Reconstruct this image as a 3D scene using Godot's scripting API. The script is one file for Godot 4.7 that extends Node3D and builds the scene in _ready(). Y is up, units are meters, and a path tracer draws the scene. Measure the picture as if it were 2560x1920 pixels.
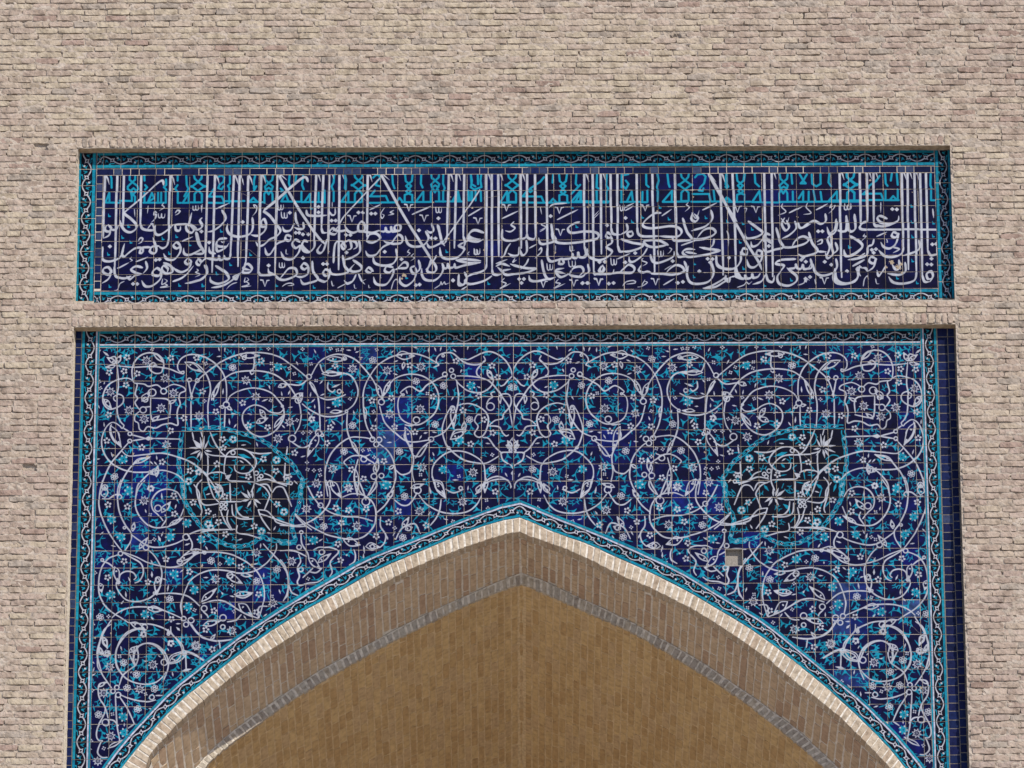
extends Node3D
# A tiled portal: brick wall, inscription panel, two tiled spandrels, pointed brick arch and vault.
# Metres; the wall face is the plane z = 0; heights on the wall are counted from LEVEL.

const LEVEL := 18.11
const TEXEL := 250.0          # texture pixels per metre of glazed panel
const TILE := 0.2032
const TILE_Z := -0.19

var rng := RandomNumberGenerator.new()
var taken := {}
var buf: PackedByteArray
var bw := 0
var bh := 0
var brick_mats: Array = []
var arch_mats: Array = []
var vault_mats: Array = []
var mortar_mat: StandardMaterial3D
var arch_mortar: StandardMaterial3D
var vault_mortar: StandardMaterial3D
var reveal_mat: StandardMaterial3D
var grout_mat: StandardMaterial3D
var jamb_mat: StandardMaterial3D
var units: Array = []
var smooth_units: Array = []
var wob := FastNoiseLite.new()
var hollows: Array = [Vector2(-5.51, 2.92), Vector2(-5.54, -0.98), Vector2(3.51, 4.53), Vector2(1.95, 4.25)]

# ---------------------------------------------------------------- naming

func numbered(called: String, where: Node) -> String:
	var key := str(where.get_instance_id()) + called
	var n: int = taken.get(key, 0)
	taken[key] = n + 1
	return called if n == 0 else "%s_%03d" % [called, n]

func thing(called: String, label: String, category: String, at: Vector3, group := "") -> Node3D:
	var o := Node3D.new()
	o.name = numbered(called, self)
	o.position = at
	add_child(o)
	o.set_meta("label", label)
	o.set_meta("category", category)
	if group != "":
		o.set_meta("group", group)
	return o

func part(called: String, mesh: Mesh, mat: Material, parent: Node, stuff := false) -> MeshInstance3D:
	var o := MeshInstance3D.new()
	o.name = numbered(called, parent)
	o.mesh = mesh
	if mat:
		o.material_override = mat
	parent.add_child(o)
	if parent != self:
		o.position = -parent.position
	if stuff:
		o.set_meta("kind", "stuff")
	return o

func struct(called: String, mesh: Mesh, mat: Material) -> MeshInstance3D:
	var o := part(called, mesh, mat, self)
	o.set_meta("kind", "structure")
	return o

# ---------------------------------------------------------------- materials

func noise_tex(freq: float, seed_: int, lo: Color, mid: Color, hi: Color, size := 512, oct := 5, kind := FastNoiseLite.TYPE_SIMPLEX_SMOOTH) -> NoiseTexture2D:
	var n := FastNoiseLite.new()
	n.seed = seed_
	n.frequency = freq
	n.noise_type = kind
	n.fractal_octaves = oct
	var t := NoiseTexture2D.new()
	t.width = size
	t.height = size
	t.seamless = true
	t.noise = n
	var g := Gradient.new()
	g.set_color(0, lo)
	g.set_color(1, hi)
	g.add_point(0.5, mid)
	t.color_ramp = g
	return t

func bump_tex(freq: float, seed_: int, strength: float) -> NoiseTexture2D:
	var n := FastNoiseLite.new()
	n.seed = seed_
	n.frequency = freq
	n.fractal_octaves = 5
	var t := NoiseTexture2D.new()
	t.width = 512
	t.height = 512
	t.seamless = true
	t.as_normal_map = true
	t.bump_strength = strength
	t.noise = n
	return t

func rough_mat(c: Color, tex: Texture2D, bump: Texture2D, scale_: float, bump_scale: float) -> StandardMaterial3D:
	var m := StandardMaterial3D.new()
	m.albedo_color = c
	m.albedo_texture = tex
	m.roughness = 0.92
	m.metallic_specular = 0.25
	m.normal_enabled = true
	m.normal_texture = bump
	m.normal_scale = bump_scale
	m.uv1_triplanar = true
	m.uv1_world_triplanar = true
	m.uv1_scale = Vector3.ONE * scale_
	return m

func glaze(tex: Texture2D, bump: Texture2D) -> StandardMaterial3D:
	var m := StandardMaterial3D.new()
	m.albedo_texture = tex
	m.vertex_color_use_as_albedo = true
	m.roughness = 0.32
	m.metallic_specular = 0.2
	return m

# ---------------------------------------------------------------- drawing glaze designs into a buffer

func start_layer(w: int, h: int, c: Color) -> void:
	bw = w
	bh = h
	var im := Image.create(w, h, false, Image.FORMAT_RGBA8)
	im.fill(Color(c.r, c.g, c.b, 0.0))
	buf = im.get_data()

func end_layer() -> Image:
	return Image.create_from_data(bw, bh, false, Image.FORMAT_RGBA8, buf)

func dab(ax: float, ay: float, ar: float, bx: float, by: float, br: float) -> void:
	var r := maxf(ar, br) + 1.0
	var x0 := maxi(0, int(minf(ax, bx) - r))
	var x1 := mini(bw - 1, int(maxf(ax, bx) + r))
	var y0 := maxi(0, int(minf(ay, by) - r))
	var y1 := mini(bh - 1, int(maxf(ay, by) + r))
	var dx := bx - ax
	var dy := by - ay
	var inv := 1.0 / maxf(dx * dx + dy * dy, 0.0001)
	var dr := br - ar
	for y in range(y0, y1 + 1):
		var py := y - ay
		var row := (y * bw) * 4 + 3
		for x in range(x0, x1 + 1):
			var px := x - ax
			var t := clampf((px * dx + py * dy) * inv, 0.0, 1.0)
			var ex := px - t * dx
			var ey := py - t * dy
			var a := ar + dr * t + 0.5 - sqrt(ex * ex + ey * ey)
			if a > 0.0:
				var v := 255 if a >= 1.0 else int(a * 255.0)
				var i := row + x * 4
				if v > buf[i]:
					buf[i] = v

func curve_points(c: Array) -> PackedVector2Array:
	var p := PackedVector2Array()
	var n := c.size() / 2
	for i in n:
		p.append(Vector2(c[2 * i], c[2 * i + 1]))
	if n < 3:
		var q := PackedVector2Array()
		var steps := maxi(1, int(p[0].distance_to(p[n - 1]) / 8.0))
		for k in steps + 1:
			q.append(p[0].lerp(p[n - 1], float(k) / steps))
		return q
	var out := PackedVector2Array()
	for i in n - 1:
		var p0 := p[maxi(i - 1, 0)]
		var p1 := p[i]
		var p2 := p[i + 1]
		var p3 := p[mini(i + 2, n - 1)]
		var steps := clampi(int(p1.distance_to(p2) / 3.5), 2, 14)
		for k in steps:
			out.append(p1.cubic_interpolate(p2, p0, p3, float(k) / steps))
	out.append(p[n - 1])
	return out

# a broad-nib pen stroke: thick down and to the right, thin upwards to the right, tapered at its ends
func ink(w: float, nib: float, c: Array) -> void:
	var q := curve_points(c)
	var n := q.size()
	var length := 0.0
	for i in n - 1:
		length += q[i].distance_to(q[i + 1])
	var s := 0.0
	var last_r := -1.0
	for i in n:
		var d := (q[mini(i + 1, n - 1)] - q[maxi(i - 1, 0)]).normalized()
		var k := 1.0 - nib + nib * absf(sin(d.angle() + 0.9))
		var taper := minf(1.0, minf(0.62 + s / 14.0, 0.30 + (length - s) / 20.0))
		var r := w * 0.5 * k * taper
		if i > 0:
			dab(q[i - 1].x, q[i - 1].y, last_r, q[i].x, q[i].y, r)
			s += q[i].distance_to(q[mini(i + 1, n - 1)])
		else:
			s += q[0].distance_to(q[mini(1, n - 1)])
		last_r = r

# an even stroke with round ends
func vine(w: float, c: Array) -> void:
	var q := curve_points(c)
	var n := float(q.size() - 1)
	for i in q.size() - 1:
		var r0 := w * (0.40 + 0.16 * sin(PI * i / n))
		var r1 := w * (0.40 + 0.16 * sin(PI * (i + 1) / n))
		dab(q[i].x, q[i].y, r0, q[i + 1].x, q[i + 1].y, r1)

# straight strokes with corners
func bar(w: float, c: Array) -> void:
	for i in range(0, c.size() - 3, 2):
		dab(c[i], c[i + 1], w * 0.5, c[i + 2], c[i + 3], w * 0.5)

# a tall upright: bevelled head, pointed foot; flag draws the barb at its head
func upright(w: float, x0: float, y0: float, x1: float, y1: float, flag: int) -> void:
	dab(x0, y0 + 3, w * 0.5, lerpf(x0, x1, 0.82), lerpf(y0, y1, 0.82), w * 0.47)
	dab(lerpf(x0, x1, 0.82), lerpf(y0, y1, 0.82), w * 0.47, x1, y1, w * 0.30)
	dab(x0 + w * 0.3, y0 - 3, 0.6, x0, y0 + 5, w * 0.5)
	if flag:
		dab(x0 + 3, y0 + 1, w * 0.36, x0 + 8.5, y0 + 12, w * 0.34)
		dab(x0 + 8.5, y0 + 12, w * 0.34, x0 + 13.0, y0 + 29, 0.6)

func diamond(x: float, y: float, r: float) -> void:
	dab(x, y - r * 0.62, r * 0.18, x, y + r * 0.62, r * 0.18)
	dab(x - r * 0.5, y, r * 0.5, x + r * 0.5, y, r * 0.5)
	dab(x, y - r * 0.45, r * 0.5, x, y + r * 0.45, r * 0.5)

func comma(x: float, y: float) -> void:
	dab(x - 2, y - 6, 0.8, x, y + 2, 2.0)
	dab(x, y + 2, 2.6, x + 4, y + 2, 1.9)

func vee(x: float, y: float) -> void:
	dab(x - 12, y - 8, 2.4, x - 6, y - 7, 2.2)
	dab(x - 6, y - 7, 2.0, x, y + 12, 1.0)
	dab(x, y + 12, 1.0, x + 6, y - 6, 1.6)
	dab(x + 6, y - 6, 2.0, x + 12, y - 7, 1.6)

func ring(x: float, y: float, r: float, w: float) -> void:
	var n := maxi(8, int(r * 1.6))
	for i in n:
		var a := TAU * i / n
		var b := TAU * (i + 1) / n
		dab(x + r * cos(a), y + r * sin(a), w * 0.5, x + r * cos(b), y + r * sin(b), w * 0.5)

# a half palmette: bulging outline round a dark core, with a curl at its root
func leaf(x0: float, y0: float, x1: float, y1: float, w: float) -> void:
	var a := Vector2(x0, y0)
	var b := Vector2(x1, y1)
	var nrm := (b - a).orthogonal().normalized()
	var m1 := a.lerp(b, 0.35) + nrm * w * 0.62
	var m2 := a.lerp(b, 0.45) - nrm * w * 0.5
	vine(3.1, [a.x, a.y, m1.x, m1.y, b.x, b.y])
	vine(3.8, [a.x, a.y, m2.x, m2.y, b.x, b.y])
	var tip := b.lerp(a, 0.25)
	dab(tip.x, tip.y, 2.6, b.x, b.y, 0.8)
	if w > 9.0:
		var c := a.lerp(b, 0.3)
		dab(c.x, c.y, 2.2, c.x + nrm.x * 2.0, c.y + nrm.y * 2.0, 2.6)

func blade(x0: float, y0: float, x1: float, y1: float, w: float) -> void:
	var a := Vector2(x0, y0)
	var b := Vector2(x1, y1)
	var m := a.lerp(b, 0.4)
	dab(a.x, a.y, 0.8, m.x, m.y, w * 0.42)
	dab(m.x, m.y, w * 0.42, b.x, b.y, 0.7)

func petals(x: float, y: float, n: int, r: float, pr: float, turn := 0.0) -> void:
	for i in n:
		var a := TAU * i / n + turn
		dab(x + r * cos(a), y + r * sin(a), pr, x + (r + 0.6) * cos(a), y + (r + 0.6) * sin(a), pr)

func rosette(x: float, y: float) -> void:
	for i in 6:
		var a := TAU * i / 6 + 0.3
		ring(x + 7.4 * cos(a), y + 7.4 * sin(a), 3.2, 2.3)
	ring(x, y, 3.0, 2.2)

func star(x: float, y: float) -> void:
	var t := fmod(x * 0.37 + y * 0.11, 1.0)
	var n := 8
	for i in n:
		var a := TAU * (i + t) / n
		var b := TAU * (i + t + 0.5) / n
		var c := TAU * (i + t + 1.0) / n
		dab(x + 6.6 * cos(a), y + 6.6 * sin(a), 1.3, x + 13.6 * cos(b), y + 13.6 * sin(b), 1.0)
		dab(x + 13.6 * cos(b), y + 13.6 * sin(b), 1.0, x + 6.6 * cos(c), y + 6.6 * sin(c), 1.3)
	ring(x, y, 2.4, 1.4)

func flower(x: float, y: float) -> void:
	petals(x, y, 5, 6.5, 3.2, x * 0.3)

# thin stem with paired leaves
func sprig(x0: float, y0: float, x1: float, y1: float) -> void:
	var a := Vector2(x0, y0)
	var b := Vector2(x1, y1)
	var d := (b - a).normalized()
	var nrm := d.orthogonal()
	var k := 1.0 if fmod(absf(x0 + y1), 2.0) < 1.0 else -1.0
	var m := a.lerp(b, 0.5) + nrm * a.distance_to(b) * 0.16 * k
	vine(2.6, [a.x, a.y, m.x, m.y, b.x, b.y])
	for s in [-1.0, 1.0]:
		var e: Vector2 = b + d * 9.0 + nrm * s * 12.0
		var f: Vector2 = b + d * 5.5 + nrm * s * 2.5
		dab(b.x, b.y, 2.3, f.x, f.y, 3.0)
		dab(f.x, f.y, 3.0, e.x, e.y, 0.7)
	var h := m + nrm * k * 10.0 + d * 6.0
	dab(m.x, m.y, 2.0, (m.x + h.x) * 0.5 + d.x * 2.5, (m.y + h.y) * 0.5 + d.y * 2.5, 3.1)
	dab((m.x + h.x) * 0.5 + d.x * 2.5, (m.y + h.y) * 0.5 + d.y * 2.5, 3.1, h.x, h.y, 0.7)
	var g := a.lerp(b, 0.3) - nrm * k * 9.0 - d * 3.0
	dab(lerpf(a.x, b.x, 0.3), lerpf(a.y, b.y, 0.3), 1.8, g.x, g.y, 0.9)

func wavy_band(c: Array) -> void:
	# scalloped ribbon; its tiny white flowers are drawn with the white
	var q := curve_points(c)
	var s := 0.0
	for i in q.size() - 1:
		var d := (q[i + 1] - q[i]).normalized().orthogonal()
		var s2 := s + q[i].distance_to(q[i + 1])
		for e in [-1.0, 1.0]:
			var k1 := 3.2 + 2.4 * absf(sin(s * 0.15 + e * 0.6))
			var k2 := 3.2 + 2.4 * absf(sin(s2 * 0.15 + e * 0.6))
			dab(q[i].x + d.x * e * k1, q[i].y + d.y * e * k1, 1.7, q[i + 1].x + d.x * e * k2, q[i + 1].y + d.y * e * k2, 1.7)
		if fmod(s, 24.0) > 13.0:
			dab(q[i].x, q[i].y, 2.0, q[i + 1].x, q[i + 1].y, 2.0)
		s = s2

func ribbon_flowers(c: Array) -> void:
	var q := curve_points(c)
	var s := 0.0
	for i in q.size() - 1:
		var s2 := s + q[i].distance_to(q[i + 1])
		if int(s / 27.0) != int(s2 / 27.0):
			petals(q[i].x, q[i].y, 4, 2.6, 1.3, s)
		s = s2

func bare(b: PackedByteArray, x: int, y: int, r: int) -> bool:
	for d in [[0, 0], [1, 0], [-1, 0], [0, 1], [0, -1], [0.7, 0.7], [-0.7, 0.7], [0.7, -0.7], [-0.7, -0.7], [0.5, 0], [-0.5, 0], [0, 0.5], [0, -0.5]]:
		var px := x + int(d[0] * r)
		var py := y + int(d[1] * r)
		if px < 0 or py < 0 or px >= bw or py >= bh or b[(py * bw + px) * 4 + 3] > 40:
			return false
	return true

# the painter's small filling: leaves, buds and curled sprays wherever ground is left bare
func fill_spots(other: PackedByteArray, step: int, r: int, x0: int, y0: int) -> Array:
	var out := []
	for gy in range(y0, bh - 12, step):
		for gx in range(x0, bw - 12, step):
			var x := gx + rng.randi_range(-5, 5)
			var y := gy + rng.randi_range(-5, 5)
			if bare(buf, x, y, r) and bare(other, x, y, r):
				out.append(Vector2(x, y))
	return out

func curl_spray(x: float, y: float, a: float, l: float) -> void:
	var d := Vector2(cos(a), sin(a))
	var n := d.orthogonal()
	var p := Vector2(x, y)
	vine(2.2, [p.x - d.x * l, p.y - d.y * l, p.x + n.x * l * 0.35, p.y + n.y * l * 0.35, p.x + d.x * l, p.y + d.y * l])
	blade(p.x + d.x * l, p.y + d.y * l, p.x + d.x * l * 1.3 + n.x * 9.0, p.y + d.y * l * 1.3 + n.y * 7.0, 4.2)
	blade(p.x + d.x * l, p.y + d.y * l, p.x + d.x * l * 1.5 - n.x * 6.0, p.y + d.y * l * 1.5 - n.y * 6.0, 3.8)
	blade(p.x, p.y + 0.0, p.x - n.x * 10.0 + d.x * 3.0, p.y - n.y * 10.0 + d.y * 3.0, 3.8)
	blade(p.x - d.x * l * 0.5, p.y - d.y * l * 0.5, p.x - d.x * l * 0.2 + n.x * 11.0, p.y - d.y * l * 0.2 + n.y * 11.0, 4.2)

func arch_outer() -> PackedVector2Array:
	return PackedVector2Array([Vector2(-5.144, -6.562), Vector2(-5.133, -6.242), Vector2(-5.122, -5.923), Vector2(-5.087, -5.605), Vector2(-5.018, -5.292), Vector2(-4.918, -4.988), Vector2(-4.786, -4.697), Vector2(-4.624, -4.420), Vector2(-4.519, -4.270), Vector2(-4.395, -4.109), Vector2(-4.252, -3.950), Vector2(-4.116, -3.790), Vector2(-3.981, -3.637), Vector2(-3.826, -3.487), Vector2(-3.671, -3.361), Vector2(-3.507, -3.214), Vector2(-3.331, -3.075), Vector2(-3.144, -2.925), Vector2(-2.919, -2.771), Vector2(-2.654, -2.589), Vector2(-2.328, -2.378), Vector2(-2.128, -2.261), Vector2(-1.959, -2.158), Vector2(-1.800, -2.064), Vector2(-1.613, -1.975), Vector2(-1.430, -1.899), Vector2(-1.233, -1.824), Vector2(-1.046, -1.749), Vector2(-0.863, -1.669), Vector2(-0.675, -1.594), Vector2(-0.491, -1.521), Vector2(-0.303, -1.447), Vector2(-0.115, -1.377), Vector2(0.087, -1.332), Vector2(0.275, -1.416), Vector2(0.461, -1.498), Vector2(0.646, -1.574), Vector2(1.030, -1.733), Vector2(1.399, -1.900), Vector2(1.754, -2.072), Vector2(1.963, -2.186), Vector2(2.135, -2.295), Vector2(2.474, -2.513), Vector2(2.817, -2.726), Vector2(3.014, -2.877), Vector2(3.180, -3.023), Vector2(3.336, -3.158), Vector2(3.490, -3.290), Vector2(3.644, -3.426), Vector2(3.809, -3.557), Vector2(3.954, -3.686), Vector2(4.060, -3.786), Vector2(4.375, -4.123), Vector2(4.515, -4.306), Vector2(4.619, -4.436), Vector2(4.788, -4.707), Vector2(4.928, -4.995), Vector2(5.037, -5.296), Vector2(5.114, -5.607), Vector2(5.158, -5.924), Vector2(5.169, -6.243), Vector2(5.180, -6.563)])

func arch_inner() -> PackedVector2Array:
	return PackedVector2Array([Vector2(-4.954, -6.514), Vector2(-4.943, -6.194), Vector2(-4.930, -5.874), Vector2(-4.884, -5.558), Vector2(-4.804, -5.248), Vector2(-4.693, -4.948), Vector2(-4.551, -4.661), Vector2(-4.380, -4.391), Vector2(-4.255, -4.241), Vector2(-4.132, -4.077), Vector2(-3.996, -3.920), Vector2(-3.861, -3.775), Vector2(-3.716, -3.633), Vector2(-3.561, -3.506), Vector2(-3.404, -3.378), Vector2(-3.248, -3.253), Vector2(-3.092, -3.125), Vector2(-2.936, -3.004), Vector2(-2.778, -2.889), Vector2(-2.643, -2.796), Vector2(-2.403, -2.646), Vector2(-2.048, -2.450), Vector2(-1.876, -2.347), Vector2(-1.707, -2.244), Vector2(-1.541, -2.150), Vector2(-1.356, -2.065), Vector2(-1.178, -1.986), Vector2(-0.992, -1.910), Vector2(-0.808, -1.831), Vector2(-0.622, -1.746), Vector2(-0.423, -1.673), Vector2(-0.237, -1.609), Vector2(-0.083, -1.567), Vector2(0.087, -1.539), Vector2(0.288, -1.626), Vector2(0.433, -1.697), Vector2(0.579, -1.755), Vector2(0.791, -1.827), Vector2(0.962, -1.903), Vector2(1.146, -1.994), Vector2(1.342, -2.084), Vector2(1.515, -2.165), Vector2(1.710, -2.265), Vector2(1.883, -2.355), Vector2(2.066, -2.460), Vector2(2.222, -2.559), Vector2(2.407, -2.673), Vector2(2.642, -2.819), Vector2(2.736, -2.885), Vector2(2.903, -3.008), Vector2(3.078, -3.144), Vector2(3.234, -3.280), Vector2(3.399, -3.411), Vector2(3.544, -3.542), Vector2(3.688, -3.675), Vector2(3.844, -3.827), Vector2(3.919, -3.901), Vector2(4.252, -4.254), Vector2(4.370, -4.407), Vector2(4.556, -4.667), Vector2(4.715, -4.945), Vector2(4.844, -5.238), Vector2(4.941, -5.543), Vector2(5.006, -5.856), Vector2(5.038, -6.175), Vector2(5.049, -6.495)])

func rim_inner() -> PackedVector2Array:
	return PackedVector2Array([Vector2(-4.400, -6.659), Vector2(-4.389, -6.339), Vector2(-4.378, -6.020), Vector2(-4.367, -5.700), Vector2(-4.356, -5.380), Vector2(-4.317, -5.062), Vector2(-4.245, -4.751), Vector2(-4.141, -4.448), Vector2(-4.116, -4.347), Vector2(-4.038, -4.227), Vector2(-3.884, -4.056), Vector2(-3.739, -3.899), Vector2(-3.594, -3.760), Vector2(-3.468, -3.649), Vector2(-3.351, -3.552), Vector2(-3.117, -3.357), Vector2(-2.903, -3.204), Vector2(-2.746, -3.097), Vector2(-2.517, -2.948), Vector2(-2.323, -2.822), Vector2(-2.123, -2.691), Vector2(-1.914, -2.570), Vector2(-1.730, -2.462), Vector2(-1.505, -2.336), Vector2(-1.337, -2.247), Vector2(-1.072, -2.116), Vector2(-0.807, -2.001), Vector2(-0.542, -1.900), Vector2(-0.276, -1.804), Vector2(-0.079, -1.745), Vector2(0.081, -1.722), Vector2(0.246, -1.794), Vector2(0.433, -1.858), Vector2(0.591, -1.918), Vector2(0.828, -2.028), Vector2(1.053, -2.142), Vector2(1.289, -2.266), Vector2(1.552, -2.380), Vector2(1.748, -2.479), Vector2(2.038, -2.635), Vector2(2.273, -2.782), Vector2(2.534, -2.961), Vector2(2.731, -3.107), Vector2(2.929, -3.252), Vector2(3.083, -3.397), Vector2(3.219, -3.510), Vector2(3.364, -3.622), Vector2(3.508, -3.748), Vector2(3.701, -3.911), Vector2(3.846, -4.055), Vector2(4.246, -4.486), Vector2(4.441, -4.740), Vector2(4.608, -5.013), Vector2(4.745, -5.302), Vector2(4.852, -5.604), Vector2(4.926, -5.915), Vector2(4.967, -6.233), Vector2(4.979, -6.552)])

func step_outer() -> PackedVector2Array:
	return PackedVector2Array([Vector2(-4.360, -6.253), Vector2(-4.349, -5.933), Vector2(-4.313, -5.615), Vector2(-4.243, -5.303), Vector2(-4.141, -4.999), Vector2(-4.008, -4.708), Vector2(-3.846, -4.433), Vector2(-3.655, -4.176), Vector2(-3.537, -4.034), Vector2(-3.379, -3.874), Vector2(-3.200, -3.723), Vector2(-2.971, -3.551), Vector2(-2.762, -3.402), Vector2(-2.610, -3.288), Vector2(-2.236, -3.037), Vector2(-1.954, -2.885), Vector2(-1.766, -2.776), Vector2(-1.592, -2.685), Vector2(-1.365, -2.557), Vector2(-1.160, -2.450), Vector2(-0.960, -2.347), Vector2(-0.757, -2.250), Vector2(-0.554, -2.160), Vector2(-0.419, -2.098), Vector2(-0.218, -2.006), Vector2(-0.040, -1.931), Vector2(0.100, -1.879), Vector2(0.331, -1.962), Vector2(0.533, -2.059), Vector2(0.708, -2.151), Vector2(0.868, -2.224), Vector2(1.071, -2.316), Vector2(1.244, -2.408), Vector2(1.447, -2.509), Vector2(1.608, -2.611), Vector2(1.781, -2.707), Vector2(1.955, -2.813), Vector2(2.183, -2.952), Vector2(2.380, -3.087), Vector2(2.587, -3.240), Vector2(2.816, -3.398), Vector2(3.003, -3.546), Vector2(3.181, -3.679), Vector2(3.341, -3.812), Vector2(3.476, -3.950), Vector2(3.626, -4.092), Vector2(3.743, -4.211), Vector2(3.948, -4.457), Vector2(4.125, -4.723), Vector2(4.274, -5.007), Vector2(4.392, -5.304), Vector2(4.478, -5.612), Vector2(4.532, -5.927), Vector2(4.553, -6.247)])

func step_inner() -> PackedVector2Array:
	return PackedVector2Array([Vector2(-4.331, -6.239), Vector2(-4.315, -5.920), Vector2(-4.267, -5.603), Vector2(-4.185, -5.294), Vector2(-4.072, -4.995), Vector2(-3.928, -4.709), Vector2(-3.755, -4.440), Vector2(-3.555, -4.190), Vector2(-3.448, -4.072), Vector2(-3.338, -3.971), Vector2(-3.178, -3.851), Vector2(-2.960, -3.691), Vector2(-2.770, -3.545), Vector2(-2.609, -3.429), Vector2(-2.327, -3.247), Vector2(-2.020, -3.057), Vector2(-1.874, -2.967), Vector2(-1.685, -2.858), Vector2(-1.499, -2.751), Vector2(-1.255, -2.625), Vector2(-1.025, -2.510), Vector2(-0.825, -2.403), Vector2(-0.554, -2.269), Vector2(-0.419, -2.214), Vector2(-0.218, -2.131), Vector2(-0.013, -2.047), Vector2(0.104, -2.019), Vector2(0.209, -2.053), Vector2(0.344, -2.115), Vector2(0.519, -2.199), Vector2(0.708, -2.281), Vector2(0.909, -2.378), Vector2(1.109, -2.467), Vector2(1.352, -2.581), Vector2(1.567, -2.704), Vector2(1.780, -2.836), Vector2(1.992, -2.976), Vector2(2.286, -3.158), Vector2(2.585, -3.364), Vector2(2.763, -3.497), Vector2(2.912, -3.626), Vector2(3.080, -3.759), Vector2(3.258, -3.911), Vector2(3.426, -4.059), Vector2(3.582, -4.210), Vector2(3.793, -4.450), Vector2(3.978, -4.712), Vector2(4.134, -4.991), Vector2(4.261, -5.285), Vector2(4.356, -5.590), Vector2(4.419, -5.904), Vector2(4.448, -6.223)])

func medallion() -> PackedVector2Array:
	return PackedVector2Array([Vector2(-3.807, -0.471), Vector2(-3.406, -0.456), Vector2(-3.111, -0.529), Vector2(-2.818, -0.655), Vector2(-2.548, -0.876), Vector2(-2.413, -1.100), Vector2(-2.436, -1.266), Vector2(-2.469, -1.416), Vector2(-2.528, -1.540), Vector2(-2.490, -1.803), Vector2(-2.662, -1.829), Vector2(-2.681, -1.810), Vector2(-2.867, -1.761), Vector2(-3.130, -1.870), Vector2(-3.383, -1.798), Vector2(-3.558, -1.648), Vector2(-3.722, -1.412), Vector2(-3.779, -1.082), Vector2(-3.822, -0.693)])

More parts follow.
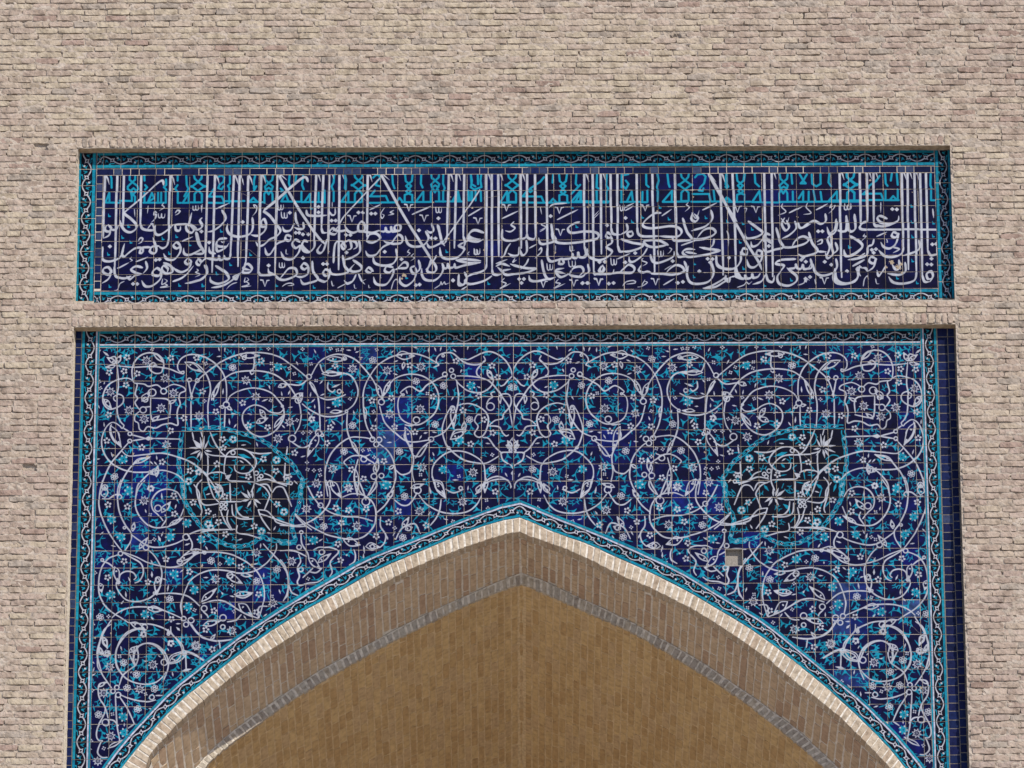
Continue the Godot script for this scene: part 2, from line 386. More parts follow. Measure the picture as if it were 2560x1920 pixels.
func inscription_turquoise() -> void:
	comma(99, 216)
	comma(156, 249)
	comma(139, 283)
	comma(163, 298)
	comma(256, 288)
	comma(296, 282)
	comma(335, 307)
	comma(276, 333)
	comma(98, 335)
	comma(104, 434)
	comma(308, 431)
	comma(374, 433)
	comma(417, 396)
	bar(6.2, [64, 92, 68, 100, 64, 108, 65, 139])
	bar(6.2, [100, 91, 103, 101, 104, 130])
	bar(6.2, [85, 176, 131, 177])
	bar(6.2, [89, 174, 99, 146, 100, 174])
	bar(6.2, [130, 170, 165, 171, 164, 142])
	bar(6.2, [157, 92, 157, 106, 165, 113, 173, 106, 173, 93])
	bar(6.2, [165, 113, 152, 127, 152, 135, 161, 140, 169, 132, 177, 140, 183, 134, 180, 125, 165, 113])
	bar(6.2, [161, 141, 164, 154, 169, 149, 177, 141])
	bar(6.2, [174, 177, 174, 158, 167, 149])
	bar(6.2, [200, 92, 201, 108])
	bar(6.2, [203, 122, 209, 129, 203, 136])
	bar(6.2, [199, 177, 265, 177])
	bar(6.2, [202, 177, 201, 147])
	bar(6.2, [213, 173, 223, 147, 230, 163, 215, 173])
	bar(6.2, [242, 174, 242, 146])
	bar(6.2, [251, 174, 251, 146])
	bar(6.2, [265, 177, 264, 136, 257, 129, 264, 122, 263, 105])
	bar(6.2, [297, 93, 297, 108])
	bar(6.2, [297, 122, 290, 133, 298, 143, 298, 177, 307, 177])
	bar(6.2, [322, 92, 324, 122, 329, 133, 317, 157])
	bar(6.2, [312, 177, 369, 177])
	bar(6.2, [314, 175, 330, 147, 330, 176])
	bar(6.2, [345, 92, 347, 102, 357, 112, 366, 102, 368, 92])
	bar(6.2, [357, 112, 340, 126, 357, 140, 374, 126, 357, 112])
	bar(6.2, [357, 140, 347, 151, 347, 177, 369, 177, 368, 151, 357, 140])
	petals(338, 126, 1, 0.0, 4.2)
	petals(376, 126, 1, 0.0, 4.2)
	bar(6.2, [345, 92, 347, 102, 357, 112, 367, 102, 368, 92])
	bar(6.2, [357, 112, 340, 126, 357, 140, 375, 126, 357, 112])
	bar(6.2, [357, 140, 347, 151, 348, 177, 369, 177, 369, 151, 357, 140])
	petals(338, 126, 1, 0.0, 4.2)
	petals(377, 126, 1, 0.0, 4.2)
	bar(6.2, [390, 177, 435, 178])
	bar(6.2, [390, 158, 428, 158, 435, 173])
	bar(6.2, [390, 158, 404, 136])
	bar(6.2, [416, 99, 425, 93, 434, 100, 432, 114, 421, 122, 417, 133, 427, 137, 432, 128])
	bar(6.2, [450, 178, 449, 133, 445, 126, 451, 119, 450, 93])
	bar(6.2, [433, 172, 493, 173])
	bar(6.2, [525, 94, 522, 109, 522, 133])
	bar(6.2, [522, 133, 529, 126, 522, 140])
	bar(6.2, [509, 174, 519, 163, 530, 175])
	bar(6.2, [506, 176, 549, 176])
	bar(6.2, [552, 93, 554, 107, 564, 116, 574, 107, 576, 93])
	bar(6.2, [564, 116, 553, 127, 555, 137, 564, 131, 573, 137, 576, 127, 564, 116])
	bar(6.2, [558, 141, 552, 151, 553, 178])
	bar(6.2, [558, 141, 565, 152, 571, 141, 576, 151, 577, 175])
	bar(6.2, [600, 134, 607, 141, 600, 144])
	bar(6.2, [601, 175, 613, 152, 621, 173])
	bar(6.2, [601, 175, 656, 176])
	bar(6.2, [626, 92, 624, 117, 628, 130])
	bar(6.2, [645, 89, 642, 120])
	bar(6.2, [665, 93, 662, 124, 667, 137])
	bar(6.2, [660, 144, 660, 175])
	bar(6.2, [670, 175, 685, 152, 685, 175])
	bar(6.2, [661, 177, 727, 177])
	bar(6.2, [711, 148, 711, 175])
	bar(6.2, [729, 179, 728, 141])
	bar(6.2, [757, 89, 755, 117, 749, 129, 755, 144, 755, 175])
	bar(6.2, [788, 96, 790, 117, 790, 138])
	bar(6.2, [779, 175, 795, 149])
	comma(426, 265)
	comma(513, 337)
	comma(454, 369)
	comma(416, 396)
	comma(376, 432)
	comma(590, 432)
	comma(698, 438)
	comma(688, 196)
	bar(6.2, [815, 91, 817, 101, 827, 111, 837, 101, 838, 91])
	bar(6.2, [827, 111, 810, 125, 827, 139, 844, 125, 827, 111])
	bar(6.2, [827, 139, 817, 151, 817, 176, 838, 176, 838, 151, 827, 139])
	petals(808, 125, 1, 0.0, 4.2)
	petals(846, 125, 1, 0.0, 4.2)
	bar(6.2, [779, 175, 798, 145, 798, 176])
	bar(6.2, [776, 177, 834, 177])
	bar(6.2, [788, 93, 791, 110, 788, 134])
	bar(6.2, [860, 179, 939, 179])
	bar(6.2, [861, 159, 907, 159, 914, 176])
	bar(6.2, [861, 159, 875, 141])
	bar(6.2, [870, 101, 879, 92, 888, 94, 890, 104, 882, 111, 877, 124, 890, 128])
	bar(6.2, [926, 90, 928, 121, 933, 135])
	bar(6.2, [939, 176, 948, 165, 956, 176])
	bar(6.2, [963, 92, 965, 113, 974, 121, 983, 113, 985, 92])
	bar(6.2, [974, 121, 966, 128, 974, 137, 981, 128, 974, 121])
	bar(6.2, [974, 137, 967, 145, 974, 152, 981, 145, 974, 137])
	bar(6.2, [974, 152, 963, 156, 963, 177])
	bar(6.2, [974, 152, 985, 156, 985, 177])
	bar(6.2, [955, 178, 989, 179])
	bar(6.2, [996, 176, 1017, 146, 1017, 176])
	bar(6.2, [996, 178, 1040, 178])
	bar(6.2, [1010, 90, 1009, 121, 1014, 132])
	bar(6.2, [1039, 89, 1041, 103, 1051, 112, 1061, 103, 1063, 89])
	bar(6.2, [1051, 112, 1039, 123, 1042, 133, 1051, 127, 1060, 133, 1063, 123, 1051, 112])
	bar(6.2, [1044, 137, 1039, 147, 1039, 174])
	bar(6.2, [1044, 137, 1051, 148, 1057, 137, 1063, 147, 1063, 171])
	bar(6.2, [1075, 91, 1074, 122, 1079, 135, 1075, 146, 1075, 177])
	bar(6.2, [1053, 176, 1082, 176])
	bar(6.2, [1104, 173, 1118, 146, 1118, 173])
	bar(6.2, [1103, 176, 1130, 176])
	bar(6.2, [1156, 94, 1158, 122, 1169, 129])
	bar(6.2, [1176, 94, 1177, 122])
	bar(6.2, [1147, 142, 1148, 173])
	bar(6.2, [1156, 146, 1156, 173])
	comma(1085, 330)
	comma(967, 410)
	bar(6.2, [1088, 176, 1126, 176])
	bar(6.2, [1103, 173, 1118, 144, 1124, 173])
	bar(6.2, [1156, 93, 1159, 112, 1156, 132, 1166, 139, 1187, 131, 1184, 112, 1186, 93])
	bar(6.2, [1148, 142, 1150, 173])
	bar(6.2, [1159, 146, 1159, 173])
	bar(6.2, [1169, 139, 1169, 173])
	bar(6.2, [1184, 143, 1185, 175])
	bar(6.2, [1265, 93, 1267, 103, 1277, 113, 1287, 103, 1289, 93])
	bar(6.2, [1277, 113, 1260, 127, 1277, 141, 1294, 127, 1277, 113])
	bar(6.2, [1277, 141, 1266, 152, 1266, 178, 1288, 178, 1288, 152, 1277, 141])
	petals(1258, 127, 1, 0.0, 4.2)
	petals(1296, 127, 1, 0.0, 4.2)
	bar(6.2, [1243, 177, 1262, 145, 1262, 177])
	bar(6.2, [1242, 180, 1288, 180])
	bar(6.2, [1307, 180, 1381, 180])
	bar(6.2, [1307, 161, 1362, 161, 1369, 178])
	bar(6.2, [1307, 161, 1324, 140])
	bar(6.2, [1330, 138, 1336, 143, 1330, 148, 1326, 143, 1330, 138])
	bar(6.2, [1330, 136, 1359, 116, 1370, 102])
	bar(6.2, [1388, 178, 1396, 168, 1405, 178])
	bar(6.2, [1381, 180, 1443, 180])
	bar(6.2, [1415, 94, 1417, 115, 1426, 123, 1435, 115, 1438, 94])
	bar(6.2, [1426, 123, 1418, 130, 1426, 138, 1434, 130, 1426, 123])
	bar(6.2, [1426, 138, 1419, 147, 1426, 154, 1433, 147, 1426, 138])
	bar(6.2, [1426, 154, 1415, 157, 1415, 178])
	bar(6.2, [1426, 154, 1438, 158, 1438, 179])
	bar(6.2, [1397, 94, 1395, 119])
	bar(6.2, [1451, 178, 1477, 145, 1477, 178])
	bar(6.2, [1451, 154, 1476, 126])
	bar(6.2, [1465, 94, 1463, 123, 1470, 131])
	bar(6.2, [1451, 180, 1557, 181])
	bar(6.2, [1525, 94, 1523, 134])
	bar(6.2, [1523, 144, 1524, 176])
	comma(1464, 255)
	comma(1451, 195)
	comma(1206, 429)
	bar(6.2, [1462, 177, 1561, 178])
	bar(6.2, [1464, 176, 1479, 145, 1479, 178])
	bar(6.2, [1525, 92, 1524, 134, 1529, 137])
	bar(6.2, [1524, 144, 1524, 175])
	bar(6.2, [1554, 94, 1552, 127, 1558, 137, 1553, 147, 1553, 175])
	bar(6.2, [1598, 89, 1597, 134])
	bar(6.2, [1597, 144, 1597, 178])
	bar(6.2, [1606, 96, 1618, 93])
	bar(6.2, [1610, 113, 1618, 124, 1610, 139, 1602, 130])
	bar(6.2, [1613, 178, 1627, 148, 1630, 179])
	bar(6.2, [1595, 180, 1671, 180])
	bar(6.2, [1659, 148, 1658, 175])
	bar(6.2, [1669, 94, 1669, 127, 1676, 134])
	bar(6.2, [1673, 144, 1673, 179])
	bar(6.2, [1702, 93, 1705, 114, 1700, 134, 1704, 148, 1703, 177])
	bar(6.2, [1718, 179, 1745, 146, 1744, 179])
	bar(6.2, [1731, 93, 1734, 124, 1737, 133])
	bar(6.2, [1718, 180, 1790, 180])
	bar(6.2, [1771, 93, 1773, 103, 1783, 113, 1792, 103, 1794, 93])
	bar(6.2, [1783, 113, 1765, 127, 1782, 141, 1800, 127, 1783, 113])
	bar(6.2, [1782, 141, 1772, 152, 1771, 178, 1793, 178, 1793, 152, 1782, 141])
	petals(1764, 127, 1, 0.0, 4.2)
	petals(1802, 127, 1, 0.0, 4.2)
	bar(6.2, [1801, 180, 1869, 180])
	bar(6.2, [1805, 156, 1853, 156, 1857, 179])
	bar(6.2, [1812, 104, 1819, 95, 1835, 93, 1843, 102, 1838, 123, 1827, 135, 1823, 145, 1834, 147, 1836, 138])
	bar(6.2, [1866, 145, 1869, 178])
	bar(6.2, [1903, 95, 1901, 125])
	bar(6.2, [1897, 178, 1907, 168, 1916, 178])
	comma(1627, 240)
	comma(1708, 196)
	comma(1734, 232)
	comma(1841, 229)
	comma(1656, 227)
	comma(1806, 370)
	comma(1804, 410)
	bar(6.2, [1837, 180, 1881, 180])
	bar(6.2, [1895, 178, 1905, 167, 1913, 178])
	bar(6.2, [1880, 180, 1974, 180])
	bar(6.2, [1906, 94, 1906, 125, 1910, 133, 1905, 138, 1901, 133, 1906, 125])
	bar(6.2, [1935, 94, 1937, 115, 1945, 123, 1955, 115, 1958, 94])
	bar(6.2, [1945, 123, 1938, 130, 1945, 138, 1953, 130, 1945, 123])
	bar(6.2, [1945, 138, 1938, 147, 1945, 154, 1952, 147, 1945, 138])
	bar(6.2, [1945, 154, 1934, 158, 1933, 179])
	bar(6.2, [1945, 154, 1957, 158, 1956, 179])
	bar(6.2, [1987, 94, 1988, 121, 1999, 132])
	bar(6.2, [1980, 180, 2001, 147, 2004, 180])
	bar(6.2, [1979, 181, 2062, 182])
	bar(6.2, [2060, 96, 2062, 110, 2071, 119, 2081, 110, 2083, 96])
	bar(6.2, [2071, 119, 2059, 130, 2062, 140, 2071, 134, 2080, 140, 2083, 130, 2071, 119])
	bar(6.2, [2064, 144, 2058, 154, 2058, 181])
	bar(6.2, [2064, 144, 2070, 155, 2077, 144, 2082, 154, 2082, 178])
	bar(6.2, [2094, 94, 2096, 125])
	bar(6.2, [2098, 177, 2098, 149])
	bar(6.2, [2114, 170, 2128, 148, 2127, 177])
	bar(6.2, [2144, 149, 2143, 177])
	bar(6.2, [2119, 96, 2129, 115, 2140, 96])
	bar(6.2, [2129, 115, 2121, 124, 2136, 124, 2129, 115])
	bar(6.2, [2154, 96, 2155, 125])
	bar(6.2, [2180, 96, 2180, 126])
	bar(6.2, [2155, 125, 2167, 134, 2180, 126])
	bar(6.2, [2158, 146, 2163, 179])
	bar(6.2, [2179, 150, 2182, 179])
	bar(6.2, [2062, 181, 2234, 180])
	bar(6.2, [2201, 180, 2226, 148, 2226, 179])
	bar(6.2, [2206, 95, 2203, 122, 2210, 133])
	bar(6.2, [2256, 95, 2257, 105, 2267, 115, 2277, 105, 2279, 95])
	bar(6.2, [2267, 115, 2250, 129, 2266, 142, 2284, 129, 2267, 115])
	bar(6.2, [2266, 142, 2256, 154, 2255, 180, 2276, 180, 2277, 154, 2266, 142])
	petals(2248, 129, 1, 0.0, 4.2)
	petals(2286, 129, 1, 0.0, 4.2)
	bar(6.2, [2234, 180, 2292, 180])
	comma(2088, 422)
	comma(2010, 437)
	comma(1976, 265)
	comma(1949, 248)
	comma(1904, 241)
	comma(1999, 233)
	comma(1940, 304)
	comma(1950, 386)
	comma(2258, 321)
	bar(6.2, [2300, 157, 2356, 157, 2362, 174])
	bar(6.2, [2302, 157, 2321, 139])
	bar(6.2, [2321, 134, 2344, 117, 2354, 102])
	bar(6.2, [2211, 176, 2407, 177])
	bar(6.2, [2370, 97, 2371, 126, 2376, 133])
	bar(6.2, [2369, 147, 2368, 176])
	bar(6.2, [2381, 176, 2391, 164, 2401, 176])
	bar(6.2, [2391, 88, 2386, 117])
	bar(6.2, [2387, 89, 2398, 86])
	bar(6.2, [2404, 95, 2406, 130])
	bar(6.2, [2405, 144, 2404, 176])
	bar(6.2, [2503, 96, 2501, 130, 2504, 140])
	bar(6.2, [2502, 147, 2501, 177, 2519, 177])
	bar(6.2, [2257, 93, 2258, 103, 2268, 113, 2278, 103, 2280, 93])
	bar(6.2, [2268, 113, 2251, 127, 2267, 141, 2285, 127, 2268, 113])
	bar(6.2, [2267, 141, 2256, 152, 2256, 178, 2277, 178, 2278, 152, 2267, 141])
	petals(2249, 127, 1, 0.0, 4.2)
	petals(2287, 127, 1, 0.0, 4.2)
	comma(2444, 195)
	comma(2444, 245)
	comma(2505, 248)
	comma(2503, 288)
	comma(2443, 291)
	comma(2259, 321)
	comma(2442, 364)
	comma(2396, 417)
	comma(2453, 432)

func inscription_white() -> void:
	upright(7.2, 84, 91, 83, 284, 1)
	upright(7.2, 120, 91, 119, 378, 0)
	ink(8.5, 0.52, [118, 375, 120, 398, 127, 406, 147, 408])
	upright(7.2, 140, 91, 140, 252, 0)
	ink(8.5, 0.52, [256, 122, 253, 109, 238, 117, 194, 161, 149, 201, 144, 211, 162, 226, 179, 245, 178, 257, 163, 267, 147, 262, 135, 245, 131, 231])
	upright(7.2, 191, 92, 191, 242, 0)
	ink(8.5, 0.52, [191, 238, 194, 254, 205, 261, 228, 262, 230, 251, 223, 243, 210, 261])
	ink(6.2, 0.4, [238, 208, 232, 204, 231, 213, 237, 214, 235, 225, 223, 237])
	upright(7.2, 276, 92, 274, 290, 1)
	ink(8.5, 0.52, [274, 287, 269, 309, 256, 317, 245, 310])
	ink(8.5, 0.52, [370, 224, 364, 232, 372, 249, 362, 260, 346, 260])
	ink(8.5, 0.52, [354, 256, 338, 246, 325, 247, 327, 263, 341, 270, 348, 259, 334, 246])
	ink(8.5, 0.52, [331, 249, 336, 225, 340, 208])
	ink(8.5, 0.52, [328, 243, 305, 244, 284, 245])
	ink(8.5, 0.52, [292, 246, 295, 262, 306, 263, 308, 250])
	ink(8.5, 0.52, [287, 245, 267, 263, 249, 275, 237, 274, 232, 262, 235, 245])
	diamond(370, 266, 6.0)
	ink(3.9, 0.3, [343, 188, 344, 199, 350, 199, 351, 188, 352, 199, 359, 198, 358, 186])
	ink(3.9, 0.3, [370, 183, 369, 202])
	ink(8.5, 0.52, [308, 309, 298, 299, 288, 309, 297, 318, 308, 314, 307, 331, 291, 351, 270, 350, 260, 334])
	ink(8.5, 0.52, [245, 310, 226, 313, 220, 327, 232, 333, 239, 321, 228, 285])
	ink(8.5, 0.52, [221, 314, 196, 316, 191, 331, 199, 330, 197, 317, 177, 317, 156, 333, 146, 342, 139, 334, 146, 302])
	diamond(238, 353, 6.0)
	diamond(249, 351, 6.0)
	ink(5.8, 0.3, [186, 294, 191, 286, 198, 288, 195, 298, 186, 303])
	ink(8.5, 0.52, [354, 268, 361, 301, 373, 319, 381, 331])
	ink(8.5, 0.52, [373, 318, 358, 328, 336, 338, 320, 334, 318, 317])
	diamond(392, 301, 6.0)
	ink(8.5, 0.52, [330, 348, 323, 358, 330, 366, 341, 360, 333, 349])
	ink(8.5, 0.52, [340, 358, 336, 377, 314, 390, 295, 382, 290, 375])
	ink(8.5, 0.52, [262, 362, 282, 372, 287, 389, 269, 395, 256, 382, 262, 370, 274, 380, 271, 393])
	ink(8.5, 0.52, [253, 387, 243, 378, 231, 387, 231, 398, 248, 402, 254, 390, 253, 411, 231, 431, 210, 433, 199, 416])
	ink(8.5, 0.52, [209, 358, 213, 378, 201, 395])
	ink(8.5, 0.52, [199, 376, 181, 372, 166, 382, 179, 392, 198, 395])
	ink(8.5, 0.52, [195, 396, 179, 400, 163, 412, 154, 402])
	ink(8.5, 0.52, [166, 403, 147, 409, 127, 406])
	diamond(173, 426, 6.0)
	diamond(186, 426, 6.0)
	ink(8.5, 0.52, [82, 313, 82, 349, 100, 358, 126, 351, 139, 334, 143, 308])
	diamond(103, 311, 6.0)
	ink(8.5, 0.52, [111, 391, 101, 376, 87, 380, 86, 391, 101, 398, 109, 386, 101, 410, 82, 424])
	ink(5.8, 0.3, [314, 296, 345, 282])
	ink(5.8, 0.3, [127, 379, 159, 361])
	ink(5.8, 0.3, [180, 358, 215, 344])
	ink(3.9, 0.3, [167, 344, 162, 349, 169, 354, 162, 358])
	ink(3.9, 0.3, [147, 418, 134, 426, 128, 444, 118, 446])
	ink(8.5, 0.52, [98, 245, 106, 257, 98, 266, 88, 262, 90, 250, 98, 245])
	ink(8.5, 0.52, [103, 260, 100, 277, 83, 287])
	ink(8.5, 0.52, [106, 261, 121, 259, 127, 245])
	ink(3.9, 0.3, [260, 411, 258, 428, 273, 418, 264, 411])
	ink(3.9, 0.3, [265, 426, 274, 431, 254, 437, 281, 435])
	ink(3.9, 0.3, [358, 382, 362, 387, 354, 392, 367, 398, 353, 406])
	ink(8.5, 0.52, [385, 369, 388, 393, 369, 413, 344, 422, 325, 425])
	ink(8.5, 0.52, [290, 419, 314, 409, 330, 395, 348, 372])
	ink(8.5, 0.52, [370, 357, 362, 352, 356, 362, 364, 370, 372, 358])
	upright(7.2, 385, 92, 382, 352, 0)
	upright(7.2, 407, 92, 403, 391, 1)
	ink(3.9, 0.3, [172, 197, 174, 220])
	ink(3.9, 0.3, [213, 187, 211, 209])
	ink(3.9, 0.3, [259, 178, 254, 185, 261, 191, 246, 202])
	ink(3.9, 0.3, [243, 211, 245, 223, 251, 223, 253, 212, 254, 223, 261, 223, 263, 211])
	ink(6.2, 0.4, [292, 208, 298, 200, 305, 203, 301, 210, 292, 215])
	upright(7.2, 462, 93, 456, 335, 1)
	ink(8.5, 0.52, [456, 330, 454, 346, 441, 351])
	upright(7.2, 479, 93, 477, 374, 1)
	upright(7.2, 505, 93, 501, 359, 1)
	upright(7.2, 542, 89, 537, 393, 1)
	ink(8.5, 0.52, [537, 390, 542, 400, 564, 401, 584, 400])
	upright(7.2, 590, 80, 585, 397, 1)
	ink(8.0, 0.05, [596, 96, 616, 134, 649, 192, 689, 254, 715, 290, 733, 310])
	ink(3.9, 0.3, [600, 91, 618, 108])
	ink(8.5, 0.52, [736, 292, 726, 326, 715, 335, 708, 326, 720, 307])
	ink(8.0, 0.05, [679, 113, 673, 100, 658, 105, 623, 137, 587, 171, 555, 199, 550, 209])
	ink(8.5, 0.52, [551, 205, 569, 219, 588, 245, 600, 264, 589, 281, 569, 291, 550, 308, 537, 310, 529, 298])
	upright(7.2, 703, 84, 699, 295, 1)
	ink(8.5, 0.52, [699, 291, 699, 315, 686, 330, 670, 327, 663, 312, 670, 297, 681, 298])
	upright(7.2, 724, 84, 720, 257, 0)
	ink(8.5, 0.52, [720, 255, 724, 270, 737, 271])
	upright(7.2, 742, 76, 740, 336, 1)
	upright(7.2, 772, 77, 771, 384, 1)
	ink(8.5, 0.52, [429, 202, 440, 226, 427, 246, 404, 263, 387, 267])
	ink(5.8, 0.3, [411, 197, 448, 179])
	ink(8.5, 0.52, [517, 225, 519, 257, 508, 276, 479, 283, 454, 276, 444, 260, 446, 243])
	ink(8.5, 0.52, [560, 247, 553, 229, 544, 237, 546, 251, 558, 252, 553, 267, 534, 280, 514, 277])
	ink(3.9, 0.3, [525, 195, 520, 185, 529, 189, 528, 205, 517, 220])
	diamond(489, 238, 6.0)
	ink(8.5, 0.52, [643, 209, 645, 233, 654, 252])
	ink(8.5, 0.52, [666, 240, 668, 257, 654, 260, 641, 254])
	ink(8.5, 0.52, [640, 243, 629, 263, 612, 265, 606, 252])
	diamond(627, 209, 6.0)
	diamond(645, 271, 6.0)
	diamond(655, 271, 6.0)
	ink(3.9, 0.3, [591, 184, 593, 199, 599, 199, 600, 187, 601, 199, 607, 197, 607, 184])
	ink(3.9, 0.3, [602, 206, 604, 223, 611, 224, 611, 210, 612, 224, 619, 224, 619, 208])
	ink(8.5, 0.52, [675, 202, 679, 216, 701, 220, 735, 218])
	diamond(711, 192, 6.0)
	diamond(711, 209, 6.0)
	ink(6.2, 0.4, [743, 206, 751, 217, 760, 214, 760, 193])
	ink(3.9, 0.3, [751, 178, 751, 197])
	diamond(750, 234, 6.0)
	diamond(762, 234, 6.0)
	ink(8.5, 0.52, [631, 282, 618, 278, 615, 291, 628, 295, 631, 283])
	ink(8.5, 0.52, [615, 294, 591, 305, 571, 335, 560, 335, 555, 317])
	ink(8.5, 0.52, [657, 299, 644, 292, 636, 305, 645, 318, 658, 312, 654, 332, 636, 351, 613, 349, 603, 329])
	ink(8.5, 0.52, [679, 299, 670, 295, 664, 308, 673, 321, 686, 329])
	diamond(666, 276, 6.0)
	diamond(682, 276, 6.0)
	ink(3.9, 0.3, [618, 322, 618, 335, 624, 336])
	ink(8.5, 0.52, [443, 288, 421, 290, 413, 308, 427, 314, 448, 311])
	ink(8.5, 0.52, [413, 308, 417, 328, 440, 317, 451, 302])
	ink(8.5, 0.52, [410, 335, 395, 331, 392, 314])
	diamond(392, 301, 6.0)
	ink(3.9, 0.3, [427, 297, 431, 301, 437, 296, 435, 306])
	ink(8.5, 0.52, [356, 269, 366, 307, 377, 331, 363, 335, 349, 335])
	ink(8.5, 0.52, [455, 342, 451, 351, 441, 351, 437, 342, 435, 352, 425, 353, 421, 343, 419, 353, 383, 348])
	ink(8.5, 0.52, [383, 348, 370, 360, 362, 352])
	ink(8.5, 0.52, [414, 372, 442, 393, 451, 413, 423, 427, 401, 420, 398, 406])
	ink(8.5, 0.52, [380, 371, 389, 393, 372, 413, 343, 420])
	ink(8.5, 0.52, [501, 359, 497, 376, 493, 392, 512, 392, 519, 379, 506, 366, 494, 379, 514, 385])
	ink(8.5, 0.52, [487, 393, 480, 400, 474, 413, 465, 406, 480, 396])
	ink(8.5, 0.52, [483, 397, 456, 420, 431, 434, 402, 439])
	ink(8.5, 0.52, [584, 400, 568, 394, 565, 381])
	diamond(566, 372, 6.0)
	ink(8.5, 0.52, [585, 400, 600, 413, 619, 414, 648, 400, 645, 381, 626, 380, 610, 399, 600, 412])
	ink(3.9, 0.3, [598, 362, 599, 376, 606, 376, 606, 363, 607, 376, 613, 375, 613, 362])
	ink(8.5, 0.52, [682, 372, 670, 364, 662, 375, 671, 383, 682, 377, 681, 397, 663, 407, 645, 404])
	diamond(667, 348, 6.0)
	ink(8.5, 0.52, [694, 359, 697, 390, 710, 413, 688, 424, 668, 428, 660, 414])
	ink(8.5, 0.52, [709, 413, 729, 421, 740, 414])
	ink(8.5, 0.52, [740, 414, 745, 391, 733, 384, 726, 394, 732, 403, 743, 401])
	diamond(726, 367, 6.0)
	diamond(737, 367, 6.0)
	vee(556, 424)
	ink(3.9, 0.3, [499, 408, 497, 422, 509, 415, 503, 408])
	ink(3.9, 0.3, [502, 421, 510, 429, 490, 436, 516, 434])
	ink(3.9, 0.3, [475, 423, 463, 427, 453, 434, 445, 444])
	ink(3.9, 0.3, [608, 435, 619, 427, 634, 425, 640, 431, 624, 433])
	ink(3.9, 0.3, [750, 420, 752, 433, 757, 432])
	ink(3.9, 0.3, [367, 187, 369, 207])
	upright(7.2, 854, 85, 853, 284, 1)
	ink(8.5, 0.52, [852, 299, 870, 303, 891, 289, 880, 275, 860, 278, 851, 299])
	ink(5.8, 0.3, [890, 102, 839, 159, 787, 220, 768, 254, 752, 268])
	ink(8.0, 0.05, [893, 92, 916, 135, 942, 186, 975, 245, 1001, 289, 1024, 327, 1041, 355])
	ink(3.9, 0.3, [897, 90, 918, 109])
	ink(5.8, 0.3, [1182, 139, 1150, 191, 1114, 245, 1083, 289, 1069, 308])
	upright(7.2, 1091, 87, 1087, 283, 1)
	ink(8.5, 0.52, [1087, 279, 1082, 302, 1072, 306])
	upright(7.2, 1113, 84, 1108, 320, 1)
	upright(7.2, 1136, 84, 1134, 283, 0)
	ink(8.5, 0.52, [943, 248, 934, 251, 934, 264, 949, 265, 951, 251, 940, 245])
	ink(8.5, 0.52, [950, 265, 927, 268, 923, 255, 922, 268, 910, 268, 907, 257, 904, 268, 888, 266])
	ink(8.5, 0.52, [888, 265, 868, 272, 844, 268, 829, 265, 828, 248, 836, 238, 845, 245, 846, 263, 833, 265])
	ink(8.5, 0.52, [828, 265, 813, 271, 797, 265, 787, 247])
	ink(8.5, 0.52, [797, 262, 778, 267, 761, 264, 752, 258, 743, 271, 758, 277, 768, 268])
	diamond(827, 210, 6.0)
	diamond(840, 210, 6.0)
	diamond(865, 212, 6.0)
	diamond(877, 212, 6.0)
	diamond(792, 278, 6.0)
	diamond(805, 278, 6.0)
	vee(808, 227)
	vee(975, 193)
	vee(1019, 226)
	ink(5.8, 0.3, [861, 200, 894, 183])
	ink(3.9, 0.3, [904, 195, 893, 214, 897, 228, 903, 218, 895, 214])
	ink(3.9, 0.3, [931, 203, 921, 209, 931, 214, 915, 218])
	ink(5.8, 0.3, [985, 215, 1040, 191])
	ink(3.9, 0.3, [1054, 193, 1056, 209, 1062, 209, 1063, 196, 1064, 209, 1070, 209, 1071, 194])
	ink(8.5, 0.52, [1041, 245, 1047, 265, 1037, 272, 1027, 265])
	ink(8.5, 0.52, [1024, 269, 1032, 289, 1018, 310, 992, 315, 973, 306, 965, 282])
	diamond(1004, 265, 6.0)
	ink(8.5, 0.52, [1062, 250, 1066, 276, 1072, 300, 1080, 312])
	ink(8.5, 0.52, [1059, 248, 1070, 296, 1057, 310, 1035, 317, 1027, 302])
	diamond(1062, 228, 6.0)
	diamond(1041, 289, 6.0)
	diamond(1053, 289, 6.0)
	ink(8.5, 0.52, [1182, 267, 1160, 266, 1150, 283, 1168, 293, 1184, 293])
	ink(8.5, 0.52, [1150, 279, 1147, 297, 1134, 304])
	ink(8.5, 0.52, [1134, 283, 1139, 303, 1134, 321])
	ink(8.5, 0.52, [1134, 304, 1121, 313, 1137, 324, 1118, 348, 1089, 353, 1070, 344, 1066, 317])
	ink(8.5, 0.52, [923, 303, 898, 316, 879, 340, 857, 343, 849, 329])
	ink(8.5, 0.52, [923, 306, 953, 303, 956, 286, 943, 279, 924, 302, 910, 302, 901, 296])
	ink(8.5, 0.52, [756, 363, 759, 316, 767, 299, 785, 299])
	ink(8.5, 0.52, [781, 299, 791, 316, 785, 323, 779, 309, 794, 298, 804, 296, 808, 319, 797, 325])
	ink(8.5, 0.52, [807, 296, 821, 302, 824, 316, 814, 323])
	ink(8.5, 0.52, [830, 295, 833, 329, 814, 346, 787, 355])
	diamond(794, 333, 6.0)
	ink(8.5, 0.52, [937, 322, 940, 347, 927, 367, 899, 372, 876, 364, 871, 343])
	diamond(904, 330, 6.0)
	ink(8.5, 0.52, [928, 377, 911, 374, 905, 388, 917, 394, 930, 385, 927, 405, 908, 431, 880, 428, 872, 407])
	ink(8.5, 0.52, [937, 384, 943, 381, 959, 364, 970, 367, 969, 380, 950, 382, 940, 384])
	diamond(953, 354, 6.0)
	ink(8.5, 0.52, [992, 375, 980, 381, 986, 397, 998, 394, 995, 378])
	ink(8.5, 0.52, [998, 394, 989, 418, 967, 435, 950, 425, 949, 407])
	ink(8.5, 0.52, [1004, 357, 1008, 381, 995, 398])
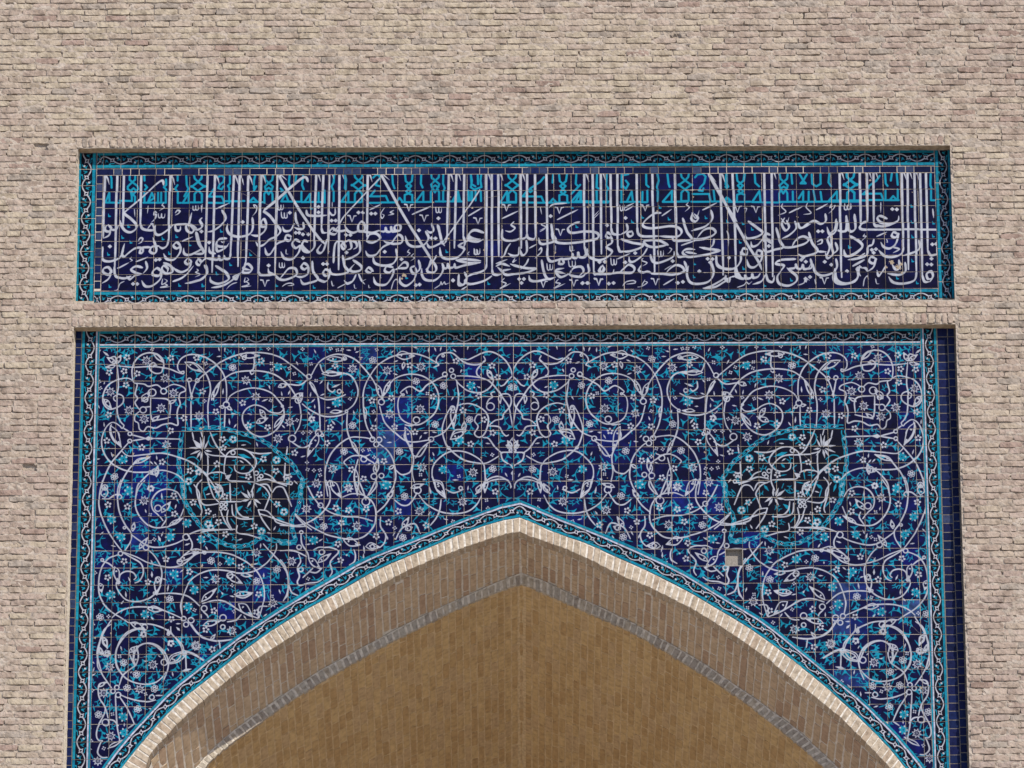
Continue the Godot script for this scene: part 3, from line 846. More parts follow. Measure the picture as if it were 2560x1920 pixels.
	ink(3.9, 0.3, [990, 336, 983, 344, 991, 350, 980, 359])
	ink(3.9, 0.3, [977, 323, 972, 331, 979, 335, 970, 344])
	ink(8.5, 0.52, [1040, 354, 1034, 374, 1024, 385])
	ink(8.5, 0.52, [1056, 342, 1044, 361, 1029, 385, 1035, 394, 1050, 392, 1054, 378, 1041, 354])
	ink(8.5, 0.52, [1072, 367, 1075, 382, 1066, 405, 1047, 419, 1024, 417, 1014, 402, 1013, 381])
	ink(8.5, 0.52, [1073, 380, 1085, 381, 1088, 368, 1092, 380, 1105, 378, 1108, 368, 1111, 380, 1137, 373, 1184, 363])
	ink(8.5, 0.52, [1114, 358, 1137, 354, 1184, 359])
	ink(8.5, 0.52, [1113, 357, 1147, 365, 1182, 365])
	ink(8.5, 0.52, [871, 389, 859, 378, 851, 388, 862, 394, 871, 387])
	ink(8.5, 0.52, [814, 356, 837, 374, 834, 387, 814, 391, 805, 384, 818, 367])
	ink(8.5, 0.52, [783, 343, 789, 374, 800, 391, 775, 399, 750, 397, 746, 380])
	ink(3.9, 0.3, [768, 441, 792, 428, 814, 418, 819, 404])
	ink(8.5, 0.52, [821, 401, 811, 421, 796, 428, 787, 418])
	ink(6.2, 0.4, [829, 399, 837, 418, 847, 429])
	ink(3.9, 0.3, [840, 419, 850, 414])
	ink(3.9, 0.3, [752, 426, 753, 435, 758, 434])
	ink(3.9, 0.3, [816, 431, 818, 442, 823, 442])
	ink(3.9, 0.3, [858, 432, 859, 440, 863, 439])
	ink(3.9, 0.3, [924, 446, 931, 422, 940, 415, 943, 426])
	ink(3.9, 0.3, [1050, 443, 1066, 432, 1069, 423, 1072, 431, 1079, 423, 1082, 430, 1093, 426])
	diamond(1103, 419, 6.0)
	diamond(996, 434, 6.0)
	diamond(1007, 432, 6.0)
	ink(3.9, 0.3, [893, 400, 892, 411, 896, 410])
	ink(3.9, 0.3, [1168, 323, 1169, 338, 1176, 338, 1176, 327, 1177, 338, 1182, 336])
	ink(3.9, 0.3, [1152, 331, 1147, 337, 1152, 341])
	ink(8.5, 0.52, [1137, 395, 1144, 412, 1137, 429, 1121, 433, 1117, 416])
	upright(7.2, 1202, 84, 1201, 373, 1)
	ink(8.5, 0.52, [1201, 368, 1197, 385, 1178, 395, 1161, 399, 1142, 409])
	upright(7.2, 1218, 83, 1217, 396, 0)
	ink(8.5, 0.52, [1217, 385, 1220, 399, 1232, 403, 1245, 400])
	upright(7.2, 1237, 84, 1237, 345, 1)
	upright(7.2, 1302, 86, 1302, 321, 1)
	upright(7.2, 1321, 88, 1319, 280, 0)
	ink(8.5, 0.52, [1319, 277, 1314, 290, 1290, 296])
	ink(8.5, 0.52, [1320, 277, 1322, 290, 1339, 294, 1346, 280])
	upright(7.2, 1344, 88, 1344, 284, 0)
	upright(7.2, 1377, 88, 1380, 338, 0)
	ink(8.5, 0.52, [1380, 318, 1379, 345, 1387, 362, 1408, 356])
	upright(7.2, 1488, 87, 1487, 318, 1)
	ink(8.5, 0.52, [1487, 315, 1491, 339, 1479, 350])
	upright(7.2, 1512, 82, 1514, 400, 0)
	upright(7.2, 1536, 82, 1536, 339, 1)
	ink(8.5, 0.52, [1193, 273, 1168, 266, 1151, 276, 1148, 293, 1174, 300, 1193, 293])
	ink(8.5, 0.52, [1248, 263, 1248, 290, 1264, 298, 1291, 295, 1304, 283])
	ink(6.2, 0.4, [1282, 239, 1274, 249, 1285, 259, 1272, 270, 1257, 267])
	ink(8.5, 0.52, [1391, 246, 1395, 277, 1404, 297, 1376, 308, 1359, 307, 1354, 290])
	diamond(1389, 222, 6.0)
	ink(8.5, 0.52, [1473, 240, 1456, 246, 1440, 260, 1450, 274, 1488, 270, 1521, 274, 1529, 284, 1517, 295, 1447, 306, 1402, 301, 1391, 267])
	ink(5.8, 0.3, [1149, 221, 1189, 196])
	ink(5.8, 0.3, [1247, 229, 1294, 206])
	ink(3.9, 0.3, [1359, 194, 1363, 216])
	ink(5.8, 0.3, [1385, 195, 1398, 185, 1437, 182])
	ink(5.8, 0.3, [1409, 233, 1469, 202])
	ink(3.9, 0.3, [1515, 223, 1530, 206])
	ink(3.9, 0.3, [1515, 230, 1531, 213])
	vee(1177, 235)
	vee(1260, 194)
	vee(1415, 202)
	vee(1418, 270)
	ink(3.9, 0.3, [1374, 243, 1362, 249, 1375, 257, 1358, 267])
	ink(3.9, 0.3, [1358, 271, 1375, 261])
	ink(3.9, 0.3, [1166, 321, 1167, 338, 1174, 338, 1174, 324, 1175, 338, 1182, 336, 1183, 321])
	ink(8.5, 0.52, [1317, 297, 1318, 331, 1305, 343, 1297, 321])
	ink(8.5, 0.52, [1297, 318, 1294, 341, 1278, 345, 1264, 337])
	ink(8.5, 0.52, [1271, 307, 1261, 321, 1252, 344, 1242, 350])
	ink(5.8, 0.3, [1326, 321, 1349, 308])
	ink(6.2, 0.4, [1354, 328, 1361, 321, 1361, 334, 1342, 352])
	ink(3.9, 0.3, [1402, 314, 1402, 332])
	ink(3.9, 0.3, [1444, 314, 1445, 329, 1452, 329, 1452, 315, 1453, 329, 1459, 327])
	ink(8.5, 0.52, [1496, 324, 1491, 348, 1473, 349, 1469, 336, 1466, 351, 1455, 351, 1452, 339, 1448, 352, 1432, 355, 1416, 356])
	ink(8.5, 0.52, [1416, 355, 1413, 369, 1426, 369, 1422, 355, 1406, 359, 1390, 362, 1381, 351])
	ink(8.5, 0.52, [1497, 372, 1500, 393, 1487, 403])
	ink(8.5, 0.52, [1490, 401, 1478, 410, 1452, 407, 1438, 400])
	ink(8.5, 0.52, [1442, 403, 1455, 383, 1477, 379, 1484, 393, 1471, 408])
	ink(8.5, 0.52, [1438, 402, 1416, 410, 1403, 390, 1427, 383])
	ink(8.5, 0.52, [1403, 393, 1430, 399])
	ink(8.5, 0.52, [1362, 358, 1368, 393, 1381, 416, 1403, 410])
	ink(8.5, 0.52, [1380, 416, 1349, 423, 1329, 420, 1325, 405])
	ink(3.9, 0.3, [1377, 368, 1379, 387, 1385, 387, 1386, 372, 1387, 387, 1393, 385, 1394, 371])
	ink(3.9, 0.3, [1440, 358, 1443, 377, 1450, 377, 1451, 363, 1452, 377, 1460, 375, 1460, 359])
	ink(8.5, 0.52, [1323, 354, 1316, 369, 1300, 386])
	ink(8.5, 0.52, [1346, 383, 1316, 382, 1284, 374, 1271, 369])
	ink(8.5, 0.52, [1346, 384, 1316, 396, 1284, 400, 1258, 403, 1245, 390, 1233, 379])
	ink(8.5, 0.52, [1229, 376, 1245, 368, 1269, 376])
	ink(8.5, 0.52, [1245, 390, 1272, 385])
	ink(5.8, 0.3, [1229, 368, 1262, 355])
	ink(6.2, 0.4, [1284, 353, 1279, 363, 1289, 357])
	diamond(1296, 416, 6.0)
	diamond(1310, 416, 6.0)
	diamond(1303, 428, 6.0)
	ink(8.5, 0.52, [1216, 406, 1197, 419, 1168, 428, 1149, 429, 1138, 419, 1151, 404])
	ink(8.5, 0.52, [1120, 401, 1120, 425, 1132, 432, 1142, 415])
	ink(5.8, 0.3, [1125, 449, 1148, 434])
	diamond(1531, 363, 6.0)
	diamond(1546, 363, 6.0)
	ink(8.5, 0.52, [1536, 376, 1529, 390, 1538, 396, 1542, 380])
	ink(8.5, 0.52, [1513, 399, 1543, 403])
	ink(3.9, 0.3, [1253, 413, 1245, 423, 1258, 430, 1241, 444, 1271, 429])
	ink(3.9, 0.3, [1411, 416, 1403, 427, 1416, 430, 1399, 444, 1430, 430])
	vee(1367, 430)
	vee(1456, 427)
	vee(1527, 422)
	diamond(1482, 429, 6.0)
	diamond(1495, 429, 6.0)
	diamond(1103, 418, 6.0)
	upright(7.2, 1565, 84, 1566, 264, 0)
	ink(8.5, 0.52, [1566, 259, 1571, 278, 1593, 281])
	upright(7.2, 1585, 84, 1584, 319, 0)
	ink(8.5, 0.52, [1585, 315, 1590, 332, 1606, 332])
	upright(7.2, 1642, 84, 1642, 261, 0)
	ink(8.5, 0.52, [1642, 257, 1645, 278, 1661, 286, 1706, 285])
	upright(7.2, 1687, 83, 1691, 397, 0)
	ink(8.5, 0.52, [1691, 395, 1682, 401])
	upright(7.2, 1753, 90, 1756, 340, 0)
	ink(8.5, 0.52, [1756, 335, 1761, 348, 1781, 347])
	ink(8.0, 0.05, [1851, 92, 1886, 162, 1908, 200, 1933, 241])
	ink(3.9, 0.3, [1854, 92, 1873, 118])
	upright(7.2, 1886, 90, 1890, 398, 1)
	upright(7.2, 1923, 90, 1928, 354, 0)
	ink(3.9, 0.3, [1903, 270, 1907, 286, 1906, 320])
	ink(8.5, 0.52, [1564, 281, 1555, 274, 1551, 286, 1560, 291, 1567, 281])
	ink(8.5, 0.52, [1566, 287, 1567, 305, 1551, 318, 1567, 332, 1554, 349, 1528, 358, 1502, 349, 1498, 338])
	diamond(1554, 252, 6.0)
	ink(8.5, 0.52, [1711, 213, 1691, 216, 1665, 237, 1659, 254, 1684, 261, 1739, 254, 1765, 261, 1771, 275, 1755, 287, 1706, 285])
	ink(8.5, 0.52, [1611, 247, 1613, 267, 1593, 281])
	ink(8.5, 0.52, [1626, 271, 1613, 274, 1618, 286, 1629, 281, 1626, 268])
	diamond(1608, 228, 6.0)
	ink(3.9, 0.3, [1592, 189, 1593, 205, 1598, 205, 1600, 193, 1601, 205, 1605, 202, 1605, 189])
	ink(5.8, 0.3, [1608, 196, 1633, 184])
	ink(5.8, 0.3, [1608, 205, 1631, 192])
	vee(1665, 196)
	ink(5.8, 0.3, [1715, 222, 1743, 202])
	ink(3.9, 0.3, [1792, 183, 1786, 190, 1794, 196, 1781, 209])
	ink(8.5, 0.52, [1857, 206, 1861, 231, 1843, 255, 1813, 266, 1800, 269])
	ink(5.8, 0.3, [1833, 205, 1875, 184])
	ink(8.5, 0.52, [1804, 213, 1799, 231, 1810, 241, 1819, 231, 1808, 217])
	ink(3.9, 0.3, [1801, 213, 1813, 231, 1823, 206])
	ink(8.5, 0.52, [1774, 230, 1787, 271, 1800, 294, 1771, 300, 1748, 299, 1742, 284])
	ink(8.5, 0.52, [1800, 294, 1820, 296, 1852, 289, 1870, 275, 1859, 262, 1836, 268, 1816, 293])
	ink(8.5, 0.52, [1596, 295, 1625, 305, 1658, 312, 1645, 323, 1615, 332, 1595, 331])
	diamond(1634, 337, 6.0)
	ink(8.5, 0.52, [1670, 322, 1657, 343, 1631, 363, 1618, 363, 1616, 349])
	ink(8.5, 0.52, [1730, 313, 1703, 299, 1671, 298, 1660, 302, 1671, 315, 1696, 319, 1730, 313])
	ink(8.5, 0.52, [1865, 295, 1861, 313, 1848, 326])
	ink(8.5, 0.52, [1882, 330, 1855, 326, 1822, 319])
	ink(8.5, 0.52, [1882, 331, 1851, 340, 1812, 347, 1786, 348, 1773, 336, 1784, 326, 1809, 326])
	ink(8.5, 0.52, [1783, 335, 1813, 339])
	ink(8.5, 0.52, [1780, 348, 1760, 348])
	ink(5.8, 0.3, [1770, 314, 1813, 298])
	diamond(1846, 355, 6.0)
	diamond(1859, 357, 6.0)
	diamond(1853, 366, 6.0)
	ink(8.5, 0.52, [1653, 373, 1644, 390, 1657, 397, 1670, 394, 1685, 401])
	ink(3.9, 0.3, [1658, 353, 1653, 360, 1669, 367, 1656, 377])
	ink(8.5, 0.52, [1682, 401, 1695, 401, 1715, 401, 1744, 404, 1773, 394, 1772, 381, 1754, 374, 1734, 387, 1724, 401])
	ink(8.5, 0.52, [1777, 363, 1783, 384, 1773, 398])
	diamond(1744, 362, 6.0)
	ink(3.9, 0.3, [1700, 329, 1702, 347, 1708, 347, 1709, 333, 1710, 347, 1716, 345, 1717, 330])
	ink(3.9, 0.3, [1734, 322, 1741, 326, 1735, 336, 1729, 340])
	ink(3.9, 0.3, [1721, 388, 1741, 375])
	ink(8.5, 0.52, [1679, 343, 1686, 363, 1705, 367, 1744, 350, 1748, 333])
	ink(8.5, 0.52, [1516, 393, 1517, 402, 1529, 400])
	ink(8.5, 0.52, [1541, 373, 1532, 386, 1537, 397, 1545, 387, 1539, 373])
	diamond(1531, 364, 6.0)
	diamond(1547, 363, 6.0)
	ink(8.5, 0.52, [1529, 400, 1566, 400, 1573, 387])
	ink(8.5, 0.52, [1566, 400, 1586, 397, 1624, 397, 1631, 383, 1615, 373, 1599, 387, 1586, 400])
	diamond(1605, 366, 6.0)
	ink(3.9, 0.3, [1564, 352, 1566, 372, 1572, 372, 1573, 357, 1575, 372, 1580, 370, 1581, 353])
	ink(5.8, 0.3, [1584, 355, 1619, 338])
	ink(8.5, 0.52, [1855, 367, 1862, 401, 1847, 425, 1814, 432, 1792, 425, 1784, 401, 1789, 376])
	diamond(1821, 393, 6.0)
	vee(1528, 424)
	diamond(1557, 431, 6.0)
	diamond(1571, 429, 6.0)
	ink(3.9, 0.3, [1598, 438, 1607, 425, 1629, 421, 1634, 428, 1608, 432])
	ink(3.9, 0.3, [1662, 420, 1652, 439, 1669, 428, 1659, 424])
	ink(3.9, 0.3, [1641, 441, 1656, 439])
	vee(1693, 424)
	ink(5.8, 0.3, [1717, 435, 1748, 416])
	diamond(1757, 428, 6.0)
	diamond(1772, 425, 6.0)
	diamond(1481, 430, 6.0)
	diamond(1497, 429, 6.0)
	ink(8.5, 0.52, [1911, 418, 1895, 425, 1866, 442, 1831, 445])
	ink(8.5, 0.52, [1895, 418, 1907, 426, 1911, 411])
	ink(8.5, 0.52, [1928, 408, 1911, 412])
	ink(8.5, 0.52, [1870, 346, 1873, 377, 1896, 387, 1929, 386])
	diamond(1908, 352, 6.0)
	ink(8.0, 0.05, [1852, 92, 1887, 159, 1922, 234, 1959, 306, 1991, 361, 2002, 390])
	upright(7.2, 1886, 88, 1890, 405, 1)
	upright(7.2, 1923, 89, 1928, 381, 0)
	ink(8.5, 0.52, [1928, 378, 1932, 398, 1945, 415])
	upright(7.2, 2015, 82, 2016, 405, 0)
	ink(8.5, 0.52, [2016, 402, 2021, 422, 2035, 426, 2040, 407])
	upright(7.2, 2037, 82, 2035, 410, 1)
	upright(7.2, 2236, 84, 2234, 414, 1)
	upright(7.2, 2296, 85, 2294, 249, 0)
	ink(8.5, 0.52, [1967, 241, 1993, 262, 2007, 276, 1989, 289, 1960, 293, 1956, 276])
	ink(8.5, 0.52, [2031, 307, 2012, 293, 1992, 313, 1976, 318, 1973, 303])
	ink(8.5, 0.52, [2028, 283, 2015, 279, 2009, 296, 2018, 306])
	diamond(2026, 300, 6.0)
	diamond(2025, 316, 6.0)
	ink(8.5, 0.52, [2073, 231, 2064, 249, 2074, 269, 2085, 259, 2078, 238])
	ink(3.9, 0.3, [2063, 232, 2077, 249, 2086, 229])
	ink(8.5, 0.52, [2103, 242, 2106, 262, 2086, 283, 2064, 294])
	ink(8.5, 0.52, [2112, 245, 2119, 262, 2149, 249])
	ink(8.5, 0.52, [2191, 218, 2192, 239, 2178, 249, 2158, 239, 2139, 249, 2122, 262])
	ink(5.8, 0.3, [2087, 215, 2125, 195])
	ink(5.8, 0.3, [2165, 205, 2199, 187])
	ink(3.9, 0.3, [2068, 186, 2065, 197, 2077, 212, 2054, 222])
	ink(3.9, 0.3, [2140, 184, 2136, 197, 2150, 215, 2128, 219])
	ink(3.9, 0.3, [2211, 187, 2205, 198, 2220, 192, 2217, 202, 2201, 216])
	vee(1935, 200)
	vee(1989, 202)
	ink(3.9, 0.3, [1955, 200, 1962, 201, 1958, 215])
	diamond(2170, 272, 6.0)
	diamond(2182, 272, 6.0)
	ink(8.5, 0.52, [2275, 225, 2278, 263, 2261, 270, 2256, 232])
	ink(8.5, 0.52, [2253, 225, 2255, 266, 2239, 273, 2225, 270])
	ink(8.5, 0.52, [2226, 242, 2219, 273, 2203, 281, 2196, 259])
	ink(3.9, 0.3, [2248, 187, 2249, 205, 2256, 205, 2257, 192, 2258, 205, 2266, 203, 2267, 185])
	ink(8.5, 0.52, [2047, 262, 2057, 300, 2066, 320, 2043, 327, 2018, 334, 2007, 323])
	ink(8.5, 0.52, [2066, 320, 2092, 320, 2128, 310, 2141, 297, 2125, 288, 2102, 300, 2091, 321])
	ink(8.5, 0.52, [2143, 276, 2151, 307, 2166, 334, 2127, 348, 2110, 341])
	ink(8.5, 0.52, [2166, 334, 2192, 335])
	ink(8.5, 0.52, [2192, 348, 2202, 321, 2196, 297, 2206, 287, 2208, 321, 2211, 341, 2195, 355, 2189, 338])
	ink(8.5, 0.52, [2219, 307, 2224, 328, 2211, 341])
	ink(5.8, 0.3, [2166, 304, 2179, 297, 2179, 308, 2166, 313])
	diamond(2205, 375, 6.0)
	diamond(2186, 366, 6.0)
	ink(8.5, 0.52, [1870, 347, 1873, 374, 1897, 388, 1926, 384, 1943, 361, 1941, 333])
	ink(8.5, 0.52, [1961, 327, 1950, 323, 1946, 337, 1959, 344, 1963, 329])
	ink(8.5, 0.52, [2005, 334, 1992, 330, 1988, 344, 2000, 347, 2005, 334, 2000, 361, 1981, 381, 1965, 378, 1959, 357])
	diamond(1908, 353, 6.0)
	ink(8.5, 0.52, [2102, 358, 2056, 361, 2045, 371, 2068, 378, 2058, 395, 2048, 412, 2054, 432, 2080, 439, 2103, 426, 2104, 409, 2084, 392, 2077, 385])
	ink(8.5, 0.52, [2080, 388, 2100, 385, 2103, 375, 2106, 385, 2117, 387, 2123, 375, 2126, 387, 2139, 385, 2146, 372])
	ink(8.5, 0.52, [2146, 357, 2149, 382, 2132, 389])
	diamond(2119, 359, 6.0)
	diamond(2132, 365, 6.0)
	diamond(2125, 352, 6.0)
	ink(8.5, 0.52, [2220, 358, 2222, 382, 2207, 402, 2177, 409, 2158, 396, 2154, 372])
	ink(8.5, 0.52, [1927, 381, 1929, 408, 1957, 418])
	ink(8.5, 0.52, [1997, 402, 1990, 412, 1977, 415, 1974, 405, 1970, 415, 1957, 417, 1954, 407, 1951, 417, 1925, 412])
	ink(8.5, 0.52, [1913, 412, 1900, 418, 1896, 405])
	ink(8.5, 0.52, [1900, 408, 1884, 422, 1854, 439, 1833, 445])
	ink(3.9, 0.3, [1931, 443, 1950, 436, 1957, 428, 1963, 434, 1973, 426])
	ink(8.5, 0.52, [2013, 405, 2000, 426, 1975, 435])
	ink(3.9, 0.3, [2108, 437, 2125, 430, 2128, 419, 2131, 427, 2136, 418, 2141, 423])
	diamond(2130, 417, 6.0)
	diamond(2143, 412, 6.0)
	ink(3.9, 0.3, [2157, 419, 2159, 434, 2162, 430])
	vee(2185, 423)
	ink(8.5, 0.52, [2288, 378, 2284, 399, 2290, 410])
	ink(8.5, 0.52, [2216, 388, 2219, 420, 2241, 433, 2274, 426, 2284, 403])
	diamond(2251, 395, 6.0)
	ink(5.8, 0.3, [2268, 380, 2303, 361])
	ink(8.5, 0.52, [2303, 341, 2282, 355, 2259, 359])
	ink(8.5, 0.52, [2261, 286, 2290, 307, 2296, 321, 2273, 341, 2250, 348, 2243, 328])
	upright(7.2, 2317, 83, 2315, 241, 1)
	upright(7.2, 2336, 83, 2333, 248, 1)
	ink(8.5, 0.52, [2333, 244, 2338, 256, 2354, 257])
	upright(7.2, 2296, 85, 2293, 246, 0)
	ink(8.5, 0.52, [2315, 242, 2299, 247, 2291, 260, 2298, 266, 2322, 267])
	bar(6.4, [2317, 267, 2513, 268])
	upright(7.2, 2418, 85, 2416, 322, 1)
	upright(7.2, 2435, 83, 2430, 390, 1)
	upright(7.2, 2455, 85, 2453, 402, 1)
	ink(8.5, 0.52, [2453, 397, 2446, 424, 2414, 434, 2385, 430, 2372, 413])
	upright(7.2, 2472, 85, 2469, 411, 0)
	ink(8.5, 0.52, [2469, 407, 2475, 427, 2491, 427])
	upright(7.2, 2489, 85, 2487, 335, 0)
	ink(8.5, 0.52, [2487, 332, 2494, 347, 2507, 346, 2515, 342, 2513, 321])
	ink(8.5, 0.52, [2371, 233, 2351, 226, 2344, 234, 2354, 246, 2380, 250, 2403, 240, 2406, 225])
	ink(8.5, 0.52, [2337, 253, 2360, 257, 2390, 250])
	diamond(2388, 204, 6.0)
	diamond(2401, 205, 6.0)
	ink(3.9, 0.3, [2355, 184, 2354, 216])
	ink(8.5, 0.52, [2276, 221, 2278, 263, 2260, 270, 2254, 226])
	ink(8.5, 0.52, [2254, 225, 2250, 266, 2237, 273, 2227, 267])
	ink(8.5, 0.52, [2224, 235, 2217, 266, 2201, 280])
	ink(3.9, 0.3, [2248, 185, 2249, 204, 2256, 204, 2257, 190, 2257, 204, 2264, 201, 2265, 184])
	ink(8.5, 0.52, [2400, 281, 2389, 275, 2383, 287, 2394, 292, 2402, 281, 2396, 308, 2378, 325, 2359, 321, 2351, 307])
	ink(5.8, 0.3, [2341, 288, 2369, 275])
	ink(3.9, 0.3, [2368, 297, 2371, 307, 2366, 305])
	ink(8.5, 0.52, [2331, 297, 2326, 314, 2313, 321, 2309, 345, 2287, 355, 2255, 360])
	diamond(2324, 330, 6.0)
	diamond(2336, 328, 6.0)
	diamond(2329, 339, 6.0)
	ink(8.5, 0.52, [2262, 286, 2291, 307, 2295, 325, 2271, 345, 2248, 348, 2242, 331])
	ink(3.9, 0.3, [2305, 280, 2301, 287, 2309, 287, 2293, 305])
	ink(8.5, 0.52, [2417, 322, 2410, 342, 2387, 352, 2361, 349, 2344, 331])
	ink(6.2, 0.4, [2394, 315, 2387, 321, 2404, 328, 2386, 339])
	ink(8.5, 0.52, [2462, 301, 2464, 322, 2452, 335, 2415, 348])
	diamond(2501, 314, 6.0)
	diamond(2512, 313, 6.0)
	diamond(2497, 358, 6.0)
	ink(8.5, 0.52, [2491, 427, 2500, 410, 2495, 397, 2482, 403, 2485, 419, 2497, 417])
	diamond(2484, 375, 6.0)
	diamond(2496, 376, 6.0)
	ink(6.2, 0.4, [2505, 205, 2507, 232])
	ink(8.5, 0.52, [2403, 362, 2404, 386, 2392, 390, 2382, 373])
	ink(8.5, 0.52, [2421, 369, 2421, 396, 2402, 407, 2369, 403])
	ink(8.5, 0.52, [2364, 379, 2350, 403, 2343, 410, 2338, 393])
	ink(8.5, 0.52, [2332, 355, 2321, 352, 2316, 365, 2328, 372, 2335, 359, 2328, 383, 2311, 396])
	ink(8.5, 0.52, [2311, 396, 2305, 386, 2292, 385])
	ink(8.5, 0.52, [2292, 382, 2279, 386, 2285, 403])
	ink(8.5, 0.52, [2280, 386, 2282, 413, 2262, 430, 2233, 435, 2214, 426, 2210, 399])
	diamond(2251, 395, 6.0)
	ink(5.8, 0.3, [2268, 378, 2303, 358])
	ink(3.9, 0.3, [2334, 419, 2337, 434, 2344, 434])
	ink(3.9, 0.3, [2297, 441, 2301, 420, 2310, 410, 2314, 421])

func vine_turquoise() -> void:
	wavy_band([307, 305, 317, 305, 367, 303, 407, 301, 441, 307, 481, 320, 514, 329, 555, 351, 588, 379, 622, 407, 642, 435, 656, 462, 649, 487, 643, 507])
	wavy_band([306, 316, 303, 361, 299, 409, 305, 444, 310, 472, 314, 506])
	ring(454, 335, 8.5, 8.0)
	ring(328, 461, 8.5, 8.0)
	ring(580, 398, 8.5, 8.0)
	blade(249, 139, 250, 116, 5.0)
	blade(268, 154, 282, 170, 5.0)
	blade(477, 164, 454, 164, 5.0)
	blade(499, 165, 505, 182, 5.0)
	blade(521, 220, 516, 242, 5.0)
	blade(505, 202, 493, 184, 5.0)
	blade(259, 247, 271, 264, 5.0)
	blade(236, 251, 218, 254, 5.0)
	blade(287, 207, 288, 230, 5.0)
	blade(266, 195, 249, 181, 5.0)
	blade(286, 185, 303, 178, 5.0)
	blade(183, 271, 168, 256, 5.0)
	blade(204, 264, 222, 258, 5.0)
	blade(141, 238, 134, 218, 5.0)
	blade(164, 240, 182, 243, 5.0)
	blade(367, 270, 379, 288, 5.0)
	blade(345, 273, 327, 276, 5.0)
	blade(250, 351, 231, 337, 5.0)
	blade(267, 364, 262, 381, 5.0)
	blade(625, 294, 631, 316, 5.0)
	blade(602, 286, 583, 275, 5.0)
	blade(620, 272, 635, 262, 5.0)
	blade(438, 124, 415, 121, 5.0)
	blade(454, 105, 471, 92, 5.0)
	blade(459, 127, 463, 145, 5.0)
	blade(117, 434, 132, 416, 5.0)
	blade(123, 457, 125, 479, 5.0)
	blade(96, 141, 93, 163, 5.0)
	blade(83, 129, 70, 113, 5.0)
	blade(136, 138, 128, 160, 5.0)
	blade(127, 124, 119, 105, 5.0)
	blade(171, 145, 155, 161, 5.0)
	blade(182, 135, 199, 143, 5.0)
	blade(354, 190, 338, 176, 5.0)
	blade(369, 184, 385, 177, 5.0)
	blade(410, 259, 418, 278, 5.0)
	blade(394, 257, 377, 255, 5.0)
	blade(318, 279, 323, 299, 5.0)
	blade(303, 274, 286, 271, 5.0)
	blade(484, 219, 504, 207, 5.0)
	blade(471, 225, 457, 214, 5.0)
	blade(526, 108, 508, 119, 5.0)
	blade(526, 92, 525, 74, 5.0)
	blade(353, 83, 373, 78, 5.0)
	blade(348, 98, 345, 115, 5.0)
	blade(271, 319, 258, 335, 5.0)
	blade(266, 304, 259, 288, 5.0)
	blade(246, 411, 228, 424, 5.0)
	blade(259, 404, 274, 414, 5.0)
	blade(183, 354, 173, 336, 5.0)
	blade(199, 355, 217, 353, 5.0)
	blade(86, 331, 85, 308, 5.0)
	blade(100, 341, 116, 355, 5.0)
	blade(545, 301, 524, 291, 5.0)
	blade(557, 309, 556, 326, 5.0)
	blade(672, 279, 651, 278, 5.0)
	blade(680, 266, 689, 250, 5.0)
	blade(504, 288, 524, 284, 5.0)
	blade(499, 303, 495, 320, 5.0)
	blade(91, 252, 96, 230, 5.0)
	blade(87, 266, 69, 269, 5.0)
	blade(224, 474, 245, 465, 5.0)
	blade(220, 491, 213, 511, 5.0)
	blade(210, 479, 197, 466, 5.0)
	blade(187, 97, 166, 85, 5.0)
	blade(209, 86, 229, 80, 5.0)
	blade(205, 108, 202, 126, 5.0)
	blade(110, 191, 130, 204, 5.0)
	blade(88, 200, 67, 205, 5.0)
	blade(93, 178, 97, 161, 5.0)
	star(139, 395)
	petals(139, 395, 5, 6.0, 4.0)
	star(157, 488)
	petals(157, 488, 5, 6.0, 4.0)
	blade(592, 324, 615, 318, 5.0)
	blade(585, 347, 575, 366, 5.0)
	blade(339, 428, 361, 436, 5.0)
	blade(325, 438, 306, 447, 5.0)
	blade(326, 422, 325, 404, 5.0)
	blade(352, 442, 333, 455, 5.0)
	blade(352, 424, 354, 404, 5.0)
	blade(432, 334, 453, 345, 5.0)
	blade(420, 326, 422, 309, 5.0)
	blade(428, 352, 445, 336, 5.0)
	blade(417, 361, 400, 354, 5.0)
	blade(406, 418, 391, 435, 5.0)
	blade(417, 408, 434, 414, 5.0)
	blade(533, 397, 511, 390, 5.0)
	blade(547, 387, 565, 377, 5.0)
	blade(499, 439, 511, 419, 5.0)
	blade(490, 451, 473, 448, 5.0)
	blade(624, 442, 644, 439, 5.0)
	blade(617, 456, 611, 473, 5.0)
	blade(579, 439, 568, 460, 5.0)
	blade(571, 424, 564, 404, 5.0)
	blade(404, 483, 387, 468, 5.0)
	blade(414, 494, 407, 511, 5.0)
	blade(276, 97, 281, 117, 5.0)
	blade(261, 92, 244, 89, 5.0)
	blade(150, 80, 169, 72, 5.0)
	blade(148, 96, 147, 113, 5.0)
	blade(141, 163, 146, 141, 5.0)
	blade(135, 177, 118, 179, 5.0)
	star(582, 118)
	petals(582, 118, 5, 6.0, 4.0)
	sprig(106, 74, 129, 74)
	sprig(136, 102, 159, 74)
	sprig(104, 137, 76, 98)
	sprig(150, 123, 136, 88)
	sprig(297, 85, 264, 92)
	sprig(391, 78, 361, 89)
	sprig(421, 89, 448, 82)
	sprig(481, 103, 438, 110)
	sprig(512, 103, 532, 103)
	sprig(328, 124, 345, 138)
	sprig(398, 145, 395, 124)
	sprig(360, 236, 356, 204)
	sprig(319, 215, 346, 218)
	sprig(452, 187, 452, 156)
	sprig(473, 257, 457, 260)
	sprig(515, 145, 529, 173)
	sprig(197, 144, 218, 151)
	sprig(275, 148, 301, 152)
	sprig(286, 232, 309, 229)
	sprig(141, 169, 152, 193)
	sprig(153, 263, 130, 273)
	sprig(113, 259, 83, 249)
	sprig(96, 277, 83, 266)
	sprig(88, 350, 96, 395)
	sprig(228, 347, 225, 371)
	sprig(268, 340, 262, 371)
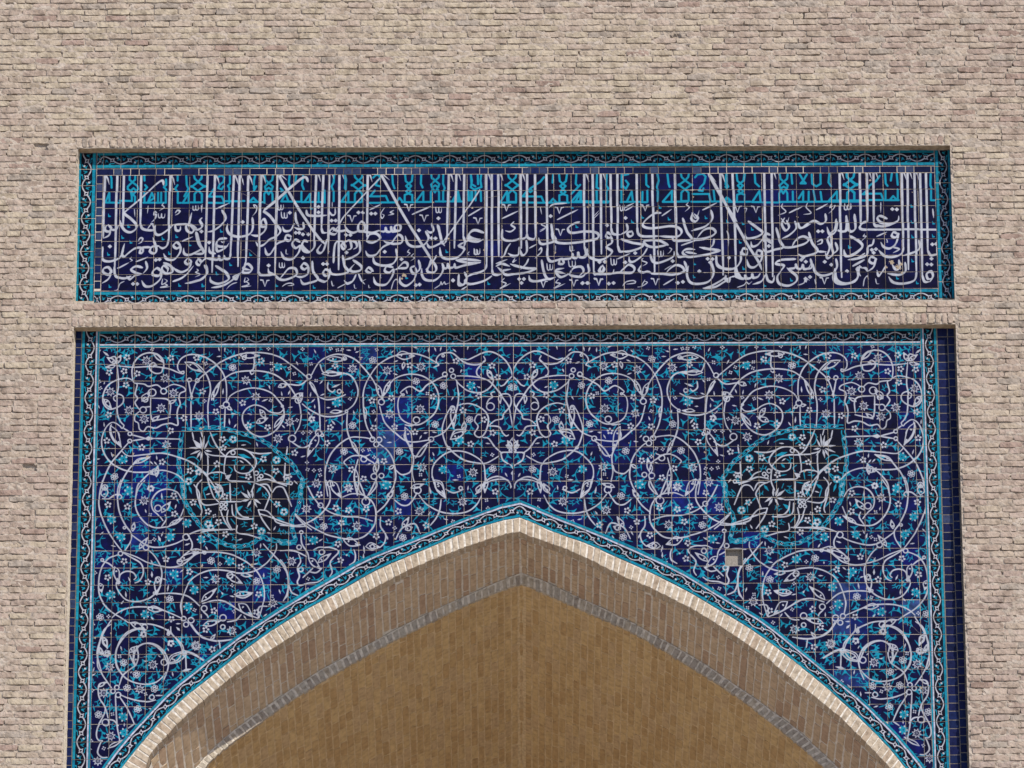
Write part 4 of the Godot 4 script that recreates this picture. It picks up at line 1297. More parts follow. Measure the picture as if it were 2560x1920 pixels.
	sprig(155, 367, 129, 395)
	sprig(203, 419, 199, 402)
	sprig(269, 392, 262, 378)
	sprig(494, 282, 504, 295)
	sprig(403, 271, 417, 285)
	sprig(562, 156, 552, 146)
	sprig(579, 114, 606, 135)
	sprig(642, 90, 659, 93)
	sprig(659, 118, 669, 97)
	sprig(609, 79, 595, 79)
	sprig(653, 188, 646, 170)
	sprig(570, 233, 570, 257)
	sprig(664, 254, 667, 233)
	sprig(654, 296, 681, 300)
	sprig(117, 447, 77, 440)
	sprig(167, 457, 190, 447)
	sprig(260, 458, 290, 447)
	sprig(137, 485, 144, 464)
	sprig(354, 298, 354, 281)
	sprig(220, 298, 234, 315)
	sprig(185, 360, 165, 364)
	sprig(665, 76, 632, 86)
	blade(866, 90, 890, 89, 5.0)
	blade(853, 111, 839, 127, 5.0)
	blade(907, 121, 929, 115, 5.0)
	blade(898, 144, 888, 163, 5.0)
	blade(885, 126, 875, 111, 5.0)
	blade(795, 112, 803, 90, 5.0)
	blade(808, 132, 817, 152, 5.0)
	blade(988, 130, 967, 140, 5.0)
	blade(990, 105, 996, 85, 5.0)
	blade(985, 176, 979, 196, 5.0)
	blade(968, 161, 954, 149, 5.0)
	blade(1069, 185, 1076, 207, 5.0)
	blade(1046, 178, 1026, 168, 5.0)
	blade(1064, 164, 1078, 153, 5.0)
	blade(1005, 252, 1017, 271, 5.0)
	blade(983, 255, 964, 257, 5.0)
	blade(906, 249, 920, 230, 5.0)
	blade(892, 266, 875, 260, 5.0)
	blade(906, 204, 908, 182, 5.0)
	blade(903, 219, 886, 224, 5.0)
	blade(755, 114, 776, 123, 5.0)
	blade(740, 122, 721, 131, 5.0)
	star(751, 228)
	petals(751, 228, 5, 6.0, 4.0)
	blade(688, 280, 702, 298, 5.0)
	blade(670, 281, 650, 279, 5.0)
	blade(679, 268, 688, 252, 5.0)
	blade(625, 294, 631, 316, 5.0)
	blade(602, 286, 583, 275, 5.0)
	blade(620, 272, 635, 262, 5.0)
	blade(788, 304, 766, 309, 5.0)
	blade(797, 281, 808, 262, 5.0)
	blade(810, 299, 820, 315, 5.0)
	blade(853, 295, 847, 273, 5.0)
	blade(869, 301, 888, 311, 5.0)
	blade(928, 294, 948, 291, 5.0)
	blade(921, 308, 915, 325, 5.0)
	blade(1044, 304, 1047, 327, 5.0)
	blade(1043, 282, 1059, 274, 5.0)
	blade(859, 228, 867, 249, 5.0)
	blade(855, 213, 869, 201, 5.0)
	blade(1124, 271, 1116, 250, 5.0)
	blade(1131, 292, 1117, 304, 5.0)
	star(1140, 176)
	petals(1140, 176, 5, 6.0, 4.0)
	blade(1210, 317, 1232, 323, 5.0)
	blade(1196, 327, 1178, 337, 5.0)
	blade(1196, 311, 1195, 293, 5.0)
	blade(985, 309, 1007, 303, 5.0)
	blade(970, 312, 960, 298, 5.0)
	star(1107, 341)
	petals(1107, 341, 5, 6.0, 4.0)
	blade(1145, 360, 1147, 381, 5.0)
	blade(1130, 355, 1113, 349, 5.0)
	blade(1268, 179, 1290, 184, 5.0)
	blade(1247, 173, 1245, 154, 5.0)
	blade(746, 438, 739, 460, 5.0)
	blade(730, 419, 719, 401, 5.0)
	blade(753, 417, 771, 416, 5.0)
	blade(1137, 447, 1115, 456, 5.0)
	blade(1142, 423, 1149, 403, 5.0)
	star(1059, 429)
	petals(1059, 429, 5, 6.0, 4.0)
	blade(997, 409, 1008, 388, 5.0)
	blade(1010, 430, 1017, 450, 5.0)
	blade(987, 428, 969, 426, 5.0)
	blade(796, 437, 786, 456, 5.0)
	blade(787, 424, 776, 410, 5.0)
	blade(892, 395, 910, 382, 5.0)
	blade(892, 413, 890, 433, 5.0)
	blade(880, 403, 864, 394, 5.0)
	blade(933, 387, 920, 407, 5.0)
	blade(923, 365, 919, 344, 5.0)
	blade(946, 370, 963, 374, 5.0)
	blade(769, 385, 751, 400, 5.0)
	blade(786, 372, 802, 381, 5.0)
	blade(1213, 421, 1236, 422, 5.0)
	blade(1198, 441, 1183, 456, 5.0)
	blade(825, 462, 803, 470, 5.0)
	blade(839, 458, 851, 471, 5.0)
	star(898, 474)
	petals(898, 474, 5, 6.0, 4.0)
	blade(778, 494, 758, 500, 5.0)
	blade(782, 472, 786, 454, 5.0)
	blade(728, 308, 709, 321, 5.0)
	blade(729, 291, 733, 271, 5.0)
	blade(727, 356, 722, 378, 5.0)
	blade(716, 343, 704, 326, 5.0)
	blade(732, 342, 749, 339, 5.0)
	blade(623, 381, 601, 380, 5.0)
	blade(634, 368, 649, 353, 5.0)
	blade(1037, 203, 1058, 200, 5.0)
	blade(1032, 218, 1026, 235, 5.0)
	blade(1170, 204, 1192, 210, 5.0)
	blade(1157, 215, 1139, 226, 5.0)
	blade(1156, 199, 1154, 182, 5.0)
	blade(1207, 149, 1191, 135, 5.0)
	blade(1222, 143, 1238, 136, 5.0)
	blade(1186, 280, 1203, 292, 5.0)
	blade(1172, 286, 1156, 295, 5.0)
	blade(1125, 249, 1147, 254, 5.0)
	blade(1112, 260, 1094, 272, 5.0)
	blade(1111, 244, 1108, 227, 5.0)
	blade(685, 476, 663, 479, 5.0)
	blade(692, 455, 698, 438, 5.0)
	blade(1104, 97, 1127, 95, 5.0)
	blade(1089, 96, 1081, 80, 5.0)
	blade(1192, 120, 1170, 119, 5.0)
	blade(1203, 106, 1218, 91, 5.0)
	blade(1207, 121, 1214, 138, 5.0)
	blade(957, 107, 954, 85, 5.0)
	blade(972, 115, 990, 127, 5.0)
	sprig(732, 97, 745, 104)
	sprig(752, 118, 766, 139)
	sprig(779, 136, 796, 153)
	sprig(829, 104, 839, 119)
	sprig(879, 87, 903, 80)
	sprig(899, 136, 876, 150)
	sprig(849, 147, 819, 139)
	sprig(843, 175, 856, 203)
	sprig(856, 231, 843, 255)
	sprig(910, 227, 907, 245)
	sprig(930, 175, 913, 196)
	sprig(956, 126, 966, 133)
	sprig(1003, 126, 1033, 123)
	sprig(1033, 81, 1027, 98)
	sprig(990, 175, 993, 196)
	sprig(950, 231, 967, 241)
	sprig(943, 248, 957, 259)
	sprig(1040, 210, 1033, 238)
	sprig(1067, 207, 1047, 238)
	sprig(1087, 189, 1100, 200)
	sprig(1134, 120, 1127, 137)
	sprig(1140, 179, 1137, 204)
	sprig(1134, 231, 1154, 246)
	sprig(1107, 266, 1090, 301)
	sprig(1137, 287, 1134, 315)
	sprig(1194, 85, 1187, 78)
	sprig(1227, 134, 1244, 130)
	sprig(1251, 92, 1231, 71)
	sprig(1151, 70, 1177, 67)
	sprig(1197, 113, 1177, 127)
	sprig(1177, 200, 1214, 176)
	sprig(1247, 166, 1261, 169)
	sprig(1234, 197, 1251, 190)
	sprig(1234, 235, 1227, 260)
	sprig(1237, 270, 1250, 298)
	sprig(680, 282, 693, 296)
	sprig(723, 279, 763, 289)
	sprig(800, 255, 813, 279)
	sprig(740, 321, 757, 328)
	sprig(800, 338, 820, 352)
	sprig(870, 380, 887, 384)
	sprig(901, 418, 901, 443)
	sprig(881, 487, 888, 467)
	sprig(934, 391, 957, 394)
	sprig(1000, 433, 987, 419)
	sprig(1034, 343, 1050, 374)
	sprig(1050, 370, 1100, 409)
	sprig(1100, 412, 1127, 454)
	sprig(1074, 429, 1077, 460)
	sprig(1087, 409, 1107, 398)
	sprig(1130, 447, 1147, 468)
	sprig(1120, 346, 1094, 350)
	sprig(1147, 353, 1164, 353)
	sprig(1214, 315, 1224, 340)
	sprig(1223, 406, 1243, 392)
	sprig(1217, 433, 1253, 423)
	sprig(1193, 447, 1187, 437)
	sprig(741, 439, 744, 418)
	sprig(754, 394, 761, 418)
	sprig(694, 366, 701, 393)
	sprig(768, 480, 784, 470)
	sprig(964, 453, 944, 457)
	sprig(997, 266, 1014, 283)
	sprig(1014, 294, 1047, 308)
	sprig(726, 199, 753, 206)
	sprig(746, 234, 763, 223)
	wavy_band([314, 458, 316, 486, 318, 520, 329, 541, 346, 569, 369, 600, 386, 620, 413, 637, 443, 651, 476, 655, 509, 648, 542, 628, 562, 635, 589, 640, 639, 645])
	ring(387, 588, 8.5, 8.0)
	ring(539, 611, 8.5, 8.0)
	ring(604, 553, 8.5, 8.0)
	blade(229, 479, 251, 484, 5.0)
	blade(215, 475, 212, 457, 5.0)
	blade(98, 539, 86, 559, 5.0)
	blade(92, 523, 86, 503, 5.0)
	star(157, 489)
	petals(157, 489, 5, 6.0, 4.0)
	blade(159, 543, 164, 566, 5.0)
	blade(157, 528, 172, 519, 5.0)
	blade(193, 528, 172, 535, 5.0)
	blade(196, 506, 198, 488, 5.0)
	blade(285, 494, 293, 472, 5.0)
	blade(294, 508, 302, 527, 5.0)
	blade(278, 507, 260, 507, 5.0)
	blade(282, 564, 261, 571, 5.0)
	blade(297, 561, 308, 574, 5.0)
	star(110, 575)
	petals(110, 575, 5, 6.0, 4.0)
	star(138, 626)
	petals(138, 626, 5, 6.0, 4.0)
	star(277, 627)
	petals(277, 627, 5, 6.0, 4.0)
	blade(513, 667, 503, 648, 5.0)
	blade(536, 665, 554, 664, 5.0)
	blade(384, 703, 361, 703, 5.0)
	blade(398, 683, 413, 667, 5.0)
	blade(406, 704, 412, 721, 5.0)
	star(450, 699)
	petals(450, 699, 5, 6.0, 4.0)
	blade(487, 722, 490, 744, 5.0)
	blade(472, 714, 454, 702, 5.0)
	blade(486, 707, 501, 698, 5.0)
	blade(274, 687, 297, 685, 5.0)
	blade(259, 686, 251, 670, 5.0)
	blade(104, 754, 103, 776, 5.0)
	blade(106, 739, 123, 733, 5.0)
	star(292, 736)
	petals(292, 736, 5, 6.0, 4.0)
	blade(332, 738, 316, 754, 5.0)
	blade(329, 721, 329, 700, 5.0)
	blade(343, 728, 360, 736, 5.0)
	blade(399, 744, 389, 723, 5.0)
	blade(423, 748, 443, 755, 5.0)
	blade(215, 768, 200, 786, 5.0)
	blade(211, 751, 208, 731, 5.0)
	blade(225, 758, 242, 764, 5.0)
	blade(279, 797, 291, 776, 5.0)
	blade(290, 819, 296, 839, 5.0)
	star(349, 783)
	petals(349, 783, 5, 6.0, 4.0)
	star(112, 797)
	petals(112, 797, 5, 6.0, 4.0)
	blade(81, 848, 93, 829, 5.0)
	blade(93, 867, 103, 882, 5.0)
	star(210, 855)
	petals(210, 855, 5, 6.0, 4.0)
	blade(280, 862, 275, 839, 5.0)
	blade(281, 876, 266, 886, 5.0)
	blade(539, 791, 561, 785, 5.0)
	blade(532, 806, 522, 825, 5.0)
	blade(572, 725, 550, 717, 5.0)
	blade(592, 712, 612, 703, 5.0)
	blade(591, 734, 591, 753, 5.0)
	blade(402, 855, 386, 868, 5.0)
	blade(399, 839, 395, 822, 5.0)
	blade(378, 906, 357, 914, 5.0)
	blade(383, 890, 392, 870, 5.0)
	blade(393, 902, 405, 916, 5.0)
	blade(469, 910, 481, 930, 5.0)
	blade(444, 908, 424, 903, 5.0)
	blade(216, 911, 238, 920, 5.0)
	blade(202, 921, 183, 930, 5.0)
	blade(203, 905, 203, 887, 5.0)
	blade(277, 936, 263, 918, 5.0)
	blade(295, 935, 315, 937, 5.0)
	blade(347, 937, 342, 916, 5.0)
	blade(369, 942, 386, 946, 5.0)
	blade(140, 994, 121, 981, 5.0)
	blade(163, 986, 184, 982, 5.0)
	blade(157, 1008, 152, 1025, 5.0)
	blade(96, 973, 74, 970, 5.0)
	blade(111, 976, 115, 993, 5.0)
	blade(564, 814, 556, 792, 5.0)
	blade(587, 821, 607, 830, 5.0)
	blade(570, 835, 555, 846, 5.0)
	blade(536, 853, 549, 872, 5.0)
	blade(518, 853, 498, 850, 5.0)
	blade(434, 627, 420, 645, 5.0)
	blade(444, 616, 461, 622, 5.0)
	blade(150, 706, 146, 728, 5.0)
	blade(138, 693, 126, 677, 5.0)
	blade(514, 755, 497, 739, 5.0)
	blade(538, 749, 559, 748, 5.0)
	blade(529, 770, 522, 787, 5.0)
	star(333, 832)
	petals(333, 832, 5, 6.0, 4.0)
	star(326, 586)
	petals(326, 586, 5, 6.0, 4.0)
	star(367, 634)
	petals(367, 634, 5, 6.0, 4.0)
	blade(350, 527, 364, 545, 5.0)
	blade(332, 528, 312, 526, 5.0)
	blade(382, 560, 368, 576, 5.0)
	blade(377, 545, 371, 529, 5.0)
	blade(401, 482, 382, 468, 5.0)
	blade(424, 473, 445, 469, 5.0)
	blade(418, 495, 413, 512, 5.0)
	blade(513, 586, 514, 564, 5.0)
	blade(527, 597, 542, 612, 5.0)
	blade(512, 601, 495, 608, 5.0)
	blade(412, 591, 394, 605, 5.0)
	blade(424, 583, 440, 592, 5.0)
	blade(588, 538, 587, 560, 5.0)
	blade(574, 527, 559, 512, 5.0)
	sprig(98, 468, 92, 495)
	sprig(158, 495, 142, 509)
	sprig(201, 468, 195, 485)
	sprig(179, 509, 165, 499)
	sprig(90, 544, 100, 557)
	sprig(159, 540, 170, 558)
	sprig(222, 527, 249, 520)
	sprig(262, 548, 272, 541)
	sprig(223, 575, 236, 585)
	sprig(117, 595, 124, 612)
	sprig(85, 623, 79, 650)
	sprig(92, 664, 99, 684)
	sprig(135, 640, 148, 650)
	sprig(171, 650, 182, 661)
	sprig(197, 620, 207, 609)
	sprig(241, 637, 254, 644)
	sprig(218, 671, 258, 671)
	sprig(281, 671, 298, 671)
	sprig(239, 699, 229, 712)
	sprig(277, 637, 280, 610)
	sprig(367, 644, 407, 651)
	sprig(358, 706, 335, 719)
	sprig(365, 760, 398, 750)
	sprig(345, 740, 342, 760)
	sprig(418, 767, 432, 795)
	sprig(444, 706, 424, 685)
	sprig(487, 693, 513, 679)
	sprig(536, 682, 533, 703)
	sprig(559, 679, 586, 700)
	sprig(583, 731, 577, 751)
	sprig(90, 725, 107, 732)
	sprig(193, 726, 190, 750)
	sprig(166, 698, 173, 712)
	sprig(161, 777, 138, 784)
	sprig(197, 780, 207, 791)
	sprig(296, 777, 299, 757)
	sprig(284, 818, 284, 839)
	sprig(109, 814, 88, 800)
	sprig(80, 848, 96, 841)
	sprig(129, 828, 142, 838)
	sprig(168, 831, 185, 818)
	sprig(189, 859, 165, 852)
	sprig(228, 866, 235, 852)
	sprig(337, 829, 347, 852)
	sprig(406, 853, 410, 866)
	sprig(439, 843, 452, 832)
	sprig(80, 875, 84, 909)
	sprig(130, 889, 150, 882)
	sprig(127, 916, 137, 920)
	sprig(170, 930, 190, 927)
	sprig(226, 920, 239, 903)
	sprig(296, 951, 309, 937)
	sprig(328, 927, 338, 941)
	sprig(368, 958, 385, 951)
	sprig(417, 907, 447, 907)
	sprig(466, 887, 489, 887)
	sprig(303, 998, 326, 981)
	sprig(92, 984, 99, 1004)
	sprig(230, 950, 224, 974)
	sprig(201, 1011, 221, 991)
	sprig(567, 788, 550, 778)
	sprig(600, 789, 610, 778)
	sprig(504, 775, 491, 788)
	sprig(554, 768, 544, 795)
	blade(140, 994, 121, 981, 5.0)
	blade(163, 986, 184, 982, 5.0)
	blade(157, 1008, 152, 1025, 5.0)
	blade(235, 990, 247, 970, 5.0)
	blade(245, 1012, 250, 1033, 5.0)
	blade(121, 998, 143, 991, 5.0)
	blade(114, 1021, 105, 1041, 5.0)
	blade(100, 1004, 89, 989, 5.0)
	blade(180, 1019, 176, 998, 5.0)
	blade(202, 1025, 219, 1030, 5.0)
	blade(209, 1066, 232, 1063, 5.0)
	blade(197, 1087, 184, 1104, 5.0)
	blade(187, 1067, 179, 1051, 5.0)
	blade(176, 1074, 190, 1093, 5.0)
	blade(151, 1076, 130, 1073, 5.0)
	blade(252, 1065, 275, 1065, 5.0)
	blade(238, 1085, 223, 1101, 5.0)
	blade(230, 1064, 224, 1047, 5.0)
	blade(103, 1095, 100, 1118, 5.0)
	blade(84, 1079, 70, 1063, 5.0)
	blade(193, 1144, 179, 1163, 5.0)
	blade(207, 1128, 224, 1133, 5.0)
	star(154, 1155)
	petals(154, 1155, 5, 6.0, 4.0)
	blade(349, 958, 327, 966, 5.0)
	blade(370, 952, 382, 966, 5.0)
	blade(276, 938, 259, 923, 5.0)
	blade(293, 935, 314, 934, 5.0)
	blade(74, 1137, 68, 1117, 5.0)
	blade(96, 1141, 114, 1144, 5.0)
	blade(110, 1200, 104, 1177, 5.0)
	blade(132, 1209, 151, 1220, 5.0)
	blade(113, 1221, 98, 1232, 5.0)
	blade(409, 949, 429, 939, 5.0)
	blade(406, 966, 400, 986, 5.0)
	blade(395, 955, 381, 943, 5.0)
	blade(212, 906, 234, 901, 5.0)
	blade(197, 909, 187, 894, 5.0)
	blade(93, 978, 70, 981, 5.0)
	blade(104, 956, 117, 938, 5.0)
	star(157, 1200)
	petals(157, 1200, 5, 6.0, 4.0)
	blade(95, 1274, 118, 1272, 5.0)
	blade(73, 1275, 65, 1258, 5.0)
	sprig(84, 891, 80, 914)
	sprig(122, 899, 136, 886)
	sprig(172, 935, 191, 925)
	sprig(234, 950, 231, 965)
	sprig(290, 935, 307, 933)
	sprig(276, 955, 263, 960)
	sprig(340, 930, 322, 925)
	sprig(365, 968, 387, 951)
	sprig(379, 961, 377, 981)
	sprig(143, 985, 146, 1013)
	sprig(166, 1001, 178, 1006)
	sprig(190, 1006, 213, 1008)
	sprig(247, 1021, 262, 1036)
	sprig(229, 983, 232, 973)
	sprig(296, 991, 321, 978)
	sprig(304, 996, 299, 1014)
	sprig(343, 1001, 365, 996)
	sprig(277, 1047, 314, 1032)
	sprig(235, 1026, 235, 1046)
	sprig(213, 1026, 184, 1041)
	sprig(214, 1062, 233, 1057)
	sprig(253, 1059, 263, 1072)
	sprig(175, 1082, 187, 1097)
	sprig(197, 1112, 195, 1127)
	sprig(109, 1104, 116, 1122)
	sprig(141, 1129, 126, 1127)
	sprig(181, 1137, 196, 1150)
	sprig(88, 1187, 94, 1210)
	sprig(159, 1157, 149, 1137)
	sprig(118, 973, 123, 985)
	sprig(89, 985, 101, 993)
	sprig(139, 1036, 130, 1049)
	sprig(105, 1071, 113, 1084)
	wavy_band([671, 458, 650, 473, 650, 504, 642, 542, 627, 573, 629, 604, 636, 638, 621, 647, 593, 645])
	blade(659, 533, 657, 510, 5.0)
	blade(660, 555, 643, 562, 5.0)
	blade(704, 592, 689, 574, 5.0)
	blade(729, 590, 750, 591, 5.0)
	blade(811, 608, 797, 627, 5.0)
	blade(803, 585, 799, 564, 5.0)
	blade(825, 591, 842, 597, 5.0)
	blade(750, 533, 760, 512, 5.0)
	blade(758, 548, 766, 567, 5.0)
	blade(742, 545, 725, 544, 5.0)
	blade(788, 540, 800, 520, 5.0)
	blade(795, 556, 800, 576, 5.0)
	blade(779, 552, 762, 549, 5.0)
	blade(842, 554, 838, 576, 5.0)
	blade(829, 542, 816, 525, 5.0)
	blade(845, 539, 862, 535, 5.0)
	blade(928, 561, 911, 573, 5.0)
	blade(925, 545, 922, 527, 5.0)
	blade(989, 565, 975, 581, 5.0)
	blade(981, 544, 974, 527, 5.0)
	blade(939, 499, 934, 477, 5.0)
	blade(962, 508, 981, 518, 5.0)
	blade(1104, 515, 1099, 494, 5.0)
	blade(1126, 519, 1144, 523, 5.0)
	blade(1215, 503, 1217, 526, 5.0)
	blade(1200, 494, 1183, 481, 5.0)
	blade(1020, 598, 1034, 615, 5.0)
	blade(1011, 586, 1020, 570, 5.0)
	blade(871, 618, 889, 605, 5.0)
	blade(859, 626, 843, 617, 5.0)
	star(689, 638)
	petals(689, 638, 5, 6.0, 4.0)
	blade(750, 654, 730, 657, 5.0)
	blade(757, 640, 763, 623, 5.0)
	blade(637, 692, 660, 690, 5.0)
	blade(615, 693, 607, 676, 5.0)
	blade(762, 688, 763, 666, 5.0)
	blade(760, 703, 743, 709, 5.0)
	blade(938, 619, 940, 596, 5.0)
	blade(935, 640, 917, 645, 5.0)
	star(897, 474)
	petals(897, 474, 5, 6.0, 4.0)
	blade(770, 578, 787, 562, 5.0)
	blade(759, 587, 742, 580, 5.0)
	blade(781, 491, 761, 498, 5.0)
	blade(784, 475, 786, 458, 5.0)
	blade(699, 507, 677, 516, 5.0)
	blade(703, 491, 711, 471, 5.0)
	blade(895, 586, 874, 577, 5.0)
	blade(910, 578, 929, 569, 5.0)
	sprig(678, 528, 682, 518)
	sprig(692, 556, 702, 553)
	sprig(751, 525, 755, 553)
	sprig(778, 556, 805, 539)
	sprig(798, 525, 795, 543)
	sprig(874, 498, 891, 508)
	sprig(854, 536, 831, 546)
	sprig(884, 560, 907, 550)
	sprig(930, 474, 940, 488)
	sprig(984, 523, 1004, 543)
	sprig(1004, 526, 1007, 536)
	sprig(1024, 492, 1034, 512)
	sprig(1080, 475, 1083, 488)
	sprig(1110, 544, 1090, 554)
	sprig(1137, 485, 1143, 523)
	sprig(1153, 527, 1156, 544)
	sprig(1193, 489, 1210, 475)
	sprig(1220, 479, 1243, 513)
	sprig(669, 566, 695, 597)
	sprig(739, 608, 755, 591)
	sprig(792, 594, 782, 584)
	sprig(716, 642, 762, 635)
	sprig(785, 628, 805, 611)
	sprig(838, 577, 855, 591)
	sprig(997, 578, 1010, 595)
	sprig(974, 581, 977, 612)
	sprig(878, 639, 891, 656)
	sprig(689, 666, 703, 680)
	sprig(736, 700, 740, 717)
	sprig(772, 680, 792, 673)
	sprig(684, 755, 713, 745)
	sprig(624, 727, 627, 761)
	sprig(660, 707, 657, 727)
	sprig(749, 717, 753, 741)
	sprig(726, 721, 723, 741)
	sprig(631, 778, 648, 785)
	blade(612, 456, 609, 478, 5.0)
	blade(599, 444, 586, 428, 5.0)
	blade(615, 441, 632, 436, 5.0)
	blade(353, 442, 340, 461, 5.0)
	blade(348, 426, 344, 405, 5.0)
	blade(363, 431, 380, 435, 5.0)
	blade(392, 590, 398, 568, 5.0)
	blade(403, 603, 414, 621, 5.0)
	blade(439, 514, 442, 536, 5.0)
	blade(424, 506, 406, 494, 5.0)
	blade(438, 499, 453, 490, 5.0)
	vine(3.2, [409, 320, 389, 324, 384, 339, 390, 354, 401, 360])
	blade(389, 326, 409, 319, 9.4)
	vine(3.2, [419, 362, 433, 349, 444, 355])
	vine(3.2, [466, 342, 491, 342, 506, 351])
	vine(3.2, [318, 403, 325, 392, 343, 390, 358, 403])
	blade(470, 381, 507, 393, 13.1)
	blade(370, 490, 389, 474, 11.6)
	vine(3.2, [372, 490, 379, 513])
	blade(465, 551, 484, 535, 11.6)
	vine(3.2, [483, 536, 469, 543, 465, 564])
	blade(538, 479, 525, 496, 9.4)
	vine(3.2, [444, 419, 454, 428, 449, 438])
	vine(3.2, [424, 438, 421, 461])
	vine(3.2, [439, 495, 464, 503, 479, 491])
	vine(3.2, [482, 475, 487, 488])
	blade(579, 525, 597, 537, 9.4)
	blade(583, 570, 605, 578, 10.2)
	vine(3.2, [620, 503, 631, 491])
	vine(3.2, [451, 574, 463, 589])
	blade(478, 427, 489, 415, 8.7)
	blade(565, 429, 583, 427, 7.3)
	vine(3.2, [525, 412, 536, 400, 550, 404])
	blade(330, 475, 338, 498, 8.7)
	vine(3.2, [402, 477, 417, 479, 424, 490])
	blade(496, 461, 507, 472, 7.3)
	blade(535, 389, 552, 382, 7.3)

func vine_white() -> void:
	vine(4.15, [90, 119, 83, 117, 103, 109, 113, 102, 109, 86, 92, 91])
	leaf(114, 107, 126, 81, 11.3)
	leaf(110, 112, 85, 119, 8.0)
	leaf(112, 105, 86, 88, 10.0)
	blade(91, 84, 74, 70, 8.0)
	vine(4.15, [115, 111, 121, 172, 117, 207, 120, 259, 130, 284, 139, 294, 134, 303, 129, 298])
	vine(4.15, [118, 114, 163, 118, 217, 116, 264, 123, 291, 134, 308, 139, 309, 131, 301, 133])
	vine(4.15, [251, 123, 249, 102, 237, 85, 216, 74, 190, 78, 170, 95, 159, 123, 161, 155, 166, 165])
	vine(4.15, [216, 76, 230, 78, 247, 95, 250, 116])
	leaf(220, 78, 249, 104, 8.0)
	vine(4.15, [247, 118, 244, 134, 227, 137, 212, 127, 209, 113, 220, 104, 230, 113])
	blade(219, 119, 230, 108, 10.0)
	vine(4.15, [164, 160, 144, 151, 111, 158, 88, 175, 77, 203, 79, 228, 96, 244, 119, 238, 135, 224, 135, 207, 122, 200, 108, 207, 109, 217, 117, 221])
	leaf(80, 214, 102, 242, 10.7)
	vine(4.15, [166, 165, 175, 169, 173, 183, 170, 200, 177, 211, 169, 225, 179, 242, 184, 247])
	ring(193, 247, 9.3, 3.6)
	vine(4.15, [183, 251, 171, 263, 170, 280, 180, 287, 184, 305, 196, 312, 207, 298, 230, 301, 250, 291, 274, 288, 294, 293, 292, 263, 295, 242, 301, 229, 296, 208, 300, 197, 314, 190, 309, 180, 292, 173, 278, 171, 265, 176, 257, 181])
	ring(251, 191, 8.7, 3.6)
	vine(4.15, [245, 183, 231, 172, 208, 176, 195, 169, 168, 166])
	vine(4.15, [214, 211, 252, 213, 267, 218, 273, 232, 271, 263])
	vine(4.15, [214, 213, 216, 263, 223, 277, 250, 274, 272, 269])
	leaf(268, 228, 289, 216, 7.3)
	leaf(220, 281, 240, 264, 8.7)
	ring(218, 195, 10.7, 3.6)
	leaf(189, 221, 213, 192, 14.7)
	ring(199, 216, 7.3, 3.6)
	vine(4.15, [196, 239, 216, 237])
	vine(4.15, [308, 139, 293, 127, 292, 106, 304, 89, 327, 80, 357, 83, 388, 99, 415, 124, 430, 156, 434, 194, 433, 222])
	ring(433, 232, 8.7, 3.6)
	leaf(428, 239, 413, 238, 7.3)
	leaf(435, 239, 450, 248, 8.0)
	vine(4.15, [430, 243, 429, 299])
	ring(325, 157, 6.0, 3.6)
	ring(348, 159, 6.0, 3.6)
	vine(4.15, [323, 162, 332, 208])
	vine(4.15, [332, 206, 342, 173, 352, 155, 378, 131, 414, 103, 448, 86, 484, 77, 531, 75, 582, 86, 619, 111, 653, 139, 669, 153])
	ring(671, 148, 7.3, 3.6)
	blade(333, 218, 332, 195, 10.7)
	vine(4.15, [331, 223, 332, 298])
	leaf(311, 103, 363, 133, 14.7)
	vine(4.15, [317, 103, 341, 106, 365, 127, 380, 152, 387, 187, 380, 236, 384, 299])
	vine(4.15, [396, 218, 399, 187, 415, 163, 448, 138, 485, 130, 532, 131, 572, 142, 606, 167, 626, 195, 643, 226, 649, 261, 644, 296, 631, 320])
	ring(624, 334, 10.0, 3.6)
	leaf(390, 218, 414, 166, 10.0)
	leaf(471, 84, 528, 84, 15.3)
	vine(4.15, [511, 89, 512, 121, 502, 131, 506, 140, 513, 135])
	ring(483, 90, 6.0, 3.6)
	vine(4.15, [435, 226, 446, 205, 479, 187, 519, 182, 560, 195, 583, 219, 597, 240, 600, 264, 591, 289, 568, 317, 534, 329, 504, 316, 484, 292, 480, 264, 493, 243, 517, 233, 540, 240, 560, 254, 587, 257, 600, 244])
	ring(595, 237, 3.0, 3.6)
	leaf(530, 247, 550, 278, 11.3)
	leaf(521, 288, 554, 273, 12.7)
	leaf(572, 301, 597, 264, 8.0)
	leaf(583, 179, 609, 170, 10.7)
	vine(4.15, [609, 170, 643, 174, 666, 158])
	leaf(653, 198, 622, 214, 10.7)
	leaf(643, 228, 652, 198, 9.3)
	ring(641, 219, 8.7, 3.6)
	vine(4.15, [130, 298, 107, 284, 87, 301, 76, 339, 84, 377, 109, 409, 150, 430, 203, 433, 253, 428, 293, 440, 316, 461])
	leaf(100, 294, 132, 360, 16.7)
	vine(4.15, [103, 291, 99, 311, 111, 339, 132, 358])
	vine(4.15, [139, 303, 157, 315])
	vine(4.15, [155, 343, 129, 374, 103, 409, 85, 450, 76, 485, 73, 505])
	ring(156, 319, 5.7, 3.6)
	ring(156, 341, 5.7, 3.6)
	vine(4.15, [161, 322, 201, 333])
	vine(4.15, [161, 341, 201, 334])
	blade(199, 334, 228, 333, 14.7)
	vine(4.15, [224, 333, 301, 335])
	vine(4.15, [135, 371, 155, 385, 202, 381, 252, 378, 295, 389, 336, 406, 369, 434, 400, 472, 417, 505])
	vine(4.15, [128, 504, 134, 468, 156, 426, 182, 399, 215, 388])
	leaf(169, 407, 217, 388, 11.3)
	ring(230, 433, 8.7, 3.6)
	leaf(236, 447, 239, 414, 9.3)
	leaf(226, 440, 214, 428, 7.3)
	vine(4.15, [178, 504, 184, 471, 210, 440, 221, 433])
